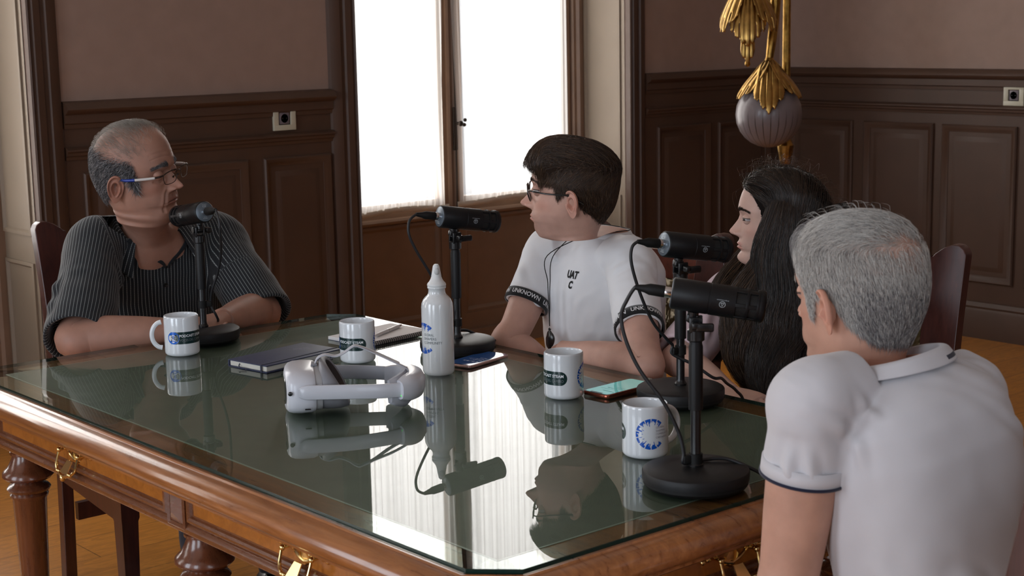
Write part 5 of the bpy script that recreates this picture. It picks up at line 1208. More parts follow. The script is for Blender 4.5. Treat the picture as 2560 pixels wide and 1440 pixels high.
# ---------------------------------------------------------------- cloth
def remesh(nm, voxel, smooth_it=6):
    """union of overlapping closed lofts as one clean surface: returns vertices, quads"""
    v, f, c = nm.arrays(); me = bpy.data.meshes.new('cloth_raw'); me.from_pydata(v.tolist(), [], f); me.update()
    bm = bmesh.new(); bm.from_mesh(me); bmesh.ops.recalc_face_normals(bm, faces=bm.faces); bm.to_mesh(me); bm.free()
    o = bpy.data.objects.new('cloth_raw', me); COL.objects.link(o); md = o.modifiers.new('r', 'REMESH'); md.mode = 'VOXEL'; md.voxel_size = voxel
    dg = bpy.context.evaluated_depsgraph_get(); m2 = bpy.data.meshes.new_from_object(o.evaluated_get(dg))
    n = len(m2.vertices); V = np.empty(n * 3, np.float32); m2.vertices.foreach_get('co', V); V = V.reshape(-1, 3).astype(float)
    ls = np.empty(len(m2.polygons), np.int32); m2.polygons.foreach_get('loop_total', ls); li = np.empty(len(m2.loops), np.int32); m2.loops.foreach_get('vertex_index', li)
    F = [li[i:i + 4] for i in range(0, len(li), 4)] if (ls == 4).all() else None
    F = li.reshape(-1, 4) if F is not None else np.array([])
    E = np.empty(len(m2.edges) * 2, np.int32); m2.edges.foreach_get('vertices', E); E = E.reshape(-1, 2)
    bpy.data.objects.remove(o, do_unlink=True); bpy.data.meshes.remove(me); bpy.data.meshes.remove(m2)
    deg = np.bincount(E.ravel(), minlength=n)[:, None].astype(float)
    def lap(V, k=.6):
        S_ = np.zeros_like(V)
        for a, b_ in ((0, 1), (1, 0)):
            for j in range(3): S_[:, j] += np.bincount(E[:, a], weights=V[E[:, b_], j], minlength=n)
        return V + k * (S_ / np.maximum(deg, 1) - V)
    for _ in range(smooth_it): V = lap(V)
    return V, F, lap
def normals(V, F):
    a = V[F[:, 2]] - V[F[:, 0]]; b_ = V[F[:, 3]] - V[F[:, 1]]; n = np.cross(a, b_); N = np.zeros_like(V)
    for k in range(4):
        for j in range(3): N[:, j] += np.bincount(F[:, k], weights=n[:, j], minlength=len(V))
    return N / (np.linalg.norm(N, axis=1)[:, None] + 1e-12)
def seg_dist(V, pts):
    """distance to a polyline and position along it (0..1)"""
    pts = np.asarray(pts, float); best = np.full(len(V), 9.); tt = np.zeros(len(V)); n = len(pts) - 1
    for i in range(n):
        a, b_ = pts[i], pts[i + 1]; d = b_ - a; t = np.clip(((V - a) @ d) / (d @ d), 0, 1); r = np.linalg.norm(V - a - t[:, None] * d, axis=1)
        m = r < best; best = np.where(m, r, best); tt = np.where(m, (i + t) / n, tt)
    return best, tt
def folds(V, N, lst):
    """lst: (points, amplitude, width): ridge with a shallow valley each side, fading at its ends"""
    d = np.zeros(len(V))
    for pts, amp, w in lst:
        P = interp_rows(np.array(pts, float), 9) if len(pts) > 2 else np.array(pts, float); r, t = seg_dist(V, P); k = np.sin(pi * np.clip(t * .96 + .02, 0, 1)) ** .6
        d += amp * k * (np.exp(-(r / w) ** 2) - .45 * np.exp(-((r - 1.9 * w) / (w * .9)) ** 2))
    return V + N * d[:, None]
def cloth_obj(name, V, F, m, parent, attrs=None, keep=None):
    if keep is not None: F = F[keep[F].all(1)]
    used = np.zeros(len(V), bool); used[F.ravel()] = True; idx = np.cumsum(used) - 1; V2 = V[used]; F2 = idx[F]
    me = bpy.data.meshes.new(name); me.from_pydata(V2.tolist(), [], F2.tolist()); me.update(); me.materials.append(m)
    me.polygons.foreach_set('use_smooth', [True] * len(me.polygons))
    for k, a in (attrs or {}).items(): at = me.attributes.new(k, 'FLOAT', 'POINT'); at.data.foreach_set('value', a[used].astype(np.float32))
    o = bpy.data.objects.new(name, me); COL.objects.link(o); o.parent = parent; o.matrix_parent_inverse = parent.matrix_basis.inverted(); return o
def cloth_mat(name, col, weave=900, rough=.85, sheen=.25):
    m = mat(name, col, rough, sheen=sheen, spec=.25, noise=(9, .03), bump=(weave, .12, .0005)); return m

# ---------------------------------------------------------------- hair
def strands(name, C_, rad, m, parent, taper=.25, tintv=None):
    """C_: (n, k, 3) curves -> thin three-sided fibres in one mesh"""
    C_ = np.asarray(C_, float); n, k, _ = C_.shape; d = np.gradient(C_, axis=1); d /= np.linalg.norm(d, axis=2)[..., None] + 1e-12
    ref = np.random.RandomState(3).normal(size=(n, 1, 3)); x = np.cross(d, ref); x /= np.linalg.norm(x, axis=2)[..., None] + 1e-12; y = np.cross(d, x)
    t = np.linspace(0, 1, k)[None, :, None]; r = (rad if np.isscalar(rad) else np.asarray(rad)[:, None, None]) * (1 - (1 - taper) * t ** 2)
    R = np.stack([C_ + r * (cos(a) * x + sin(a) * y) for a in (0, 2 * pi / 3, 4 * pi / 3)], 2)      # n,k,3,3
    V = R.reshape(-1, 3); b_ = (np.arange(n) * k * 3)[:, None, None] + (np.arange(k - 1) * 3)[None, :, None]; j = np.arange(3)[None, None, :]; j2 = (j + 1) % 3
    F = np.stack([b_ + j, b_ + j2, b_ + 3 + j2, b_ + 3 + j], -1).reshape(-1, 4)
    me = bpy.data.meshes.new(name); me.vertices.add(len(V)); me.vertices.foreach_set('co', V.astype(np.float32).ravel())
    me.loops.add(len(F) * 4); me.loops.foreach_set('vertex_index', F.astype(np.int32).ravel()); me.polygons.add(len(F)); me.polygons.foreach_set('loop_start', np.arange(0, len(F) * 4, 4, dtype=np.int32))
    me.update(calc_edges=True); me.validate(); me.polygons.foreach_set('use_smooth', [True] * len(me.polygons)); me.materials.append(m)
    tv = np.random.RandomState(5).uniform(0, 1, n) if tintv is None else tintv; at = me.attributes.new('fibre', 'FLOAT', 'POINT'); at.data.foreach_set('value', np.repeat(tv, k * 3).astype(np.float32))
    o = bpy.data.objects.new(name, me); COL.objects.link(o); o.parent = parent; o.matrix_parent_inverse = parent.matrix_basis.inverted(); return o
def hair_mat(name, c1, c2, rough=.38, c3=None, p3=.9):
    m = mat(name, c1, rough, spec=.45); nt = m.node_tree; b = nt.nodes['Principled BSDF']; at = nt.nodes.new('ShaderNodeAttribute'); at.attribute_name = 'fibre'
    cr = nt.nodes.new('ShaderNodeValToRGB'); cr.color_ramp.elements[0].color = (*c1, 1); cr.color_ramp.elements[1].color = (*c2, 1)
    if c3: cr.color_ramp.elements[1].position = p3; e = cr.color_ramp.elements.new(1.0); e.color = (*c3, 1)
    nt.links.new(at.outputs['Fac'], cr.inputs[0]); nt.links.new(cr.outputs[0], b.inputs['Base Color']); b.inputs['Anisotropic'].default_value = 0.3
    return m
def scalp_field(HR):
    """vertex positions and outward normals of the head loft in head space"""
    r, n, _ = HR.shape; V = HR.reshape(-1, 3); F = grid_faces(r, n); N = normals(V, F)
    c = V - V.mean(0); s = np.sign((N * c).sum(1).mean()); return V, N * s
def grow(V, N, w, n, length, comb, k=6, lift=.0, jit=.3, seed=1, curl=0, lenvar=.3, off=0.0005):
    """short hair: roots chosen with weight w; comb(p) -> direction field in head space"""
    r = np.random.RandomState(seed); pr = w / w.sum(); idx = r.choice(len(V), n, p=pr); P = V[idx] + r.normal(size=(n, 3)) * .0007 + N[idx] * off; Nn = N[idx]
    L = (length[idx] if np.ndim(length) else np.full(n, length)) * (1 + lenvar * r.normal(size=n)).clip(.3, 2)
    d = comb(P); d = d + r.normal(size=(n, 3)) * jit; d = d - Nn * (d * Nn).sum(1)[:, None]; d /= np.linalg.norm(d, axis=1)[:, None] + 1e-9
    lf = lift[idx] if np.ndim(lift) else np.full(n, lift); C_ = [P]; cv = r.normal(size=(n, 3)) * curl
    for i in range(1, k):
        t = i / (k - 1); stp = d + Nn * (lf * (1 - t))[:, None] * 1.6 + cv * t; stp /= np.linalg.norm(stp, axis=1)[:, None]
        C_.append(C_[-1] + stp * (L / (k - 1))[:, None])
        # keep hugging the round of the skull
        Nn2 = C_[-1] / (np.linalg.norm(C_[-1], axis=1)[:, None] + 1e-9); d = d - Nn2 * (d * Nn2).sum(1)[:, None] * .9; d /= np.linalg.norm(d, axis=1)[:, None] + 1e-9
    return np.stack(C_, 1)
def to_world(C_, M): return C_ @ M[:3, :3].T + M[:3, 3]
def person_root(loc, lab): 
    r = empty('person', loc, 0, lab, 'person'); bpy.context.view_layer.update(); return r
def ring_tube(nm, pts, r, n=10, flat=1.0, up=None): nm.tube(pts, [r] * len(pts), n, up, flat, 3)
class Shell:
    """radius table of the head seen from its middle, with a hair thickness on top; used to lead fibres over the skull"""
    def __init__(s, HV, thick, c=(0, -.005, .03), na=180, ne=90):
        s.c = V3(*c); s.na, s.ne = na, ne; d = HV - s.c; r = np.linalg.norm(d, axis=1); az = np.arctan2(d[:, 0], d[:, 1]); el = np.arcsin(np.clip(d[:, 2] / r, -1, 1))
        t = thick(HV); i = ((az + pi) / (2 * pi) * na).astype(int) % na; j = np.clip(((el + pi / 2) / pi * ne).astype(int), 0, ne - 1)
        W_ = np.zeros((na, ne)); R = np.zeros((na, ne)); T = np.zeros((na, ne)); np.maximum.at(R, (i, j), r); np.add.at(W_, (i, j), 1); np.add.at(T, (i, j), t); m = W_ > 0; T[m] /= W_[m]
        for _ in range(60):
            if m.all(): break
            n = np.zeros_like(R); rr = np.zeros_like(R); tt = np.zeros_like(R)
            for di, dj in ((1, 0), (-1, 0), (0, 1), (0, -1)):
                mm = np.roll(m, (di, dj), (0, 1)); n += mm; rr += np.roll(R, (di, dj), (0, 1)) * mm; tt += np.roll(T, (di, dj), (0, 1)) * mm
            g = (~m) & (n > 0); R[g] = rr[g] / n[g]; T[g] = tt[g] / n[g]; m |= g
        for _ in range(3):
            k = lambda A: (A * 2 + np.roll(A, 1, 0) + np.roll(A, -1, 0) + np.hstack([A[:, :1], A[:, :-1]]) + np.hstack([A[:, 1:], A[:, -1:]])) / 6
            R = k(R); T = k(T)
        s.R, s.T = R, T
    def samp(s, P):
        d = P - s.c; r = np.linalg.norm(d, axis=-1); u = (np.arctan2(d[..., 0], d[..., 1]) + pi) / (2 * pi) * s.na - .5; v = (np.arcsin(np.clip(d[..., 2] / (r + 1e-9), -1, 1)) + pi / 2) / pi * s.ne - .5
        i0 = np.floor(u).astype(int); fu = u - i0; j0 = np.clip(np.floor(v).astype(int), 0, s.ne - 2); fv = np.clip(v - j0, 0, 1); g = lambda A: (A[i0 % s.na, j0] * (1 - fu) + A[(i0 + 1) % s.na, j0] * fu) * (1 - fv) + (A[i0 % s.na, j0 + 1] * (1 - fu) + A[(i0 + 1) % s.na, j0 + 1] * fu) * fv
        return g(s.R), g(s.T), d / (r[..., None] + 1e-9)
    def put(s, P, lay, extra=0):
        R, T, d = s.samp(P); return s.c + d * (R + T * lay + extra)[..., None]
    def march(s, P, field, L, k, lay, jit=.12, seed=1, lay_end=None, wave=0):
        """P start points in head space, lay = depth in the thickness (0 scalp .. 1 surface)"""
        r = np.random.RandomState(seed); n = len(P); P = s.put(P, lay * .2, .0005); out = [P]; L = np.broadcast_to(L, (n,)); dv = r.normal(size=(n, 3)) * jit; wp = r.uniform(0, 6.28, (n, 3)); le = lay if lay_end is None else lay_end
        for i in range(1, k):
            t = i / (k - 1); d = field(P, t) + dv + wave * np.sin(wp + 9 * t); nd = s.samp(P)[2]; d = d - nd * (d * nd).sum(1)[:, None]; d /= np.linalg.norm(d, axis=1)[:, None] + 1e-9
            lt = lay * min(1, .2 + 2.2 * t) * (1 - t) + le * t if lay_end is not None else lay * min(1, .2 + 2.2 * t); P = s.put(P + d * (L / (k - 1))[:, None], lt, .0005); out.append(P)
        return np.stack(out, 1)
def vfield(*v): return lambda P, t: np.tile(V3(*v), (len(P), 1))
def hair_volume(HR, HV, HN, off, sel, M, m, root, name='hair_volume'):
    fc = grid_faces(*HR.shape[:2]); fc = fc[sel[fc].all(1)]; used = np.unique(fc); idx = np.zeros(len(HV), int); idx[used] = np.arange(len(used)); cap = NM(); cap.add(to_world((HV + HN * off[:, None])[used], M), [tuple(q) for q in idx[fc]]); return cap.build(name, m, root, fix=False)
def scalp_tint(HC, w, rgb): w = np.clip(w, 0, 1).reshape(HC.shape[:2])[..., None]; HC *= (1 - w) + w * np.array(rgb)
# ================================================================ people
m_denim = cloth_mat('dark_trousers', (.018, .02, .03)); m_shoe = mat('black_shoe_leather', (.015, .013, .012), .35, coat=.3)
def legs(root, hip, fwd, spread=.09, knee_d=.44, m=None, z0=.50):
    hip = V3(*hip); f = unit((fwd[0], fwd[1], 0)); r = V3(f[1], -f[0], 0); nm = NM()
    for s in (-1, 1):
        h = hip + r * s * .085; k = hip + r * s * (spread + .02) + f * knee_d; k[2] = z0; a = k + f * .02; a[2] = .09
        nm.tube([h - f * .02, h + (k - h) * .3, h + (k - h) * .7, k, k + (a - k) * .12 + f * .012, k + (a - k) * .45, a], [.088, .086, .074, .066, .064, .058, .05], 28, (0, 0, 1), 1, 6)
    rg = torso_rings([(0, .165, .11, .12), (.5, .17, .12, .13), (1, .16, .11, .12)], [hip + V3(0, 0, -.06), hip, hip + V3(0, 0, .10)], r, r, 40, np.linspace(0, 2 * pi, 40, endpoint=False)); nm.loft(rg)
    V, F, lap = remesh(nm, .006, 5); N = normals(V, F); V = V + N * (.004 * snoise(V, 22, 3))[:, None]; cloth_obj('trousers', V, F, m or m_denim, root)
    for s in (-1, 1):
        a = hip + r * s * (spread + .02) + f * (knee_d + .02); b = NM(); b.tube([a * V3(1, 1, 0) + V3(0, 0, .05) - f * .06, a * V3(1, 1, 0) + V3(0, 0, .055), a * V3(1, 1, 0) + f * .10 + V3(0, 0, .04), a * V3(1, 1, 0) + f * .19 + V3(0, 0, .032)], [.036, .045, .044, .03], 20, (0, 0, 1), .82, 6, round_end=True); b.build('shoe', m_shoe, root)
def sleeve(nm, sh, el, frac, r0, r1, inward, lift=V3(0, 0, 0), flat=1.0, up=(0, 0, 1), sag=0.0, ret=.045):
    """tube from inside the shoulder to an open, re-entrant cuff"""
    sh, el = np.array(sh, float), np.array(el, float); u = unit(el - sh); L = np.linalg.norm(el - sh) * frac; inward = np.array(inward, float)
    pts = [sh + inward * 1.0, sh + inward * .45 + lift * .6, sh + lift, sh + u * L * .35 + V3(0, 0, -sag * .3), sh + u * L * .7 + V3(0, 0, -sag * .7), sh + u * L + V3(0, 0, -sag)]
    rr = [r0 * .8, r0 * .95, r0, r0 * .97 + (r1 - r0) * .3, r0 + (r1 - r0) * .7, r1]
    R = limb_rings(pts, rr, 56, up, flat, 9); c = R[-1].mean(0); back = -u
    ins = [c + (R[-1] - c) * .93 + u * .001, c + (R[-1] - c) * .86 + back * .004, c + (R[-1] - c) * .84 + back * ret]
    nm.loft(np.concatenate([R, np.array(ins)])); return c, u, R[-1]
def band_ring(ring, u, w0, w1, off, name, m, parent, thick=.002):
    """flat knitted band lying on a cuff ring: from w0 to w1 back along the sleeve"""
    c = ring.mean(0); rad = ring - c; rad = rad / np.linalg.norm(rad, axis=1)[:, None]; nm = NM()
    R = [ring + rad * (off - .002) - u * w0 * 1, ring + rad * (off + thick) - u * w0, ring + rad * (off + thick) - u * (w0 + w1) / 2, ring + rad * (off + thick) - u * w1, ring + rad * (off - .002) - u * w1]
    nm.loft(np.array(R), False, False); return nm.build(name, m, parent)
THS = np.linspace(0, 2 * pi, 96, endpoint=False)
def brow_hair(M, root, m, n=260, z=.0415, th=.0032, seed=4, L=.008, rad=.00028, HRV=None, HRN=None):
    r = np.random.RandomState(seed); V, N = HRV, HRN; C_ = []
    for s in (-1, 1):
        t = r.uniform(0, 1, n); x = s * (.014 + .034 * t); zz = z + .004 * np.sin(t * 2.4) - .003 * t + r.normal(size=n) * th * .5 * (1 - .5 * t)
        for xi, zi, ti in zip(x, zz, t):
            k = np.argmin((V[:, 0] - xi) ** 2 + (V[:, 2] - zi) ** 2 + (V[:, 1] < .04) * 9); p = V[k] + N[k] * .0004; d = V3(s * (.5 + .5 * ti), .05, .75 - 1.1 * ti) + r.normal(size=3) * .15; d = unit(d - N[k] * (d @ N[k]) * .85)
            C_.append([p, p + d * L * .5 + N[k] * .0006, p + d * L + N[k] * .0002])
    return strands('eyebrows', to_world(np.array(C_), M), rad, m, root)

# ---------------------------------------------------------------- the young man
def ym_mask(P):
    x, y, z = P.T; line = np.interp(y, [-.12, -.08, -.065, -.03, -.012, -.004, .016, .024, .030, .034, .046, .07, .09, .12], [-.030, -.034, -.030, -.008, .022, .030, .026, .008, .022, .046, .060, .068, .076, .082])
    m_ = smooth01((z - line) / .012 + .3); t_ = smooth01((z - (.066 - .30 * y * (y > 0) + .06 * y * (y < 0)) ) / .028); return m_, t_
def young_man():
    root = person_root((2.58, 2.74, 0), 'person in white T-shirt with lettered black cuffs and pendant, seen in profile')
    m_sk = skin_mat('skin_fair', (.55, .32, .25)); m_sh = cloth_mat('white_cotton', (.76, .76, .78)); nm = NM()
    M = frame_matrix(V3(2.458, 2.658, 1.122), 131, 6, 0, 1.04)
    kw = dict(M=M, dc=.0, jz=.88, nose=1.06, lips=.75, chin=-.010, fat=.0005, stubble=.3, lipcol=(.9, .62, .6), lid=(6, -20), flare=26, ear=1.0, scalp=lambda P, C_: scalp_tint(C_, ym_mask(P)[0] * .8, (.16, .13, .12)), iris=(.10, .06, .03),
              spine=[(2.66, 2.75, .47), (2.66, 2.75, .62), (2.635, 2.74, .85), (2.632, 2.735, 1.032)], lat0=(0, 1, 0), lat1=(.08, 1, 0), neck_t=.028, neck_b=.05,
              trunk=[(1.0, .064, .048, .052), (.96, .088, .058, .06), (.91, .135, .075, .085), (.84, .155, .09, .095), (.7, .155, .10, .10), (.4, .14, .10, .09), (.1, .15, .11, .10)])
    HR, M = body(nm, kw); ex = eyes(None, M, kw, nm)
    shL, elL, wrL = (2.59, 2.600, .965), (2.430, 2.395, .780), (2.415, 2.655, .775); shR, elR, wrR = (2.575, 2.870, .972), (2.425, 2.850, .770), (2.53, 2.70, .62)
    arm(nm, shL, elL, wrL, .93); arm(nm, shR, elR, wrR, .90)
    hand(nm, wrL, (.45, .62, -.35), (-.35, .2, .9), -1, .95, (28, 38, 30), 4, (25, 20)); hand(nm, wrR, (.5, -.6, -.3), (-.5, 0, .8), 1, .95, (20, 25, 20))
    nm.build('body', m_sk, root)
    for e in ex: e.build('eye', m_eye, root)
    # T-shirt
    g = NM(); sp = [(0, .175, .125, .13), (.08, .178, .13, .13), (.25, .158, .122, .115), (.45, .165, .122, .115), (.62, .175, .125, .12), (.76, .182, .122, .118), (.85, .176, .108, .112), (.905, .152, .092, .102), (.945, .118, .078, .09), (.975, .092, .068, .068), (.992, .080, .062, .058), (.994, .075, .057, .053), (.985, .071, .053, .05), (.95, .069, .05, .048)]
    g.loft(torso_rings(sp, kw['spine'], kw['lat0'], kw['lat1'], 96, THS))
    cL, uL, rL = sleeve(g, shL, elL, .66, .064, .0535, (.01, .07, .02), V3(0, 0, .002)); cR, uR, rR = sleeve(g, shR, elR, .60, .062, .052, (.0, -.07, .02))
    V, F, lap = remesh(g, .0032, 7); N = normals(V, F)
    A = lambda *p: [V3(*q) for q in p]
    V = folds(V, N, [
        (A((2.50, 2.60, .99), (2.49, 2.66, .93), (2.50, 2.70, .86)), .006, .011), (A((2.48, 2.62, .93), (2.49, 2.66, .86), (2.50, 2.70, .78)), .008, .012),
        (A((2.50, 2.58, .88), (2.52, 2.62, .80), (2.52, 2.68, .70)), .008, .014), (A((2.47, 2.70, .98), (2.48, 2.72, .88), (2.50, 2.74, .78)), .005, .010), (A((2.54, 2.56, .87), (2.56, 2.62, .78), (2.56, 2.70, .66)), .007, .014),
        (A((2.48, 2.88, .95), (2.48, 2.83, .88), (2.49, 2.78, .82)), .007, .010), (A((2.50, 2.90, .90), (2.50, 2.84, .80), (2.52, 2.78, .72)), .007, .012), (A((2.46, 2.84, .99), (2.46, 2.82, .93)), .004, .008),
        (A((2.62, 2.55, .90), (2.64, 2.58, .80), (2.66, 2.64, .70)), .008, .014), (A((2.66, 2.58, .92), (2.70, 2.62, .82), (2.72, 2.68, .72)), .006, .014),
        (A((2.50, 2.52, .90), (2.55, 2.52, .93), (2.60, 2.53, .95)), .005, .010), (A((2.49, 2.47, .87), (2.54, 2.50, .86), (2.58, 2.53, .88)), .006, .010), (A((2.55, 2.54, .985), (2.50, 2.58, .96)), .004, .009),
        (A((2.50, 2.66, .76), (2.53, 2.74, .73), (2.52, 2.82, .76)), .006, .012), (A((2.52, 2.62, .70), (2.54, 2.72, .66), (2.55, 2.82, .70)), .006, .012)])
    V = V + N * (.0040 * snoise(V, 24, 11) + .0012 * snoise(V, 70, 12))[:, None]; V = lap(V, .4)
    cloth_obj('t_shirt', V, F, m_sh, root)
    nb_ = torso_rings([(.990, .0755, .059, .055)], kw['spine'], kw['lat0'], kw['lat1'], 60, np.linspace(0, 2 * pi, 60, endpoint=False))[0]
    c = NM(); ctr = nb_.mean(0); rad = (nb_ - ctr); rad /= np.linalg.norm(rad, axis=1)[:, None]; c.loft(np.array([nb_ - V3(0, 0, .008) + rad * .006, nb_ + V3(0, 0, .003) + rad * .0035, nb_ + V3(0, 0, .009), nb_ + V3(0, 0, .007) - rad * .003, nb_ - V3(0, 0, .006) - rad * .004]), False, False); c.build('neckband', m_sh, root)
    m_cuff = cloth_mat('black_cuff', (.012, .012, .013)); m_cl = mat('white_cuff_lettering', (.75, .75, .76), .7)
    for (ring, u, nm_) in ((rL, uL, 'L'), (rR, uR, 'R')):
        cu = band_ring(ring, u, -.001, .0235, .0022, 'cuff_band', m_cuff, root)
        # lettering all the way round
        c = ring.mean(0); R0 = np.linalg.norm(ring - c, axis=1).mean() + .0052; x = unit(ring[0] - c); y = np.cross(u, x); b = MB(); L = 2 * pi * R0; rep = max(3, int(L / .088)); step = L / rep
        txts = ['UNKNOWN', 'UNKNOWN', 'UNKN', 'UNKNOWN', 'UNKNOWN']
        for k in range(rep):
            t = txts[k % 5]; v, f = fit_text(t, step * (.86 if t == 'UNKNOWN' else .5), .0115, .015)
            P = []
            for px_, py_ in v:
                a = -(k * step + px_) / R0 + .6; q = c - u * (.006 + py_) + (x * cos(a) + y * sin(a)) * R0; P.append(tuple(q))
            b.add(P, f)
        o = b.build('cuff_lettering', m_cl, None, smooth=False, fix=False); o.parent = cu
    # printed lettering on the chest
    b = MB(); lat = unit((.08, 1, 0)); 
    vtx, fc = fit_text('UAT', .040, .019, .05); n2 = len(vtx); v2, f2 = fit_text('C', .014, .019, .05)
    pts = [(p[0] + .004 + .15 * p[1], p[1] + .012) for p in vtx] + [(p[0] + .016 + .15 * p[1], p[1] - .012) for p in v2]; fcs = fc + [tuple(i + n2 for i in q) for q in f2]
    P = []
    for a_, b_ in pts:
        y = 2.752 - a_; z = .915 + b_; k = np.argmin((V[:, 1] - y) ** 2 + (V[:, 2] - z) ** 2 + (V[:, 0] > 2.58) * 9); P.append((V[k, 0] + N[k, 0] * .0012, y, z))
    b.add(P, fcs); o = b.build('chest_lettering', m_cuff, root, smooth=False, fix=False); o.matrix_parent_inverse = root.matrix_basis.inverted()
    # cord and pendant
    cd = NM(); fr = lambda y, z: V[np.argmin((V[:, 1] - y) ** 2 + (V[:, 2] - z) ** 2 + (V[:, 0] > 2.58) * 9)] + V3(-.003, 0, 0)
    p0 = fr(2.80, 1.0); yb = 2.752
    lft = [nb_[k] + V3(0, 0, .006) for k in (30, 36, 42, 48)]; 
    hang = lambda y, z: V3(min(fr(y, z)[0], 2.468 + .10 * max(0, z - .93)), y, z)
    for side, ks in ((1, (40, 50, 57)), (-1, (20, 10, 3))):
        cd.tube([nb_[30] + V3(0, 0, .009)] + [nb_[k] + V3(0, 0, .012) for k in ks[:2]] + [nb_[ks[2]] + V3(-.004, 0, .006), hang(yb + side * .010, .985), hang(yb + side * .004, .92), hang(yb + side * .0015, .86), hang(yb, .815)], [.0011] * 8, 8)
    PX = hang(yb, .815)[0]
    cd.tube([(PX, yb, .816), (PX, yb, .806)], [.0035, .0035], 10); cd.build('neck_cord', m_rub, root)
    pd = NM(); pd.tube([(PX, yb, .806), (PX, yb, .798), (PX, yb - .002, .785), (PX, yb + .002, .768), (PX, yb + .001, .757)], [.002, .009, .0145, .011, .002], 18, (1, 0, 0), .45, 8); pd.build('pendant', mat('black_stone', (.01, .01, .01), .25, coat=.3), root)
    legs(root, (2.68, 2.75, .50), (-1, 0), knee_d=.36)
    # glasses
    mg = mat('black_acetate', (.008, .008, .008), .15, coat=.5); gl_ = NM(); ln = NM()
    def lens(s, w=.025, h=.019): 
        out = []
        for k in range(28):
            a = 2 * pi * k / 28; c_, s_ = cos(a), sin(a); out.append((s * .0325 + w * np.sign(c_) * abs(c_) ** .7, .1045 - .18 * (s * .0325 + w * c_) ** 2 * 8 + .010 * 0 - .12 * (.018 - h * s_) * 0 - .0025 * (1 - s_) , .0165 + h * np.sign(s_) * abs(s_) ** .8 + .0))
        return np.array(out)
    for s in (-1, 1):
        o = lens(s); o[:, 1] -= .0045 + .006 * (o[:, 2] < .0165) * (.0165 - o[:, 2]) / .019; pts = to_world(np.vstack([o, o[:2]]), M); gl_.tube(pts, [.0017] * len(pts), 8, None, 1, 2)
        c = o.mean(0); ln.add(to_world(np.vstack([c[None], o]), M), [(0, 1 + k, 1 + (k + 1) % 28) for k in range(28)])
        gl_.tube(to_world(np.array([(s * .0575, .093, .024), (s * .070, .083, .0235), (s * .0765, .05, .0215), (s * .0785, .02, .0225), (s * .079, .0, .0225), (s * .078, -.018, .014), (s * .077, -.034, .007)]), M), [.002, .0024, .0026, .0026, .0024, .0030, .0030], 10, None, .7, 8)
    gl_.tube(to_world(np.array([(-.010, .0985, .021), (0, .1005, .023), (.010, .0985, .021)]), M), [.002, .0018, .002], 8); g_ = gl_.build('glasses', mg, root); ln.build('lens', thin_glass('spectacle_glass', (.97, .98, .98), 1.2), g_).matrix_parent_inverse = Matrix()
    # hair: short faded sides, long top swept forwards
    HV, HN = scalp_field(HR); mh = hair_mat('brown_hair', (.016, .009, .006), (.065, .034, .019), .36, (.15, .085, .045), .85); mask, top = ym_mask(HV)
    y, z = HV[:, 1], HV[:, 2]
    def thick(P): m_, t_ = ym_mask(P); return .0025 + .003 * smooth01((P[:, 2] - .03) / .04) + t_ * (.009 + .010 * smooth01((P[:, 1] + .02) / .10))
    sh_ = Shell(HV, thick); R_, T_, d_ = sh_.samp(HV)
    hair_volume(HR, HV, HN, (T_ * .80) * smooth01(mask * 1.4), mask > .3, M, mat('brown_hair_mass', (.022, .013, .009), .95, spec=.08), root)
    r = np.random.RandomState(8)
    def pick(w, n): return HV[r.choice(len(HV), n, p=w / w.sum())] + r.normal(size=(n, 3)) * .0008
    P = pick(mask * (1 - .3 * top), 17000); fl = lambda P, t: np.stack([0 * P[:, 0], -.55 + .35 * (P[:, 1] > .01), -1 + 0 * P[:, 0]], 1)
    strands('side_hair', to_world(sh_.march(P, fl, .006 + .016 * smooth01((P[:, 2] + .01) / .07), 5, r.uniform(.5, 1.1, len(P)), .2, 3), M), .00042, mh, root)
    P = pick(smooth01(top * 2.5) * mask * (.5 + (y < .05)), 11000)
    def fb(P, t): return np.stack([-.2 + 0 * P[:, 0], .75 + 0 * P[:, 0], -.65 + 0 * P[:, 0]], 1)
    PB = pick(mask * np.exp(-((top - .35) / .35) ** 2) * (y < .06) * smooth01((z - .05) / .012) + 1e-9, 8000); strands('blended_hair', to_world(sh_.march(PB, fb, r.uniform(.020, .034, len(PB)), 8, r.uniform(.6, 1.1, len(PB)), .15, 14), M), .00048, mh, root)
    def ft(P, t):
        f = smooth01((P[:, 1] - .045) / .04); return np.stack([-.30 - .55 * f + .15 * (P[:, 0] < -.03), 1 - .45 * f, .35 * (P[:, 0] < -.045) * (1 - f) - .45 * f * smooth01((t - .4) / .5)], 1)
    strands('swept_top_hair', to_world(sh_.march(P, ft, np.minimum(r.uniform(.05, .10, len(P)), np.maximum(.018, .128 - P[:, 1] - .35 * np.abs(P[:, 0]))), 13, r.uniform(.45, 1.12, len(P)) ** .7, .16, 4, wave=.10), M), .00050, mh, root)
    P = pick(mask * smooth01((-.055 - y) / .02) * smooth01((.115 - z) / .02), 6000); strands('nape_hair', to_world(sh_.march(P, vfield(0, -.2, -1), .008 + .022 * smooth01((P[:, 2] + .01) / .06), 5, r.uniform(.5, 1.1, len(P)), .15, 5), M), .00045, mh, root)
    brow_hair(M, root, mh, 200, HRV=HV, HRN=HN)
    return root
young_man()
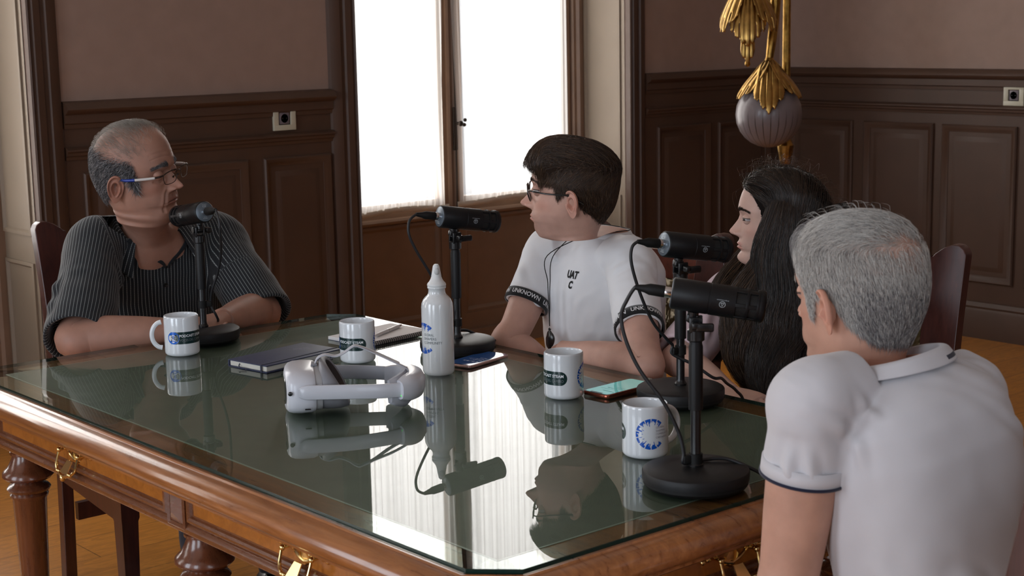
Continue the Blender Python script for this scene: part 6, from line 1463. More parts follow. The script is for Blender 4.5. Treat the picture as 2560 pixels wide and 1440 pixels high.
# ---------------------------------------------------------------- the man in the striped shirt
def stripe_mat():
    m = cloth_mat('pinstriped_cotton', (.016, .018, .022), rough=.8, sheen=.15); nt = m.node_tree; b = nt.nodes['Principled BSDF']
    for l in list(b.inputs['Base Color'].links): nt.links.remove(l)
    at = nt.nodes.new('ShaderNodeAttribute'); at.attribute_name = 'stripe'; av = nt.nodes.new('ShaderNodeAttribute'); av.attribute_name = 'along'
    def M_(op, a, b_=None):
        n = nt.nodes.new('ShaderNodeMath'); n.operation = op
        for i, v in enumerate((a, b_)):
            if v is None: continue
            if isinstance(v, (int, float)): n.inputs[i].default_value = v
            else: nt.links.new(v, n.inputs[i])
        return n.outputs[0]
    u = M_('DIVIDE', at.outputs['Fac'], .0088); f = M_('ABSOLUTE', M_('SUBTRACT', M_('FRACT', u), .5)); line = M_('LESS_THAN', f, .075)
    v = M_('FRACT', M_('DIVIDE', av.outputs['Fac'], .005)); dash = M_('LESS_THAN', v, .78); k = M_('MULTIPLY', line, M_('ADD', M_('MULTIPLY', dash, .75), .25))
    mx = nt.nodes.new('ShaderNodeMix'); mx.data_type = 'RGBA'; mx.inputs[6].default_value = (.014, .016, .020, 1); mx.inputs[7].default_value = (.26, .29, .29, 1); nt.links.new(k, mx.inputs[0]); nt.links.new(mx.outputs[2], b.inputs['Base Color']); return m
def lm_mask(P):
    """horseshoe of hair round a bald crown"""
    x, y, z = P.T; ax = np.abs(x); lo = np.interp(y, [-.12, -.08, -.06, -.02, -.005, .004, .022, .030, .036, .044, .05], [-.036, -.036, -.026, -.006, .020, .030, .022, -.008, -.006, .020, .04])
    front = smooth01((.044 - .10 * np.maximum(z - .02, 0) * 0 - y) / .012) * smooth01((.02 + .50 * (.085 - z) - y) / .02 + .6)
    up = smooth01((.088 - .30 * (y + .02) - z) / .030)
    return smooth01((z - lo) / .010 + .3) * front * up, smooth01((z - .06) / .03) * smooth01((.075 - y) / .05)
def striped_man():
    root = person_root((2.0, 3.86, 0), 'person in black pinstriped shirt and glasses, arms folded at the far end')
    m_sk = skin_mat('skin_tanned', (.38, .20, .145)); m_sh = stripe_mat(); nm = NM()
    M = frame_matrix(V3(1.886, 3.68, 1.150), 302, 2, 9, 1.10)
    kw = dict(M=M, dc=.008, cran=1.08, nose=1.12, fat=.005, brow=.002, folds=1.2, stubble=.12, lipcol=(.78, .62, .62), lid=(-12, -16), flare=30, ear=1.08, lips=.7, gaze=-30, iris=(.05, .03, .02),
              scalp=lambda P, C_: (scalp_tint(C_, lm_mask(P)[0] * .85, (.22, .27, .34)), scalp_tint(C_, lm_mask(P)[1] * .15, (.8, .85, .9))),
              spine=[(2.03, 3.94, .47), (2.03, 3.95, .62), (2.03, 3.91, .85), (1.975, 3.805, 1.012)], lat0=(-1, 0, 0), lat1=(-1, .02, 0), neck_t=.022, neck_b=.06,
              trunk=[(1.0, .074, .084, .064), (.96, .096, .094, .074), (.91, .135, .098, .086), (.84, .165, .105, .10), (.7, .17, .115, .11), (.4, .165, .14, .11), (.1, .165, .13, .12)])
    HR, M = body(nm, kw); ex = eyes(None, M, kw, nm)
    shR, elR, wrR = (1.832, 3.835, .968), (1.655, 3.600, .785), (1.87, 3.452, .798); shL, elL, wrL = (2.195, 3.83, .948), (2.185, 3.60, .785), (1.99, 3.465, .806)
    arm(nm, shR, elR, wrR, 1.08); arm(nm, shL, elL, wrL, 1.08)
    hand(nm, wrR, (.95, .12, -.04), (0, -.2, 1), 1, 1.0, (14, 18, 12)); hand(nm, wrL, (-.95, -.30, -.05), (.05, -.2, 1), -1, 1.0, (10, 14, 12), 3)
    nm.build('body', m_sk, root)
    for e in ex: e.build('eye', m_eye, root)
    g = NM(); sp = [(0, .205, .175, .15), (.08, .21, .18, .15), (.25, .205, .185, .14), (.45, .205, .178, .14), (.62, .208, .165, .14), (.76, .205, .145, .132), (.85, .192, .122, .12), (.905, .162, .102, .108), (.945, .128, .092, .094), (.975, .102, .082, .082), (.99, .089, .074, .074), (.992, .084, .069, .069), (.975, .08, .065, .065), (.94, .078, .06, .06)]
    g.loft(torso_rings(sp, kw['spine'], kw['lat0'], kw['lat1'], 96, THS))
    cR, uR, rR = sleeve(g, shR, elR, .98, .080, .086, (.08, .02, .02), V3(-.004, 0, .0), sag=.012, ret=.06); cL, uL, rL = sleeve(g, shL, elL, 1.05, .080, .084, (-.08, .02, .02), V3(.004, 0, .0), sag=.010, ret=.06)
    V, F, lap = remesh(g, .0036, 7); N = normals(V, F); A = lambda *p: [V3(*q) for q in p]
    V = folds(V, N, [
        (A((1.76, 3.76, .95), (1.79, 3.72, .88), (1.80, 3.70, .80)), .010, .013), (A((1.80, 3.75, .97), (1.84, 3.72, .90), (1.87, 3.71, .82)), .008, .013), (A((1.68, 3.76, .96), (1.66, 3.72, .90), (1.67, 3.66, .84)), .009, .013),
        (A((1.72, 3.70, .93), (1.71, 3.66, .87), (1.74, 3.62, .80)), .009, .012), (A((1.64, 3.72, .90), (1.63, 3.66, .84), (1.66, 3.60, .80)), .007, .012),
        (A((2.26, 3.76, .93), (2.22, 3.72, .86), (2.19, 3.71, .78)), .010, .013), (A((2.22, 3.75, .96), (2.18, 3.72, .88)), .007, .012), (A((2.28, 3.80, .92), (2.28, 3.72, .86), (2.26, 3.66, .80)), .009, .012), (A((2.20, 3.72, .90), (2.22, 3.66, .84), (2.24, 3.62, .80)), .008, .012),
        (A((1.93, 3.71, .88), (1.92, 3.72, .80), (1.93, 3.74, .70)), .006, .014), (A((2.10, 3.70, .90), (2.08, 3.71, .80), (2.07, 3.73, .70)), .006, .014), (A((1.86, 3.72, .80), (1.95, 3.73, .75), (2.05, 3.73, .76)), .006, .014)])
    V = V + N * (.0035 * snoise(V, 20, 21) + .0012 * snoise(V, 60, 22))[:, None]; V = lap(V, .4); N = normals(V, F)
    # thread coordinates: round the trunk, and round each sleeve
    x = V[:, 0] - 2.01; y = V[:, 1] - 3.90; st = x * 1.0; al = V[:, 2].copy()
    wst = .010 * snoise(V, 9, 5)
    for sh, el, sg in ((shR, elR, -1), (shL, elL, 1)):
        sh, el = V3(*sh), V3(*el); u = unit(el - sh); d = V - sh; t = d @ u; q0 = np.linalg.norm(d - t[:, None] * u, axis=1); out = (q0 < .098) & (t > -.05) & (((V[:, 0] - sh[0]) * sg > -.004) | (t > .15)) & (V[:, 2] > .6); q = d - t[:, None] * u; a0 = unit(np.cross(u, (0, 0, 1))); b0 = np.cross(a0, u)
        an = np.arctan2(q @ a0, q @ b0); s_ = an * .078; st = np.where(out, s_, st); al = np.where(out, t, al)
        # open V at the throat
    fz = V[:, 2]; fx = V[:, 0] - (2.005 + (1.03 - fz) * -.10); vhalf = np.interp(fz, [.912, .93, .96, .99, 1.03], [0, .014, .040, .060, .090]); keep = ~((V[:, 1] < 3.83) & (np.where(fx < 0, -fx * .58, fx) < vhalf) & (fz > .912))
    cloth_obj('shirt', V, F, m_sh, root, dict(stripe=st + wst * .3, along=al), keep)
    # collar: falls over both sides, points forwards
    def fV(x_, z_): k = np.argmin((V[:, 0] - x_) ** 2 + (V[:, 2] - z_) ** 2 + (V[:, 1] > 3.86) * 9); return V[k] + N[k] * .003
    base = torso_rings([(1.0, .080, .066, .068)], kw['spine'], kw['lat0'], kw['lat1'], 80, np.linspace(0, 2 * pi, 80, endpoint=False))[0]; ctr = base.mean(0)
    idx = [k % 80 for k in range(9, 72)]; n = len(idx); rows = []
    for r_ in range(6):
        row = []
        for j, k in enumerate(idx):
            t = abs(j / (n - 1) * 2 - 1); p = base[k]; rad = unit((p - ctr) * V3(1, 1, 0)); frontness = smooth01((t - .62) / .38)
            up_ = V3(0, 0, .026 * (1 - frontness * .7)); drop = .040 + .034 * frontness
            prof = [(-.001, -.012), (.000, .5), (.002, 1.0), (.010, .96), (.020, .2), (.030, -1)][r_]
            q = p + rad * prof[0]
            if r_ == 0: q = q + V3(0, 0, -.012)
            elif r_ < 4: q = q + up_ * prof[1]
            else:
                f = (r_ - 3) / 2; q = q + rad * (.006 * f + .012 * frontness * f) + V3(0, 0, up_[2] - drop * f) + V3(0, -.014, -.010) * frontness * f
            row.append(q)
        rows.append(row)
    rows = interp_rows(np.array(rows).reshape(6, -1), 22).reshape(22, n, 3); c = NM(); c.add(rows.reshape(-1, 3), grid_faces(22, n, False)); o = c.build('collar', m_sh, root, fix=False)
    me = o.data; cv = rows.reshape(-1, 3); a_ = me.attributes.new('stripe', 'FLOAT', 'POINT'); ang = np.arctan2(cv[:, 0] - ctr[0], cv[:, 1] - ctr[1]); a_.data.foreach_set('value', (ang * .085).astype(np.float32)); a_ = me.attributes.new('along', 'FLOAT', 'POINT'); a_.data.foreach_set('value', cv[:, 2].astype(np.float32)); so = o.modifiers.new('s', 'SOLIDIFY'); so.thickness = .002
    # placket edges of the V and two buttons
    for sg in (-1, 1):
        P_ = [V3(2.005 + (1.03 - z) * -.10 + sg * (np.interp(z, [.912, .93, .96, .99, 1.03], [0, .014, .040, .060, .090]) * (1.72 if sg < 0 else 1) + .004), 0, z) for z in (.905, .915, .93, .95, .965, .98, .99)]; Q = []
        for p in P_: q = fV(p[0], p[2]); Q.append(V3(p[0], q[1] - .001, p[2]))
        pl = NM(); pl.tube(Q, [.0022, .004, .0055, .006, .0065, .007, .006], 12, (0, 1, 0), .35, 5); o = pl.build('placket', m_sh, root); a_ = o.data.attributes.new('stripe', 'FLOAT', 'POINT'); a_.data.foreach_set('value', np.full(len(o.data.vertices), .0044, np.float32) * 2)
    for z in (.86, .77):
        q = fV(1.988, z); bt_ = MB(); Mx = Matrix.Rotation(radians(90), 4, 'X'); bt_.lathe([(0, .002), (.0035, .002), (.005, .0026), (.0055, .0012), (.0055, 0)], tuple(q), 20, Mx); o = bt_.build('button', m_mic2, root); o.matrix_parent_inverse = root.matrix_basis.inverted()
    legs(root, (2.03, 3.94, .50), (0, -1), knee_d=.42)
    # glasses: thin half rim, white temples with blue tips
    HV, HN = scalp_field(HR); mgr = mat('bronze_rim', (.035, .022, .018), .3, metal=.6); mwt = mat('white_temple', (.55, .52, .5), .3); mbt = mat('blue_temple_tip', (.01, .04, .30), .3); g_ = NM(); ln = NM(); rims = []
    for s in (-1, 1):
        sh_ = [(-.022, .0125), (-.010, .0140), (.010, .0130), (.0235, .0095), (.0245, 0), (.0195, -.0125), (.006, -.0155), (-.010, -.0150), (-.0195, -.0105), (-.0235, 0)]
        pts = []
        for px_, pz in sh_: X = .0325 + px_ * 1.0; pts.append((s * X, .1120 - 2.6 * X * X - .14 * (.012 - pz), .0200 + pz - .002))
        P_ = interp_rows(np.array(pts + pts[:1]), 41); rims.append(P_)
        g_.tube(to_world(np.vstack([P_, P_[1:2]]), M), [.0009] * 42, 8, None, 1, 1); g_.tube(to_world(interp_rows(np.array(pts[:4]), 9), M), [.0014] * 9, 8, None, 1, 1)
        c_ = P_.mean(0); ln.add(to_world(np.vstack([c_[None], P_[:-1]]), M), [(0, 1 + k, 1 + (k + 1) % 40) for k in range(40)])
    g_.tube(to_world(np.array([(-.0105, .108, .0245), (0, .1105, .0265), (.0105, .108, .0245)]), M), [.0013] * 3, 8)
    for s in (-1, 1):
        g_.tube(to_world(np.array([(s * .056, .1015, .0265), (s * .064, .097, .0255), (s * .0705, .088, .0245)]), M), [.0026, .0034, .0032], 10, None, .7, 4); g_.tube(to_world(np.array([(s * .012, .104, .016), (s * .010, .100, .012)]), M), [.001, .0028], 8)
    go = g_.build('glasses', mgr, root)
    for s in (-1, 1):
        t1 = NM(); t1.tube(to_world(np.array([(s * .0700, .0885, .0245), (s * .0765, .065, .0240), (s * .0800, .042, .0235)]), M), [.0034, .0036, .0036], 12, (0, 0, 1), 1.0, 6); o = t1.build('temple', mwt, go); o.matrix_parent_inverse = Matrix()
        t2 = NM(); t2.tube(to_world(np.array([(s * .0800, .042, .0235), (s * .0815, .022, .0235), (s * .0810, .010, .0245), (s * .0785, .000, .0235)]), M), [.0037, .0038, .0036, .0034], 12, (0, 0, 1), 1.0, 6); o = t2.build('temple_tip', mbt, go); o.matrix_parent_inverse = Matrix()
    ln.build('lens', MATS.get('spectacle_glass') or thin_glass('spectacle_glass', (.97, .98, .98), 1.2), go).matrix_parent_inverse = Matrix()
    # hair
    mh = hair_mat('grey_black_hair', (.018, .018, .020), (.12, .12, .13), .45, (.46, .45, .45), .62); r = np.random.RandomState(4); w, tp = lm_mask(HV)
    sh2 = Shell(HV, lambda P: .0075 + 0 * P[:, 0])
    def pick(w, n): return HV[r.choice(len(HV), n, p=w / w.sum())] + r.normal(size=(n, 3)) * .0008
    P = pick(w, 15000); fl = lambda P, t: np.stack([0 * P[:, 0], -.75 + 1.0 * (P[:, 1] > .03) * (P[:, 2] < .03), -.7 - .3 * (P[:, 2] < .0)], 1)
    strands('hair', to_world(sh2.march(P, fl, r.uniform(.008, .020, len(P)), 5, r.uniform(.3, 1.3, len(P)), .35, 3), M), .00042, mh, root)
    P = pick(tp * (1 - w) + 1e-5, 3200); mg2 = hair_mat('thin_grey_hair', (.16, .14, .12), (.42, .38, .33), .4)
    strands('thin_crown_hair', to_world(sh2.march(P, vfield(-.4, -.8, .1), r.uniform(.012, .032, len(P)), 6, r.uniform(.2, 1.3, len(P)), .3, 5), M), .00022, mg2, root, .3)
    brow_hair(M, root, mh, 420, z=.0415, th=.0052, L=.010, rad=.00036, HRV=HV, HRN=HN)
    # hair on the forearms
    return root
striped_man()
# ---------------------------------------------------------------- the young woman
def wm_mask(P):
    x, y, z = P.T; line = np.interp(y, [-.12, .0, .030, .045, .06, .075, .092, .1], [-.2, -.2, -.03, .045, .072, .086, .094, .1]); return smooth01((z - line) / .010 + .4)
def young_woman():
    root = person_root((2.78, 2.26, 0), 'person with very long dark hair and pale pink top, sitting in profile')
    m_sk = skin_mat('skin_light', (.58, .37, .30), .5); m_sh = cloth_mat('pale_pink_cotton', (.60, .46, .49)); nm = NM()
    M = frame_matrix(V3(2.708, 2.252, 1.070), 134, 4, 0, .96)
    kw = dict(M=M, jz=.95, nose=.92, gaunt=.0015, lips=.9, lipcol=(.9, .62, .62), narrow=.96, lid=(5, -14), iris=(.02, .014, .01), gx=-.55, eye_out=-.0008,
              spine=[(2.86, 2.27, .47), (2.86, 2.27, .62), (2.80, 2.265, .82), (2.765, 2.262, .972)], lat0=(.05, 1, 0), lat1=(.05, 1, 0), neck_t=.045, neck_b=.045,
              trunk=[(1.0, .056, .046, .05), (.96, .08, .055, .065), (.91, .125, .07, .08), (.84, .14, .085, .09), (.7, .135, .10, .09), (.4, .125, .09, .085), (.1, .15, .10, .11)])
    HR, M = body(nm, kw); ex = eyes(None, M, kw, nm)
    shR, elR, wrR = (2.74, 2.415, .900), (2.53, 2.385, .780), (2.47, 2.18, .745); shL, elL, wrL = (2.76, 2.11, .900), (2.60, 2.0, .76), (2.52, 2.14, .70)
    arm(nm, shR, elR, wrR, .80); arm(nm, shL, elL, wrL, .80); hand(nm, wrR, (-.1, -1, -.03), (-.2, 0, 1), 1, .86, (15, 20, 15)); hand(nm, wrL, (-.3, .9, -.05), (-.2, 0, 1), -1, .86, (15, 20, 15))
    nm.build('body', m_sk, root)
    for e in ex: e.build('eye', m_eye, root)
    g = NM(); sp = [(0, .17, .12, .13), (.1, .17, .12, .125), (.3, .14, .11, .105), (.5, .145, .115, .105), (.66, .155, .125, .11), (.78, .158, .115, .108), (.86, .15, .10, .10), (.91, .13, .085, .092), (.95, .10, .07, .08), (.975, .082, .06, .068), (.99, .073, .056, .060), (.992, .068, .051, .055), (.975, .065, .048, .052), (.94, .062, .046, .05)]
    g.loft(torso_rings(sp, kw['spine'], kw['lat0'], kw['lat1'], 96, THS))
    sleeve(g, shR, elR, .96, .060, .060, (.0, -.06, .02)); sleeve(g, shL, elL, .9, .060, .058, (.0, .06, .02))
    V, F, lap = remesh(g, .0036, 7); N = normals(V, F); A = lambda *p: [V3(*q) for q in p]
    V = folds(V, N, [(A((2.66, 2.40, .92), (2.60, 2.36, .88), (2.55, 2.34, .82)), .006, .010), (A((2.62, 2.42, .90), (2.56, 2.42, .86)), .005, .009), (A((2.66, 2.36, .88), (2.68, 2.32, .80), (2.70, 2.30, .72)), .008, .012), (A((2.64, 2.30, .84), (2.68, 2.26, .76)), .006, .011), (A((2.58, 2.34, .85), (2.56, 2.36, .80)), .005, .008)])
    V = V + N * (.003 * snoise(V, 24, 31))[:, None]; cloth_obj('top', V, F, m_sh, root)
    legs(root, (2.86, 2.27, .50), (-1, 0), knee_d=.38)
    HV, HN = scalp_field(HR); mh = hair_mat('dark_brown_long_hair', (.008, .0055, .0045), (.030, .017, .011), .32, (.075, .042, .025), .85); md = hair_mat('chestnut_hair_ends', (.014, .008, .005), (.065, .036, .020), .34, (.15, .085, .045), .85)
    w = wm_mask(HV); x, y, z = HV.T; r = np.random.RandomState(12)
    sh_ = Shell(HV, lambda P: .012 + .010 * smooth01((P[:, 2] - .02) / .05) + .006 * smooth01((-P[:, 1]) / .06))
    R_, T_, d_ = sh_.samp(HV); sel = w > .3
    hair_volume(HR, HV, HN, T_ * .60 * smooth01((w - .3) / .7) * (1 - .7 * smooth01((y - .05) / .03)), w > .5, M, mat('dark_hair_mass', (.010, .007, .006), .9, spec=.1), root)
    # tresses: ring frames from the side of the head down over the chest and back (world space)
    # each lock follows: scalp -> temple/ear level -> falls along a tress centre line
    def lock(side_pts, rx, ry, n, L0, seed, m, name, wave=.011, rad=.00055, lo=.30, hi=1.0):
        rr = np.random.RandomState(seed); k = 30; C0 = interp_rows(np.array(side_pts, float), k); endt = rr.uniform(.80, 1.0, n) ** .8; RX = np.interp(np.linspace(0, 1, k), np.linspace(0, 1, len(rx)), rx); RY = np.interp(np.linspace(0, 1, k), np.linspace(0, 1, len(ry)), ry)
        d = np.gradient(C0, axis=0); d /= np.linalg.norm(d, axis=1)[:, None]; sx = unit((.76, -.65, 0)); X_ = sx - d * (d @ sx)[:, None]; X_ /= np.linalg.norm(X_, axis=1)[:, None]; Y_ = np.cross(d, X_)
        a = rr.uniform(0, 2 * pi, n); q = np.sqrt(rr.uniform(lo, hi, n)); t = np.linspace(0, 1, k)[None, :]
        clump = rr.randint(0, 46, n); ca = rr.uniform(0, 6.28, 46); cph = rr.uniform(0, 6.28, 46)
        a2 = a[:, None] * (1 - .35 * t) + (ca[clump])[:, None] * .35 * t + .5 * np.sin(2.2 * t + cph[clump][:, None]) * t
        q2 = q[:, None] * (1 + .10 * np.sin(6 * t + cph[clump][:, None]))
        Pp = C0[None] + (np.cos(a2) * q2 * RX[None])[..., None] * X_[None] + (np.sin(a2) * q2 * RY[None])[..., None] * Y_[None]
        wv = wave * (t ** 1.4) * np.sin(2 * pi * (2.6 * t) + cph[clump][:, None]); wv2 = wave * (t ** 1.4) * np.cos(2 * pi * (2.3 * t) + cph[clump][:, None] * 1.7)
        Pp += wv[..., None] * X_[None] + wv2[..., None] * Y_[None] + rr.normal(size=(n, 1, 3)) * .0015 * t[..., None]
        ti = t * endt[:, None] * (k - 1); i0 = np.clip(np.floor(ti).astype(int), 0, k - 2); fr_ = (ti - i0)[..., None]; rows_ = np.arange(n)[:, None]; return Pp[rows_, i0] * (1 - fr_) + Pp[rows_, i0 + 1] * fr_
    # scalp fibres combed from the middle parting down both sides
    def comb(P, t): s = np.where(P[:, 0] >= 0, 1., -1.); f = smooth01((P[:, 1] - .015) / .04); return np.stack([s * (.9 * (P[:, 2] > .03) + .1), -.45 + .25 * (P[:, 1] < -.02) - .9 * f, -.35 - 1.2 * (P[:, 2] < .10) * (1 - .6 * f)], 1)
    P = HV[r.choice(len(HV), 13000, p=(w * smooth01((z - .0) / .05)) / (w * smooth01((z - .0) / .05)).sum())] + r.normal(size=(13000, 3)) * .001
    strands('scalp_hair', to_world(sh_.march(P, comb, r.uniform(.10, .17, len(P)), 16, r.uniform(.55, 1.08, len(P)) ** .6, .05, 3, wave=.05), M), .00050, mh, root)
    H = lambda *p: to_world(np.array([p]), M)[0]
    # left side in front of the shoulder, as the camera sees it
    def flat_lock(*a, **k): return a
    front = [H(-.080, -.005, .075), H(-.088, -.004, .02), H(-.086, .000, -.05), (2.655, 2.185, .93), (2.635, 2.185, .86), (2.61, 2.18, .80), (2.585, 2.165, .745), (2.565, 2.15, .70)]
    Q = lock(front, [.030, .046, .056, .066, .068, .058, .042, .014], [.012, .020, .030, .038, .040, .036, .026, .010], 10000, .5, 41, mh, 'x')
    dark = r.uniform(0, 1, len(Q)); strands('front_tress', Q, .00055, mh, root)
    Q2 = lock([H(-.070, .030, .06), H(-.084, .022, .0), H(-.078, .030, -.06), (2.60, 2.245, .935), (2.585, 2.25, .875), (2.585, 2.24, .815), (2.60, 2.215, .76), (2.605, 2.19, .71)], [.008, .012, .020, .036, .046, .044, .034, .012], [.006, .010, .018, .026, .030, .030, .024, .010], 5200, .5, 42, md, 'x', wave=.018)
    strands('wavy_tress', Q2, .00052, md, root)
    back = [H(-.045, -.085, .06), H(-.05, -.10, .0), H(-.04, -.10, -.06), (2.84, 2.19, .93), (2.86, 2.18, .84), (2.87, 2.18, .74), (2.87, 2.18, .66)]
    Q3 = lock(back, [.055, .075, .085, .09, .09, .08, .05], [.02, .04, .045, .045, .04, .035, .02], 6500, .5, 43, mh, 'x'); strands('back_tress', Q3, .0006, mh, root)
    right_ = [H(.078, .01, .06), H(.086, .01, .0), H(.080, .02, -.06), (2.67, 2.36, .92), (2.65, 2.37, .84), (2.65, 2.36, .76)]
    Q4 = lock(right_, [.015, .03, .04, .045, .045, .02], [.012, .02, .03, .032, .03, .014], 3500, .5, 44, md, 'x', wave=.010); strands('far_tress', Q4, .0006, md, root)
    # dense cores so the tresses are not see-through
    core = NM()
    for pts, a, b_ in ((front, [.022, .036, .046, .056, .060, .054, .036, .010], [.008, .014, .022, .028, .030, .028, .020, .006]), (back, [.045, .062, .072, .076, .074, .062, .03], [.016, .032, .036, .036, .032, .026, .012])):
        c0 = np.array(pts, float); k = len(c0); rg = limb_rings(c0, a, 32, (.76, -.65, 0), 1.0, 6); C1 = rg.mean(1, keepdims=True); d = np.gradient(C1[:, 0], axis=0); d /= np.linalg.norm(d, axis=1)[:, None]; sx = unit((.76, -.65, 0)); X_ = sx - d * (d @ sx)[:, None]; X_ /= np.linalg.norm(X_, axis=1)[:, None]; Y_ = np.cross(d, X_)
        u = ((rg - C1) * X_[:, None]).sum(-1); v = ((rg - C1) * Y_[:, None]).sum(-1); ratio = np.interp(np.linspace(0, k - 1, len(rg)), range(k), np.array(b_) / np.array(a)); core.loft(C1 + u[..., None] * X_[:, None] + (v * ratio[:, None])[..., None] * Y_[:, None])
    core.build('hair_core', mh, root)
    # flyaway fibres
    P = HV[r.choice(len(HV), 260, p=(w * (z > .06)) / (w * (z > .06)).sum())]; S_ = sh_.march(P, comb, r.uniform(.03, .09, len(P)), 10, r.uniform(1.2, 2.2, len(P)), .5, 9); strands('flyaway_hair', to_world(S_, M), .00022, md, root)
    brow_hair(M, root, mh, 330, z=.0405, th=.0034, L=.007, rad=.0003, HRV=HV, HRN=HN)
    return root
young_woman()

# ---------------------------------------------------------------- the grey-haired man in the polo shirt
def om_mask(P):
    x, y, z = P.T; line = np.interp(y, [-.12, -.085, -.06, -.03, -.014, -.004, .018, .024, .030, .040, .055, .068, .08, .095], [-.046, -.044, -.036, -.012, .016, .026, .022, -.006, -.008, .030, .052, .070, .088, .098]); return smooth01((z - line) / .012 + .3), smooth01((z - .072 - .10 * np.minimum(y, 0)) / .03)
def grey_man():
    root = person_root((1.86, 1.22, 0), 'person with short silver hair in white polo shirt, back to the camera')
    m_sk = skin_mat('skin_ruddy', (.56, .31, .225)); m_sh = cloth_mat('white_pique', (.60, .585, .61), 1400); nm = NM()
    M = frame_matrix(V3(1.866, 1.395, 1.110), 89, -3, 0, 1.04)
    kw = dict(M=M, nose=1.0, fat=.002, folds=.8, lid=(-8, -12), eye_out=-.002, ear=1.06, flare=30, lipcol=(.85, .62, .6), stubble=.1, scalp=lambda P, C_: scalp_tint(C_, om_mask(P)[0] * .6 * (1 - .6 * np.exp(-((P[:, 1] + .075) / .045) ** 2 - ((P[:, 2] - .085) / .035) ** 2 - (P[:, 0] / .05) ** 2)), (.85, 1.3, 1.65)),
              spine=[(1.88, 1.20, .47), (1.88, 1.22, .62), (1.87, 1.275, .85), (1.855, 1.325, 1.035)], lat0=(1, 0, 0), lat1=(1, -.08, 0), neck_t=.05, neck_b=.05,
              trunk=[(1.0, .062, .054, .058), (.96, .085, .065, .07), (.91, .125, .08, .085), (.84, .15, .095, .095), (.7, .15, .105, .105), (.4, .15, .12, .10), (.1, .16, .12, .12)])
    HR, M = body(nm, kw); ex = eyes(None, M, kw, nm)
    shL, elL, wrL = (1.697, 1.345, 1.000), (1.692, 1.385, .715), (1.88, 1.47, .62); shR, elR, wrR = (2.000, 1.30, .965), (2.09, 1.42, .72), (1.98, 1.50, .62)
    arm(nm, shL, elL, wrL, 1.0); arm(nm, shR, elR, wrR, 1.0); hand(nm, wrL, (1, .2, -.1), (0, .3, 1), 1, 1, (20, 25, 20)); hand(nm, wrR, (-1, .1, -.1), (0, .3, 1), -1, 1, (20, 25, 20))
    nm.build('body', m_sk, root)
    for e in ex: e.build('eye', m_eye, root)
    g = NM(); sp = [(0, .18, .15, .13), (.1, .175, .145, .125), (.3, .155, .14, .112), (.5, .158, .135, .115), (.66, .164, .13, .122), (.78, .165, .122, .124), (.86, .160, .112, .116), (.91, .144, .095, .105), (.945, .112, .082, .09), (.975, .088, .072, .074), (.99, .074, .066, .064), (.992, .070, .062, .060), (.975, .067, .059, .057), (.94, .065, .057, .055)]
    g.loft(torso_rings(sp, kw['spine'], kw['lat0'], kw['lat1'], 96, THS))
    cL, uL, rL = sleeve(g, shL, elL, .36, .062, .0585, (.08, -.01, .02), V3(-.002, 0, .004)); cR, uR, rR = sleeve(g, shR, elR, .42, .064, .060, (-.08, 0, .02), V3(.002, 0, .004))
    V, F, lap = remesh(g, .0032, 7); N = normals(V, F); A = lambda *p: [V3(*q) for q in p]
    V = folds(V, N, [
        (A((1.700, 1.320, 1.045), (1.740, 1.270, 0.985), (1.750, 1.240, 0.905)), .0045, .008), (A((1.640, 1.320, 1.015), (1.700, 1.280, 0.965), (1.720, 1.260, 0.885)), .005, .009),
        (A((1.620, 1.330, 0.965), (1.640, 1.340, 0.915), (1.690, 1.330, 0.865)), .006, .010), (A((1.610, 1.370, 0.935), (1.620, 1.330, 0.885), (1.660, 1.350, 0.845)), .006, .009), (A((1.640, 1.310, 0.945), (1.670, 1.320, 0.885), (1.700, 1.340, 0.835)), .006, .010),
        (A((1.880, 1.290, 1.055), (1.960, 1.260, 1.015), (2.020, 1.240, 0.965)), .007, .010), (A((1.820, 1.270, 1.035), (1.910, 1.210, 0.985), (2.000, 1.190, 0.925)), .006, .011), (A((1.980, 1.310, 1.045), (2.020, 1.270, 1.005)), .006, .009), (A((1.930, 1.310, 1.070), (1.960, 1.280, 1.045)), .006, .008),
        (A((1.780, 1.190, 0.785), (1.830, 1.110, 0.745), (1.910, 1.090, 0.765)), .006, .014), (A((1.720, 1.250, 0.785), (1.760, 1.170, 0.725), (1.840, 1.090, 0.685)), .007, .014), (A((1.930, 1.120, 0.845), (1.980, 1.130, 0.785)), .005, .012)])
    V = V + N * (.0030 * snoise(V, 16, 41) + .0010 * snoise(V, 55, 42))[:, None]; V = lap(V, .4); cloth_obj('polo_shirt', V, F, m_sh, root)
    m_pipe = cloth_mat('navy_piping', (.012, .014, .035))
    for ring, u in ((rL, uL), (rR, uR)): band_ring(ring, u, -.0005, .022, .0008, 'cuff_band', m_sh, root, .0015); band_ring(ring, u, -.003, .0015, .0018, 'cuff_piping', m_pipe, root, .0018)
    # turned-down collar with a dark stripe
    base = torso_rings([(1.0, .069, .061, .059)], kw['spine'], kw['lat0'], kw['lat1'], 80, np.linspace(0, 2 * pi, 80, endpoint=False))[0]; ctr = base.mean(0); idx = [k % 80 for k in range(7, 74)]; n = len(idx); rows = []
    for r_ in range(6):
        row = []
        for j, k in enumerate(idx):
            t = abs(j / (n - 1) * 2 - 1); p = base[k]; rad = unit((p - ctr) * V3(1, 1, 0)); fr_ = smooth01((t - .6) / .4); up_ = .014 * (1 - fr_ * .5)
            row.append(p + (rad * -.002 + V3(0, 0, -.014), rad * -.001 + V3(0, 0, up_ * .5), rad * .001 + V3(0, 0, up_), rad * .010 + V3(0, 0, up_ * .97), rad * .017 + V3(0, 0, up_ * .5 - .004 * fr_), rad * (.025 + .01 * fr_) + V3(0, 0, -.004 - .02 * fr_))[r_])
        rows.append(row)
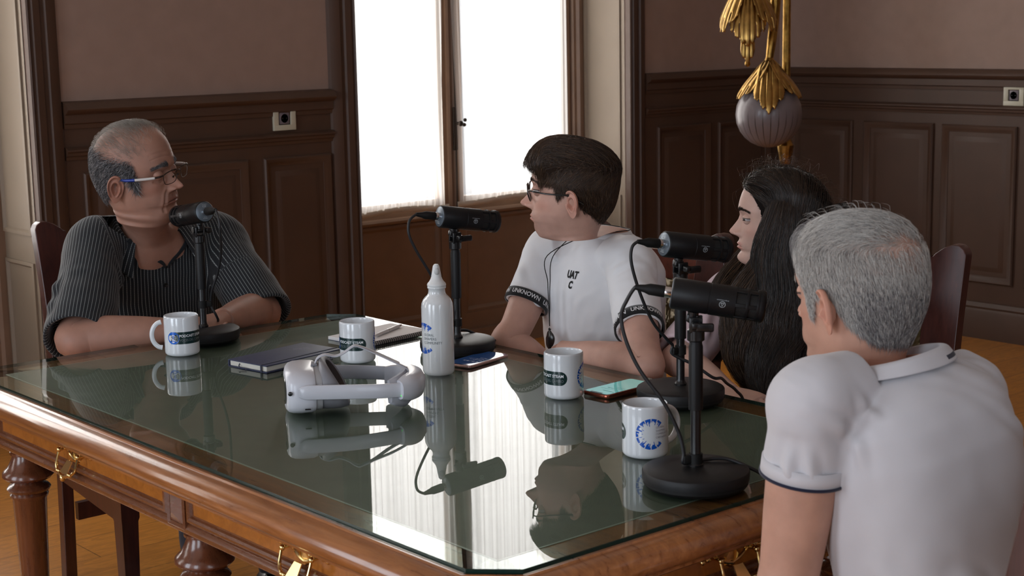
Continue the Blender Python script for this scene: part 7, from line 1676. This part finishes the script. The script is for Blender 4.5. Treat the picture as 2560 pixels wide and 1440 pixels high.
    rows = interp_rows(np.array(rows).reshape(6, -1), 24).reshape(24, n, 3); fc = grid_faces(24, n, False); c = NM(); c.add(rows.reshape(-1, 3), fc); o = c.build('collar', m_sh, root, fix=False); o.data.materials.append(m_pipe)
    mi = np.zeros(len(o.data.polygons), np.int32); rowid = np.array([q[0] // n for q in fc]); colid = np.array([q[0] % n for q in fc]); mi[((rowid == 19) | (rowid == 20)) & (colid < 30)] = 1; o.data.polygons.foreach_set('material_index', mi); so = o.modifiers.new('s', 'SOLIDIFY'); so.thickness = .0025
    legs(root, (1.88, 1.20, .50), (0, 1), knee_d=.40)
    HV, HN = scalp_field(HR); w, tp = om_mask(HV); x, y, z = HV.T; r = np.random.RandomState(14)
    mh = hair_mat('silver_hair', (.38, .36, .34), (.62, .59, .55), .45, (.75, .72, .67), .75); mdk = hair_mat('dark_silver_hair', (.07, .065, .07), (.30, .28, .28), .42, (.5, .48, .47), .8)
    sh_ = Shell(HV, lambda P: .004 + .005 * smooth01((P[:, 2] - .05) / .05) + .006 * smooth01((P[:, 1] - .05) / .03) * smooth01((P[:, 2] - .06) / .03))
    thin = np.exp(-((y + .075) / .045) ** 2 - ((z - .085) / .035) ** 2 - (x / .05) ** 2)
    def fl(P, t): up_ = smooth01((P[:, 2] - .075) / .03); back_ = smooth01((-.03 - P[:, 1]) / .04); return np.stack([-.5 * up_, .9 * up_ - .35 * (1 - up_) , -(1 - up_) - .2], 1)
    def pick(w_, n): return HV[r.choice(len(HV), n, p=w_ / w_.sum())] + r.normal(size=(n, 3)) * .0008
    nape = smooth01((-.03 - y) / .03) * smooth01((.06 - z) / .05)
    P = pick(w * (1 - .85 * thin) * (1 - .6 * nape), 38000); strands('silver_hair', to_world(sh_.march(P, fl, r.uniform(.75, 1.2, len(P)) * (.010 + .014 * smooth01((P[:, 2] - .05) / .05)), 6, r.uniform(.25, 1.1, len(P)), .17, 3), M), .00028, mh, root)
    P = pick(w * (.12 + nape) * (1 - .8 * thin), 13000); strands('dark_nape_hair', to_world(sh_.march(P, fl, r.uniform(.008, .018, len(P)), 5, r.uniform(.2, 1.1, len(P)), .18, 4), M), .00028, mdk, root)
    # longer quiff curling over the forehead
    P = pick(smooth01((y - .045) / .02) * smooth01((z - .085) / .015) * (x < .05), 900)
    strands('front_quiff', to_world(sh_.march(P, lambda P, t: np.stack([-.6 + 0 * P[:, 0], 1 + 0 * P[:, 0], .5 - 2.4 * t + 0 * P[:, 0]], 1), r.uniform(.02, .042, len(P)), 12, r.uniform(.5, 1.4, len(P)), .3, 6, wave=.7), M), .00028, mdk, root)
    P = pick(w * (z > .10) , 60); strands('stray_hair', to_world(sh_.march(P, fl, r.uniform(.015, .03, len(P)), 7, r.uniform(1.2, 2.4, len(P)), .6, 8), M), .00022, mh, root)
    brow_hair(M, root, mh, 200, HRV=HV, HRN=HN)
    return root
grey_man()
